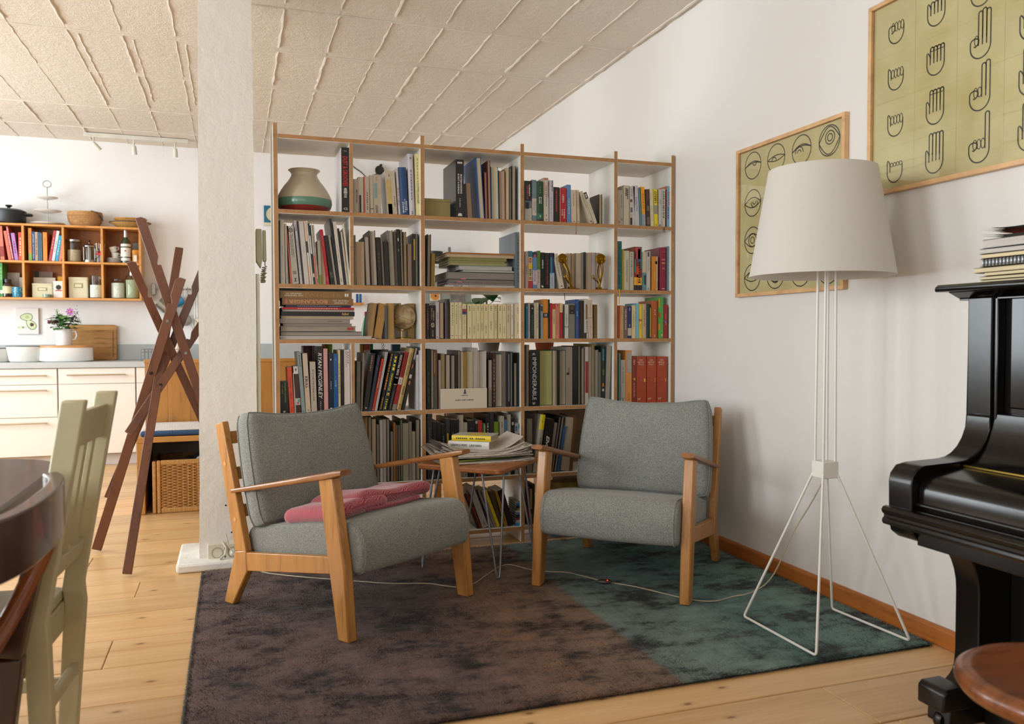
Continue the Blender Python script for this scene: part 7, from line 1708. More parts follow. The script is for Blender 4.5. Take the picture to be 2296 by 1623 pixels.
b = MB(); b.lathe([(.0155, .222), (.0165, .235), (.016, .288), (.001, .289)], seg=18); b.build('capsule', M('b8b8bc', .35, metal=.8), t, smooth=50)
b = MB(); b.lathe([(.0414, .055), (.0414, .135)], seg=24, cap=False); b.lathe([(.0412, .02), (.0412, .045)], seg=24).lathe([(.0412, .145), (.0412, .168)], seg=24); lb_ = b.build('paper_label', M('d8d6ce', .5, .05, 30), t, smooth=60)
b = MB(); b.T = Matrix.Translation((0, -.0418, .105)); b._add([(-.008, 0, -.004), (.008, 0, -.004), (.006, 0, .008), (-.006, 0, .008)], [(0, 1, 2, 3)]); b.build('emblem', M('b8303a', .5), lb_)
x = K(307, 590).x; t = thing('coffee_bag', 'Crumpled amber coffee bag with white label, kitchen wall shelf', 'bag', (x, 7.94, ZM+.0008)); random.seed(6)
b = MB(); n = 14
vs = []
for j in range(7):
    z = .118*j/6
    for k in range(n): a = 2*PI*k/n; f = .9+.2*R(); sq = 1-.45*(j/6)**3; vs.append((.036*math.cos(a)*f, .030*math.sin(a)*f*sq, z))
b._add(vs, [(j*n+k, j*n+(k+1) % n, (j+1)*n+(k+1) % n, (j+1)*n+k) for j in range(6) for k in range(n)]+[tuple(range(n))[::-1], tuple(6*n+k for k in range(n))]); b.build('bag_body', M('b8761c', .3, .3, 20, coat=.3), t, smooth=30)
b = MB(); b.box(-.022, .006, -.037, -.035, .015, .07); b.build('paper_label', M('d8d4c8', .6), t)
def card(px0, px1, y0, z0, Y, col, label, th=.012, name='card', rz=0):
    a = K(px0, y0, Y); c = K(px1, y0, Y); b = MB(); b.box(0, c.x-a.x, 0, th, 0, a.z-z0); o = solo(b, name, M(col, .6, .06, 20), label, 'card', (a.x, Y, z0+.0008), bevel=.0005); return o, c.x-a.x, a.z-z0
card(297, 317, 545, ZM, 8.06, '9aa0a4', 'Grey card behind coffee bag, kitchen wall shelf')
x = K(298, 590).x; b = MB(); b.lathe([(.001, 0), (.02, 0), (.022, .05), (.012, .075), (.012, .10), (.006, .11), (.001, .12)], seg=16); solo(b, 'spice_grinder', M('7c5a1c', .3, .1, metal=.4), 'Small brass spice mill between bottle and coffee bag', 'grinder', (x, 8.02, ZM+.0008), smooth=50)
# lower boxes
def tin(px0, px1, y0, label, col, Y=7.93, z0=ZL, dp=.12, plate=True):
    a = K(px0, y0, Y); c = K(px1, y0, Y); w_, h_ = c.x-a.x, a.z-z0; t = thing('storage_tin', label, 'tin', (a.x, Y, z0+.0008)); m = M(col, .4, .04)
    b = MB(); b.prism(rounded([(0, 0), (w_, 0), (w_, dp), (0, dp)], .012, 3), 0, h_*.88, 'z'); b.build('tin_body', m, t); b = MB(); b.prism(rounded([(-.002, -.002), (w_+.002, -.002), (w_+.002, dp+.002), (-.002, dp+.002)], .013, 3), h_*.86, h_, 'z'); b.build('lid', m, t, bevel=.003)
    if plate: b = MB(); f = (.28, .72, .48, .70); b.box(w_*f[0], w_*f[1], -.003, 0, h_*f[2], h_*f[3]); q = b.build('label_holder', M('8c8460', .4, metal=.5), t); b = MB(); b.box(w_*(f[0]+.05), w_*(f[1]-.05), -.0036, -.003, h_*(f[2]+.04), h_*(f[3]-.04)); b.build('paper_label', M('d0caa8', .6), t)
tin(153, 197, 621, 'Square cream storage tin with label holder, kitchen wall shelf', 'cfc8a8'); tin(71, 118, 635, 'Low cream storage tin with label holder, kitchen wall shelf', 'c9c2a2')
o, w_, h_ = card(119, 143, 630, ZL, 7.92, 'd8d4d0', 'White packet with black and red round mark, kitchen wall shelf', .03, 'packet')
b = MB(); b.T = Matrix.Translation((w_*.5, -.0004, h_*.62)) @ Matrix.Rotation(PI/2, 4, 'X'); b.lathe([(.001, 0), (.021, 0), (.021, .0004), (.001, .0004)], seg=24); b.build('round_mark', M('1c1a1a', .5), o)
b = MB(); b.box(w_*.2, w_*.8, -.0012, -.0002, h_*.40, h_*.46); b.build('red_swoosh', M('b02a34', .5), o)
card(75, 124, 622, ZL, 8.02, 'c9c0b4', 'White folded papers behind the low cream tin', .02, 'paper_bundle'); card(86, 118, 609, ZL, 8.07, '8a7c72', 'Grey brown photograph propped at back of shelf box', .01, 'photograph'); card(77, 86, 608, ZL, 8.06, '2c3440', 'Dark card propped at back beside the photograph', .01)
card(129, 144, 620, ZL, 8.03, 'c8901c', 'Amber box behind the white packet, kitchen wall shelf', .04, 'box')
card(16, 44, 611, ZL, 8.05, 'b8b8bc', 'White printed card behind dark bottle, kitchen wall shelf', .01); card(43, 53, 622, ZL, 8.03, 'd0d0cc', 'Small white notepad above the blue mug', .02, 'notepad'); card(5, 16, 606, ZL, 8.07, '7c5a4c', 'Brown card behind green cookbook, kitchen wall shelf', .01)
x = K(18, 640).x; t = thing('brown_bottle', 'Dark brown bottle with cream label, kitchen wall shelf', 'bottle', (x, 7.94, ZL+.0008)); b = MB(); b.lathe([(.001, 0), (.043, 0), (.045, .008), (.045, .10), (.036, .118), (.026, .124), (.026, .132)], seg=24); b.build('glass_body', M('2a1c14', .15, coat=.5), t, smooth=50)
b = MB(); b.lathe([(.029, .128), (.030, .150), (.001, .151)], seg=20); b.build('cap', M('2c2a2a', .4), t, smooth=40); b = MB(); b.lathe([(.0454, .03), (.0454, .09)], seg=24, cap=False); b.build('paper_label', M('cfc8a0', .6), t, smooth=60)
x = K(42, 640).x; t = thing('enamel_mug', 'Blue white-speckled enamel mug, kitchen wall shelf', 'mug', (x, 7.94, ZL+.0008)); b = MB(); b.lathe([(.001, 0), (.044, 0), (.046, .006), (.046, .085), (.044, .085), (.043, .01), (.001, .008)], seg=26)
m, nt, bb = newmat('speckled_enamel'); co = N(nt, 'ShaderNodeTexCoord').outputs['Object']; vo = N(nt, 'ShaderNodeTexVoronoi'); vo.inputs['Scale'].default_value = 95; nt.links.new(co, vo.inputs['Vector']); r_ = ramp(nt, vo.outputs['Distance'], [(.2, 'dfe6ea'), (.26, '1f7898')]); nt.links.new(r_.outputs[0], bb.inputs['Base Color']); bb.inputs['Roughness'].default_value = .2
b.build('body', m, t, smooth=50)
x = K(108, 655).x; b = MB(); b.lathe([(.001, 0), (.03, 0), (.034, .026), (.031, .026), (.028, .004), (.001, .004)], seg=22); solo(b, 'glass_dish', M('7f9a88', .1, .1, coat=.4), 'Small green glass dish before the cream tin', 'dish', (x, 7.905, ZL+.0008), smooth=50)
# on top of the wall shelf
x = K(20, 480, 8.0).x; t = thing('casserole', 'Black cast-iron casserole with lid on top of wall shelf', 'pot', (x, 8.0, ZT)); m_ci = M('23272b', .45, .1, 20, .1, 90)
b = MB(); b.lathe([(.001, 0), (.115, 0), (.126, .012), (.128, .105), (.12, .105), (.118, .012)], seg=36); b.build('body', m_ci, t, smooth=50); b = MB(); b.lathe([(.131, .104), (.130, .112), (.10, .126), (.04, .134), (.001, .135)], seg=36); b.build('lid', m_ci, t, smooth=50)
b = MB(); b.lathe([(.001, .134), (.014, .136), (.012, .146), (.028, .156), (.024, .164), (.001, .166)], seg=20); b.build('knob', m_ci, t, smooth=50)
for s in (-1, 1): b = MB(); b.tube([(s*.12, -.035, .085), (s*.165, -.03, .085), (s*.172, 0, .085), (s*.165, .03, .085), (s*.12, .035, .085)], .010, 8); b.build('handle', m_ci, t, smooth=60)
x = K(107, 490, 8.0).x; t = thing('cake_stand', 'Three-tier white porcelain cake stand on top of wall shelf', 'cake stand', (x, 8.0, ZT)); m_po = M('d8d4ce', .2, .02)
for z, r in ((.0, .135), (.11, .108), (.225, .083)):
    b = MB(); b.lathe([(.001, z+.004), (r*.5, z+.002), (r*.95, z+.013), (r, z+.02), (r*.93, z+.018), (r*.5, z+.008), (.001, z+.009)], seg=36); b.build('plate', m_po, t, smooth=50)
b = MB(); b.tube([(0, 0, .005), (0, 0, .33)], .0035, 8); b.tube([(.032*math.cos(2*PI*k/20), 0, .358+.028*math.sin(2*PI*k/20)) for k in range(20)], .003, 6, True); b.build('rod_and_ring', m_steel, t, smooth=60)
def weave(name, label, cat, loc, profile, seg, col, rim=.006, sy=1, group=None, dark=None):
    t = thing(name, label, cat, loc); b = MB(); rows = 22
    pts = profile
    def rad(f):
        k = f*(len(pts)-1); i = min(int(k), len(pts)-2); u = k-i; return pts[i][0]*(1-u)+pts[i+1][0]*u, pts[i][1]*(1-u)+pts[i+1][1]*u
    for j in range(rows):
        r, z = rad((j+.5)/rows); b.tube([((r+.0028*math.cos(PI*k+PI*j))*math.cos(2*PI*k/seg), (r+.0028*math.cos(PI*k+PI*j))*math.sin(2*PI*k/seg)*sy, z) for k in range(seg)], (pts[-1][1]-pts[0][1])/rows*.55, 5, True)
    b.build('weave', M(col, .65, .2, 60), t, smooth=60, kind='stuff')
    b = MB(); r, z = pts[-1]; b.tube([(r*math.cos(2*PI*k/36), r*sy*math.sin(2*PI*k/36), z) for k in range(36)], rim, 7, True); b.build('rim', M(dark or col, .6, .1), t, smooth=60)
    b = MB(); b.lathe([(.001, .002), (pts[0][0], .002), (pts[0][0], .006), (.001, .006)], seg=30, sy=sy); b.build('base', M(col, .7), t); return t
x = K(191, 495, 8.0).x; t = weave('wicker_basket', 'Small wicker basket with grey cloth on top of wall shelf', 'basket', (x, 8.0, ZT), [(.105, .004), (.13, .05), (.138, .10), (.132, .125)], 40, 'b98c5a', sy=.75)
b = MB(); b.grid(lambda u, v: (.06+.085*u, -.10+.05*v+.04*u, .135-.05*u*u-.03*v*v), 6, 5).grid(lambda u, v: (.06+.085*u, -.102+.05*v+.04*u, .132-.05*u*u-.03*v*v), 6, 5); b.build('cloth', M('55595c', .8), t, smooth=60)
x = K(292, 508, 8.0).x; weave('wicker_tray', 'Wide shallow bamboo bowl beneath another on top of wall shelf', 'bowl', (x, 8.0, ZT), [(.08, .004), (.12, .022), (.15, .04), (.168, .052)], 44, 'b88d4c', .005, .75, None, '5a4630'); weave('wicker_tray', 'Smaller bamboo bowl resting in the wide one on wall shelf', 'bowl', (x+.004, 8.0, ZT+.048), [(.09, .004), (.11, .014), (.125, .026), (.132, .036)], 40, 'b8822f', .005, .75)

# counter things
ZC0 = .873
def enamel(px, r, h, label, lidc=None, Y=7.85, sy=.7, col='dcdcd6', cat='bowl', name='enamel_bowl', rb=.78):
    x = onY(px, 800, Y).x; t = thing(name, label, cat, (x, Y, ZC0)); b = MB(); b.lathe([(.001, 0), (r*rb, 0), (r*(rb+.08), .01), (r, h), (r*.97, h), (r*(rb+.04), .014), (.001, .008)], seg=40, sy=sy); b.build('body', M(col, .25, .02, coat=.3), t, smooth=50)
    if lidc: b = MB(); b.lathe([(.001, h), (r*1.01, h), (r*1.01, h+.018), (r*.98, h+.02), (.001, h+.02)], seg=40, sy=sy); b.build('wooden_lid', lidc, t, smooth=40)
    else: b = MB(); b.tube([(r*math.cos(2*PI*k/40), r*sy*math.sin(2*PI*k/40), h) for k in range(40)], .0035, 6, True); b.build('rim', M('55585a', .4), t, smooth=60)
    return t, x
enamel(-14, .12, .115, 'White canister at the frame edge on the kitchen counter', None, 7.9, .9, 'e0deda', 'canister', 'canister', .97)
enamel(59, .150, .132, 'White enamel bowl with dark rim on the kitchen counter')
bb_, bx = enamel(149, .205, .118, 'White bread bin with wooden lid on the kitchen counter', WOOD('c08c56', 'ab7640', (1, 8, 8), 3, .4), 7.83, .55, 'e4e2de', 'bread bin', 'bread_bin', .93)
x = onY(144, 770, 7.83).x; pz = ZC0+.139
pt = thing('pitcher_of_flowers', 'White enamel pitcher of herbs and garden flowers on bread bin', 'flowers', (x, 7.83, pz))
b = MB(); b.lathe([(.001, 0), (.06, 0), (.063, .006), (.060, .14), (.057, .14), (.057, .01), (.001, .008)], seg=30); b.build('pitcher', M('dfe2e6', .22, .02, coat=.3), pt, smooth=50)
b = MB(); b.tube([(.059, 0, .12), (.090, 0, .118), (.096, 0, .08), (.085, 0, .05), (.06, 0, .045)], .007, 8); b.build('handle', M('dfe2e6', .22, .02, coat=.3), pt, smooth=60); b = MB(); b.tube([(.058*math.cos(2*PI*k/30), .058*math.sin(2*PI*k/30), .14) for k in range(30)], .003, 6, True); b.build('rim', M('23303c', .4), pt, smooth=60)
random.seed(17); m_g1 = M('5f9450', .5, .25, 20); m_g2 = M('7a9c66', .5, .25, 20); m_pl = M('6b2c3c', .7, .3, 40)
b = MB()
for k in range(90):
    a = 2*PI*R(); rr = .015+.085*R(); z = .135+.15*R()*(1-rr*4.5); d = Vector((math.cos(a), math.sin(a), .5*(R()-.2))); q = leaf_mesh((rr*math.cos(a), rr*math.sin(a)*.8, z), d, .05+.025*R(), 0); b._add(q.v, q.f)
b.build('mint_leaves', m_g1, pt, smooth=60, kind='stuff')
for sx_, sh_, mm, nm in ((-.055, .30, m_g2, 'rosemary_sprig'), (-.035, .26, m_g2, 'rosemary_sprig')):
    b = MB(); b.tube([(0, 0, .1), (sx_*.6, 0, .2), (sx_, 0, sh_)], .0025, 5)
    for k in range(46):
        f = .35+.65*k/46; p = Vector((sx_*f, 0, .1+(sh_-.1)*f)); a = R()*6.28; b.beam(p, p+Vector((.022*math.cos(a), .022*math.sin(a), .014)), .004, .001, (0, 1, 0), .001)
    b.build(nm, mm, pt)
b = MB()
for k in range(70): a = R()*6.28; r_ = .042*R()**.5; b.ball((-.075+r_*math.cos(a), -.02+r_*math.sin(a), .195+.022*R()-(r_*r_)*6), .006, 6, 4)
b.tube([(0, 0, .1), (-.06, -.01, .19)], .004, 5); b.build('sedum_head', m_pl, pt, smooth=80, kind='stuff')
b = MB(); fc = Vector((.055, -.03, .285))
for k in range(8):
    a = 2*PI*k/8; b.beam(fc, fc+Vector((.032*math.cos(a), -.004, .032*math.sin(a))), .012, .002, (0, 1, 0), .014)
b.build('cosmos_flower', M('b05aa8', .5, .15, 40), pt); b = MB(); b.ball(fc+Vector((0, -.004, 0)), .008, 8, 6); b.tube([(0, 0, .12), (.03, -.02, .2), fc], .002, 5); b.build('flower_centre', M('c9a030', .6), pt, smooth=80)
b = MB()
for k in range(60): a = R()*6.28; u = R(); p = Vector((.06+.05*u+.03*(R()-.5), .02*(R()-.5), .17+.15*u*R()+.03)); b.ball(p, .0035, 5, 4)
for k in range(8): b.tube([(0, 0, .12), (.05+.008*k, .01*(k % 3-1), .18+.015*k)], .0012, 4)
b.build('dried_seed_sprays', M('6a5a64', .7, .3, 40), pt, kind='stuff')
# chopping board, picture
a, c = onY(163, 800, 8.09), onY(261, 728, 8.09); b = MB(); w_ = c.x-a.x+.03; h_ = c.z-ZC0
b.prism(rounded([(0, 0), (w_, 0), (w_, h_), (0, h_)], .025, 4), 0, .022, 'y'); o = b.build('chopping_board', WOOD('a5773f', '7f5526', (1.2, 5, 12), 4, .6), bevel=.004); place(o, Vector((a.x-.03, 8.085, ZC0+.001))); o.rotation_euler = (-.07, 0, 0)
tag(o, 'Worn wooden chopping board leaning on the kitchen wall', 'chopping board')
b = MB(); b.box(.0, w_, -.001, .002, h_-.045, h_-.006); b.build('batten', WOOD('b88a4c', '9c6c30', (1, 6, 6), 3, .5), o); b = MB(); b.tube([(w_-.03, -.0005, .03), (w_-.03, -.0005, h_-.06)], .003, 5); b.build('groove', M('6a4520', .7), o)
a, c = onY(37, 749, 8.148), onY(87, 691, 8.148); t = thing('avocado_print', 'White canvas print of green avocados on the kitchen wall', 'picture', ((a.x+c.x)/2, 8.148, (a.z+c.z)/2)); hw, hh = (c.x-a.x)/2, (c.z-a.z)/2
b = MB(); b.box(-hw, hw, -.022, -.001, -hh, hh); cv = b.build('canvas', M('e2e2df', .7, .01), t, bevel=.001)
def disc(cx, cz, rx, rz, ang, mat, y, nm):
    b = MB(); vs = [(cx+rx*math.cos(q)*math.cos(ang)-rz*math.sin(q)*math.sin(ang)*(1+.25*math.cos(q)), y, cz+rx*math.cos(q)*math.sin(ang)+rz*math.sin(q)*math.cos(ang)*(1+.25*math.cos(q))) for q in [2*PI*k/24 for k in range(24)]]; b._add(vs, [tuple(range(24))]); b.build(nm, mat, cv)
for cx, cz, an, pit in ((-.005, .035, 0, 0), (.03, -.03, -.9, 1)):
    disc(cx, cz, .050, .034, an, M('6f8f5c', .7), -.0224, 'avocado_half'); disc(cx, cz, .044, .028, an, M('cfd8b0', .7), -.0228, 'avocado_half')
    disc(cx+.006, cz, .016, .015, an, M('4a2f24' if pit else 'b0c08c', .5), -.0232, 'avocado_half')
for cx in (-.065, -.04, -.025): disc(cx, -.055+.02*(cx+.04), .012, .01, .3, M('bfd0a8', .7), -.0226, 'avocado_half')
# utensil rail
m_rail = M('a09c94', .35, .05, metal=.8); rl = thing('utensil_rail', 'Grey metal utensil rail on the kitchen wall', 'rail', (onY(390, 650, 8.11).x, 8.11, onY(390, 648, 8.11).z)); L0 = onY(343, 648, 8.11).x-rl.location.x
b = MB(); b.tube([(L0, 0, 0), (.62, 0, 0)], .007, 8); b.build('bar', m_rail, rl, smooth=60)
b = MB(); b.box(L0-.012, L0+.022, -.01, .038, -.055, .045); b.build('bracket', m_rail, rl, bevel=.003)
def hang(px, y0, label, cat, name): q = onY(px, y0, 8.09); return thing(name, label, cat, (q.x, 8.088, q.z))
def hook(b, dz): b.tube([(0, .016, dz), (0, .022, dz-.012), (0, .006, dz-.02), (0, 0, 0)], .002, 5)
rz_ = rl.location.z+.016
for px, y0, rr, hh, tilt, col, lab in ((366, 684, .055, .10, .75, '8f8c84', 'Hanging steel mug tilted on the utensil rail'), (402, 676, .042, .075, -.5, '2a78a8', 'Hanging blue enamel mug on the utensil rail')):
    t = hang(px, y0, lab, 'mug', 'hanging_mug'); b = MB(); b.T = Matrix.Rotation(tilt+PI/2, 4, 'Y') @ Matrix.Translation((0, 0, -hh/2)); b.lathe([(.001, 0), (rr, 0), (rr, hh), (rr*.94, hh), (rr*.94, .004), (.001, .004)], seg=24); b.build('body', M(col, .3, .06, metal=.85 if col == '8f8c84' else 0), t, smooth=50)
    b = MB(); b.tube([(0, 0, rz_-t.location.z), (0, -.01, .09), (0, 0, .05)], .0025, 5); b.build('hook', m_steel, t, smooth=60)
for px, y0, R_, lab in ((436-20, 718, .05, 'Round steel strainer hanging on the utensil rail'), (386, 706, .036, 'Small round sieve hanging behind coat rack')):
    t = hang(px, y0, lab, 'strainer', 'strainer'); b = MB(); b.T = Matrix.Rotation(PI/2, 4, 'X'); b.lathe([(R_, 0), (R_*.9, R_*.35), (R_*.5, R_*.62), (.001, R_*.7)], seg=24, cap=False); b.build('mesh_bowl', M('b5b3ae', .4, .15, 90, metal=.6), t, smooth=50)
    b = MB(); b.tube([(R_*math.cos(2*PI*k/28), 0, R_*math.sin(2*PI*k/28)) for k in range(28)], .003, 6, True); b.tube([(0, 0, R_), (0, .01, rz_-t.location.z)], .003, 6); b.build('rim_and_handle', m_steel, t, smooth=60)
for px, nm, lab, cat in ((421, 'ladle', 'Slim steel ladle hanging on the utensil rail', 'ladle'), (437, 'whisk', 'Wire whisk hanging beside the pillar', 'whisk'), (443, 'spatula', 'White spatula hanging nearest the pillar', 'spatula')):
    t = hang(px, 715, lab, cat, nm); zt_ = rz_-t.location.z; b = MB(); b.tube([(0, .01, zt_), (0, 0, zt_-.03), (0, 0, 0.0)], .0045, 6); b.build('handle', m_steel, t, smooth=60); b = MB()
    if nm == 'ladle': b.ball((0, -.01, -.02), .022, 14, 8, (1, .7, 1))
    elif nm == 'whisk':
        for k in range(5): a = PI*k/5; b.tube([(0, 0, 0), (.028*math.cos(a), .02*math.sin(a), -.05), (.02*math.cos(a), .014*math.sin(a), -.10), (0, 0, -.115), (-.02*math.cos(a), -.014*math.sin(a), -.10), (-.028*math.cos(a), -.02*math.sin(a), -.05), (0, 0, 0)], .0012, 4)
    else: b.box(-.025, .025, -.003, .003, -.09, .0)
    b.build('head', m_steel if nm != 'spatula' else M('d8d0c0', .5), t, smooth=60)
# dish rack and bottle behind the bench
a = onY(318, 806, 7.8); t = thing('dish_rack', 'Wire dish rack on the counter behind the bench', 'dish rack', (a.x, 7.75, ZC0)); b = MB()
for z in (.004, .075, .1): b.tube([(0, 0, z), (.30, 0, z), (.30, .28, z), (0, .28, z)], .0025, 5, True)
for k in range(11): b.tube([(.03*k, 0, .004), (.03*k, 0, .1)], .0018, 4); b.tube([(.03*k, .28, .004), (.03*k, .28, .1)], .0018, 4); b.tube([(.03*k, 0, .004), (.03*k, .28, .004)], .0018, 4)
b.build('wires', M('8c8c8e', .35, metal=.8), t, smooth=60)
x = onY(399, 790, 7.85).x; b = MB(); b.lathe([(.001, 0), (.035, 0), (.037, .01), (.036, .09), (.02, .12), (.018, .15), (.001, .152)], seg=22); solo(b, 'soap_bottle', M('cfc3a8', .35, .05), 'Cream soap bottle on counter behind coat rack', 'bottle', (x, 7.85, ZC0), smooth=50)
x = onY(424, 790, 7.85).x; t = thing('dish_brush', 'White dish brush with teal base on counter behind coat rack', 'brush', (x, 7.85, ZC0)); b = MB(); b.tube([(0, 0, .03), (0, 0, .17)], .007, 8); b.build('handle', M('d5d5d0', .4), t, smooth=60); b = MB(); b.lathe([(.001, 0), (.024, 0), (.02, .035), (.001, .036)], seg=18); b.build('base', M('1f5a5a', .4), t, smooth=40)
# blue clock picture and small shelf seen beside and through the bookshelf
a, c = onY(592, 506, 8.146), onY(614, 462, 8.146); t = thing('wall_clock', 'Blue square picture with a pale clock dial beside bookshelf post', 'clock', ((a.x+c.x)/2, 8.148, (a.z+c.z)/2)); hw, hh = (c.x-a.x)/2+.03, (c.z-a.z)/2
b = MB(); b.box(-hw+.03, hw+.03, -.012, -.001, -hh, hh); b.build('panel', M('1d6a86', .5, .04), t); b = MB(); b.box(-hw+.03, hw+.03, -.0135, -.0121, -hh, -hh+.03); b.build('margin', M('d5cdb0', .6), t)
b = MB(); b.T = Matrix.Translation((.045, -.013, .015)) @ Matrix.Rotation(PI/2, 4, 'X'); b.lathe([(.001, 0), (.07, 0), (.07, .003), (.001, .004)], seg=32); b.build('dial', M('cfc4a4', .5, .06), t, smooth=40)
b = MB(); b.beam((.045, -.019, .015), (.045, -.019, .06), .004, .002, (0, 1, 0)).beam((.045, -.019, .015), (.02, -.019, .0), .004, .002, (0, 1, 0)); b.build('hands', M('2c2a26', .5), t)
# intercom on the pillar
m_ph = M('b9b494', .45, .04); t = thing('intercom_phone', 'Beige intercom handset on its base at side of pillar', 'intercom', (.108, 4.22, 1.49))
b = MB(); b.prism([(0, .115), (.027, .115), (.030, -.03), (.022, -.075), (.0, -.04)], -.045, .035, 'y'); b.build('base_unit', m_ph, t, bevel=.004)
b = MB(); b.prism(rounded([(.0315, .112), (.047, .110), (.049, -.04), (.0325, -.04)], .005, 3), -.035, .015, 'y'); b.build('handset', m_ph, t, bevel=.005); b = MB(); pts = [(.042, -.01, -.04), (.042, -.01, -.06)]
for k in range(90): f = k/89; pts.append((.040+.010*math.cos(k*.9)-.010*math.sin(f*PI), -.012+.010*math.sin(k*.9), -.065-.085*math.sin(f*PI*.5) if f < .75 else -.065-.085*math.sin(.75*PI*.5)+.06*(f-.75)*4))
b.tube(pts, .0026, 5); b.build('coiled_cord', M('a8a382', .5), t, smooth=60)
# ceiling track light
zt_ = ZC-.002; p0, p1 = onZ(182, 297, ZC-.03), onZ(420, 312, ZC-.03); t = thing('track_light', 'White ceiling track with three small spots over the kitchen', 'track light', (p0.x, 7.80, ZC-.035)); L_ = p1.x-p0.x; m_tr = M('cfccc2', .4)
b = MB(); b.box(0, L_, -.018, .018, 0, .034); b.build('track', m_tr, t, bevel=.002)
for k, (f, an, c_) in enumerate(((.09, .7, 0), (.47, .05, 0), (.87, .0, 0))):
    b = MB(); b.tube([(L_*f, 0, 0), (L_*f, 0, -.045)], .007, 8); s_ = b.build('spot', m_tr, t, smooth=60); b = MB(); b.T = Matrix.Translation((L_*f, 0, -.05)) @ Matrix.Rotation(-an, 4, 'Y') @ Matrix.Rotation(.25, 4, 'X'); b.lathe([(.001, .0), (.016, .0), (.019, -.02), (.021, -.075), (.001, -.07)], seg=18); b.build('spot_head', m_tr, s_, smooth=40)
# black wall spot with its cable, seen through the top shelf
q = onY(850, 383, 8.09); t = thing('wall_spotlight', 'Small black clamp spotlight high on the kitchen wall', 'spotlight', (q.x, 8.10, q.z)); b = MB(); b.T = Matrix.Rotation(.6, 4, 'Y') @ Matrix.Rotation(PI/2, 4, 'X'); b.lathe([(.001, -.03), (.03, -.03), (.045, .04), (.001, .035)], seg=20); b.build('head', M('1e1b18', .5), t, smooth=40); b = MB(); b.tube([(0, .02, .02), (.02, .03, .06), (.03, .045, .07)], .012, 8); b.build('bracket', M('1e1b18', .5), t, smooth=50)
a, c = onY(795, 376, 8.12), onY(822, 398, 8.12); d_ = onY(742, 300, 8.12); b = MB(); b.tube([onY(743, 305, 8.12)+Vector((-.0, 0, 0)), onY(770, 350, 8.12), a, onY(810, 386, 8.12), c, Vector((t.location.x, 8.12, t.location.z-.02))], .006, 6); tag(b.build('spotlight_cable', M('3a3632', .6), smooth=60), 'Dark cable running along the kitchen wall to clamp spotlight', 'cable')
# little shelf with cartons, pinboard pictures, pans: glimpsed through the bookshelf
q = onY(795, 681, 8.0); b = MB(); b.box(-.08, .09, 0, .14, 0, .022); solo(b, 'spice_shelf', m_hon, 'Small wooden wall shelf glimpsed above the stacked manuals', 'shelf', (q.x, 8.005, q.z-.011), bevel=.001)
for k, (px, c_) in enumerate(((799, '1f4f8c'), (806, '27609c'))): card(px, px+5, 659, q.z+.0115, 8.04, c_, ('Blue carton on the small spice shelf, next to a lighter one', 'Lighter blue carton on the small spice shelf')[k], .03, 'carton')
q = onY(950, 577, 7.95); ZS = 1.80
b = MB(); b.box(-.35, .40, 0, .2, -.02, 0); solo(b, 'pan_shelf', M('d8d5cf', .5), 'White wall shelf of pans glimpsed through second shelf', 'shelf', (onY(985, 560, 7.95).x, 7.945, ZS), bevel=.001)
x = onY(973, 560, 8.05).x; b = MB(); b.lathe([(.001, 0), (.085, 0), (.09, .13), (.085, .13), (.08, .01), (.001, .008)], seg=28); solo(b, 'black_pot', M('1c1a19', .4), 'Black round pot on the pan shelf, seen above paper pile', 'pot', (x, 8.05, ZS+.001), smooth=50)
x = onY(1004, 560, 8.02).x; t = thing('saucepan', 'Steel saucepan with upright handle on the pan shelf', 'saucepan', (x, 8.02, ZS+.001)); b = MB(); b.lathe([(.001, 0), (.066, 0), (.068, .1), (.074, .105), (.066, .105), (.064, .01), (.001, .008)], seg=28); b.build('body', m_steel, t, smooth=50); b = MB(); b.box(-.014, .014, -.072, -.066, .08, .17); b.build('handle', M('77706a', .4), t, bevel=.002)
x = onY(962, 560, 7.97).x; t = thing('white_mug', 'White mug with dark W on the pan shelf', 'mug', (x+.0, 7.965, ZS+.001)); b = MB(); b.lathe([(.001, 0), (.038, 0), (.04, .085), (.037, .085), (.035, .006), (.001, .005)], seg=24); b.build('body', M('d5d2cd', .3), t, smooth=50); text(t, 'W', .03, .03, frame((0, -.041, .03), (1, 0, 0), (0, 0, 1)), M('2a2826', .5), .03)
a, c = onY(964, 672, 8.14), onY(986, 655, 8.14); b = MB(); b.box(-.055, .055, -.004, 0, -.05, .07); o = solo(b, 'pinned_card', M('cfc8ba', .6), 'Card with an orange flower pinned on the kitchen wall', 'card', ((a.x+c.x)/2, 8.137, (a.z+c.z)/2)); b = MB(); b.T = Matrix.Translation((0, -.0045, .0)) @ Matrix.Rotation(PI/2, 4, 'X'); b.lathe([(.001, 0), (.045, 0), (.045, .0005), (.001, .0005)], seg=20); b.build('orange_flower', M('d08a3c', .6, .2, 40), o); b = MB(); b.ball((.005, -.005, 0), .01, 8, 6); b.build('flower_eye', M('2c2620', .6), o)
a, c = onY(1012, 690, 8.14), onY(1040, 650, 8.14); b = MB(); b.box(-.07, .07, -.004, 0, -.09, .10); solo(b, 'pinned_photo', M('77706c', .5, .5, 14), 'Grey photograph pinned on the kitchen wall near the plant', 'photograph', ((a.x+c.x)/2, 8.137, (a.z+c.z)/2))
b = MB(); b.box(.0, .62, -.002, 0, -.32, .26); solo(b, 'notice_board', M('8f948e', .6), 'Grey notice board on the kitchen wall behind the plant', 'notice board', (onY(945, 690, 8.145).x, 8.1475, 1.38))
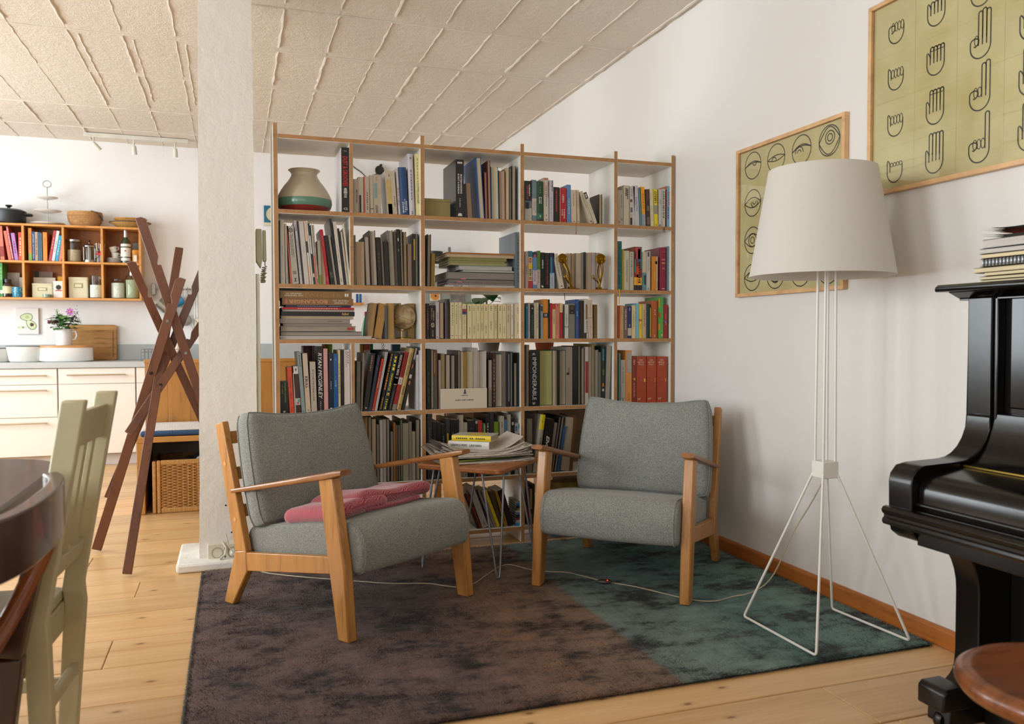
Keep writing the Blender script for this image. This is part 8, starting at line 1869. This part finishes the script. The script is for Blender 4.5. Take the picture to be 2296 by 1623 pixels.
# ================================================================ bench, basket, coat rack
m_bench = WOOD('b17a38', '96602a', (9, 9, 1.5), 2.2, .4); m_bench2 = WOOD('b9823e', '9c6830', (1.5, 9, 9), 2.2, .4)
BX0, BX1, BY0, BY1 = -.565, .70, 5.39, 5.93
bn = thing('bench', 'Oiled wooden bench with tall panel back behind coat rack', 'bench', (.05, 5.65, 0))
b = MB(); b.box(BX0, BX1, BY0, BY1, .438, .472); b.build('seat', m_bench2, bn, world=True, bevel=.003)
for x in (BX0, BX1-.045): b = MB(); b.box(x, x+.045, BY0+.005, BY1, 0, .4378); b.build('side_panel', m_bench, bn, world=True, bevel=.003)
for k in range(9): x = BX0+.002+.1402*k; b = MB(); b.box(x, x+.1396, BY1, BY1+.028+.0008*(k % 3), .0, .905); b.build('back_panel', m_bench, bn, world=True, bevel=.0012)
b = MB(); b.box(BX0-.002, BX1, BY1-.004, BY1+.036, .905, .93); b.build('top_rail', m_bench2, bn, world=True, bevel=.003)
b = MB(); b.box(BX0+.046, BX1-.046, BY1-.03, BY1-.002, .01, .437); b.build('inner_back', M('8a8078', .8), bn, world=True)
cu = thing('seat_cushion', 'Blue seat cushion with pale woven top on the bench', 'cushion', (0, 5.62, .473))
b = MB(); b.box(BX0+.02, .55, BY0+.012, BY1-.03, .474, .504); b.build('cushion_body', M('2c4668', .9, .1, 60, .2, 200), cu, world=True, bevel=.012)
b = MB(); b.box(BX0+.03, .54, BY0+.03, BY1-.04, .504, .512); b.build('woven_top', fabric('oat_weave', ('9c948a', 'c9c2b8', 'd8d2c8'), 120, .6), cu, world=True, bevel=.004)
# wicker storage basket
WX0, WX1, WYa, WYb, WH = -.455, .02, 5.405, 5.82, .325
bk = thing('storage_basket', 'Square wicker basket with dark cloth inside under the bench', 'basket', ((WX0+WX1)/2, WYa, 0)); m_wk = M('b07a3a', .6, .2, 50); m_wk2 = M('b8854a', .6, .15, 40)
for x in (WX0, WX1-.022): b = MB(); b.box(x+(.022 if x == WX0 else -.0)*0, x+.022, WYa+.0, WYa+.022, .0, WH); b.build('corner_post', m_wk2, bk, world=True, bevel=.006)
b = MB(); b.box(WX0-.026, WX0-.004, WYa+.002, WYa+.024, 0, WH-.004); b.build('corner_post', m_wk2, bk, world=True, bevel=.006)
for z in (.0, WH-.03): b = MB(); b.box(WX0+.022, WX1-.022, WYa+.002, WYa+.020, z, z+.03); b.build('rim_wrap', M('b58448', .6, .3, 160, stretch=(1, .1, .1)), bk, world=True, bevel=.006)
b = MB(); NST = 15
for k in range(NST): x = WX0+.03+(WX1-WX0-.06)*k/(NST-1); b.tube([(x, WYa+.012, .03), (x, WYa+.012, WH-.03)], .0045, 6)
b.build('stakes', m_wk, bk, world=True, smooth=60)
b = MB()
for j in range(30):
    z = .034+(WH-.068)*j/29; b.tube([(WX0+.022+(WX1-WX0-.044)*k/56, WYa+.012+.0062*math.cos(PI*(k/56*(NST-1)*1.1)+PI*j), z) for k in range(57)], .0043, 5)
b.build('weave', m_wk2, bk, world=True, smooth=60, kind='stuff')
b = MB(); b.box(WX0-.02, WX0-.01, WYa+.024, WYb, .01, WH-.01).box(WX1-.01, WX1, WYa+.02, WYb, .01, WH-.01).box(WX0-.02, WX1, WYb-.01, WYb, .01, WH-.01).box(WX0-.02, WX1, WYa+.03, WYb, .005, .015).box(WX0+.02, WX1-.02, WYa+.024, WYa+.028, .03, WH-.03); b.build('inner_walls', M('7f5526', .7, .3, 60), bk, world=True)
random.seed(31)
for nm, lab, c_, x0, x1, zb_, zt2 in (('dark_cloth', 'Black cloth bundle bulging out of the wicker basket', '14161a', -.40, .0, .16, .385), ('pale_cloth', 'Pale folded cloth among dark cloth in the basket', 'a8aaa6', -.27, -.13, .17, .345)):
    b = MB(); y0 = WYa+.06 if nm == 'dark_cloth' else WYa+.035
    def f(u, v):
        x = x0+(x1-x0)*u; y = y0+(.2 if nm == 'dark_cloth' else .022)*v; e = math.sin(PI*u)**.4*math.sin(PI*v)**.4
        return (x, y, zb_+(zt2-zb_)*e*(.82+.35*mn_.noise(Vector((x*14, y*12, 2))) if nm == 'dark_cloth' else .97))
    b.grid(f, 24, 12); b.box(x0+.02, x1-.02, y0+.004, y0+(.18 if nm == 'dark_cloth' else .02), .02, zb_+.02); solo_o = b.build(nm, M(c_, .9, .2, 30), smooth=70); tag(solo_o, lab, 'cloth')
# coat rack of crossing battens: image line plus distance at both ends
m_wal = WOOD('613925', '452717', (8, 8, 1.2), 2.4, .38, .1); rk = thing('coat_rack', 'Dark walnut coat rack of six crossing battens beside pillar', 'coat rack', (-.35, 4.45, 0)); m_scr = M('9a9a98', .3, metal=1)
def stick(p0, Y0, p1, Y1, w=.040, t=.026, ground=True, notch=(.10, 1), bolts=(), up=(0, -1, .0)):
    A_ = onY(*p0, Y0); B_ = onY(*p1, Y1)
    if ground: B_.z = max(0.012, B_.z)
    d = (B_-A_); L_ = d.length; d.normalize(); sd = d.cross(Vector((0, -1, 0))).normalized(); nf = sd.cross(d).normalized()
    if nf.y > 0: nf = -nf
    # outline along the stick with a coat notch near the top
    s = notch[1]; n0 = notch[0]; h = w/2
    out = [(-h, 0), (h, 0)]
    if notch[0]:
        if s > 0: out = [(-h, 0), (h*.2, 0), (h, .012), (h, n0), (h*.35, n0+.030), (h*.30, n0+.040), (h, n0+.042), (h, L_), (-h, L_)]
        else: out = [(-h, .012), (-h*.2, 0), (h, 0), (h, L_), (-h, L_), (-h, n0+.042), (-h*.30, n0+.040), (-h*.35, n0+.030), (-h, n0)]
    else: out = [(-h, 0), (h, 0), (h, L_), (-h, L_)]
    b = MB(); n = len(out); vs = []
    for q in (1, -1):
        for a, l in out: vs.append(A_+sd*a+d*l+nf*(q*t/2))
    b._add(vs, [tuple(range(n)), tuple(range(n, 2*n))[::-1]]+[(i, i+n, (i+1) % n+n, (i+1) % n) for i in range(n)])
    o = b.build('batten', m_wal, rk, world=True, bevel=.0025)
    for l, kind in bolts:
        c = A_+d*(L_*l)+nf*(t/2); b = MB(); b.tube([c-nf*.002, c+nf*.0025], .0075 if kind else .0085, 12); b.build('bolt_head' if kind else 'bolt_hole', m_scr if kind else m_dark, o, world=True)
stick((314, 487), 4.35, (556, 1262), 4.585, w=.044, bolts=((.40, 1),), notch=(.20, -1))
stick((293, 586), 4.347, (566, 1245), 4.72, bolts=((.33, 1),), notch=(.15, -1))
stick((402, 557), 4.74, (285, 1293), 4.02, bolts=(), notch=(0, 0))
stick((406, 623), 4.36, (217, 1237), 4.545, w=.046, bolts=((.155, 1), (.345, 0)), notch=(.095, 1))
stick((461, 590), 4.545, (243, 1116), 4.57, ground=False, notch=(.14, 1))
stick((470, 700), 4.53, (288, 972), 4.335, ground=False, bolts=((.62, 0),), notch=(.14, 1))
# blue box on floor under the shelf by the armchair
q = onZ(1214, 1216, 0); b = MB(); b.box(0, .33, 0, .12, 0, .042); solo(b, 'blue_box', M('1f6a98', .4, .1), 'Blue flat box on floor below shelf behind empty armchair', 'box', (1.60, 4.03, .0135), bevel=.002)
# small stacked books and yellow bag on the lowest shelf
G6 = 'small books stacked on lowest shelf, middle bay'; A = (1010, 1060, 7.917); z = ROWS[6]+.0008
for c_, y0, y1, lb in (('1f7aa8', 890, 932, 'Blue small book at the bottom of the lowest-shelf stack'), ('a08c8c', 832, 888, 'Pinkish small book in the lowest-shelf stack'), ('6a1a22', 792, 830, 'Dark red small book in the lowest-shelf stack'), ('1c1f22', 742, 790, 'Black small book between red and blue ones, lowest shelf'), ('4a6a80', 702, 740, 'Slate blue small book in the lowest-shelf stack'), ('9a9690', 662, 700, 'White small book in the lowest-shelf stack'), ('1a1812', 622, 660, 'Black yellow-lettered small book in the lowest-shelf stack'), ('14141a', 582, 620, 'Plain black small book in the lowest-shelf stack'), ('24608c', 542, 580, 'Bright blue small book near top of the lowest-shelf stack'), ('77706a', 505, 540, 'Grey small book topmost in the lowest-shelf stack')):
    o, z = flat_book(A, 1160, 1278, y0, y1, z, 's', c_, lb, D=.13, group=G6, t=(('~5', 'b09a2c', .5, .7, .5, 0, 0),) if 'yellow-let' in lb else ())
x0 = onY(1240, 1100, SY+.1).x; bgt = thing('yellow_bag', 'Crumpled ochre bag on the lowest shelf behind empty armchair', 'bag', (x0+.1, SY+.14, ROWS[6]+.001)); b = MB(); n = 18; vs = []
for j in range(8):
    zz_ = .20*j/7
    for k in range(n): a = 2*PI*k/n; f = 1+.12*mn_.noise(Vector((k*1.7, j*2.3, 5))); sq = 1-.35*(j/7)**2; vs.append((.16*math.cos(a)*f*sq, .10*math.sin(a)*f*sq, zz_))
b._add(vs, [(j*n+k, j*n+(k+1) % n, (j+1)*n+(k+1) % n, (j+1)*n+k) for j in range(7) for k in range(n)]+[tuple(range(n))[::-1], tuple(7*n+k for k in range(n))]); b.build('bag_body', M('77601c', .7, .3, 20), bgt, smooth=60)
flush_texts()
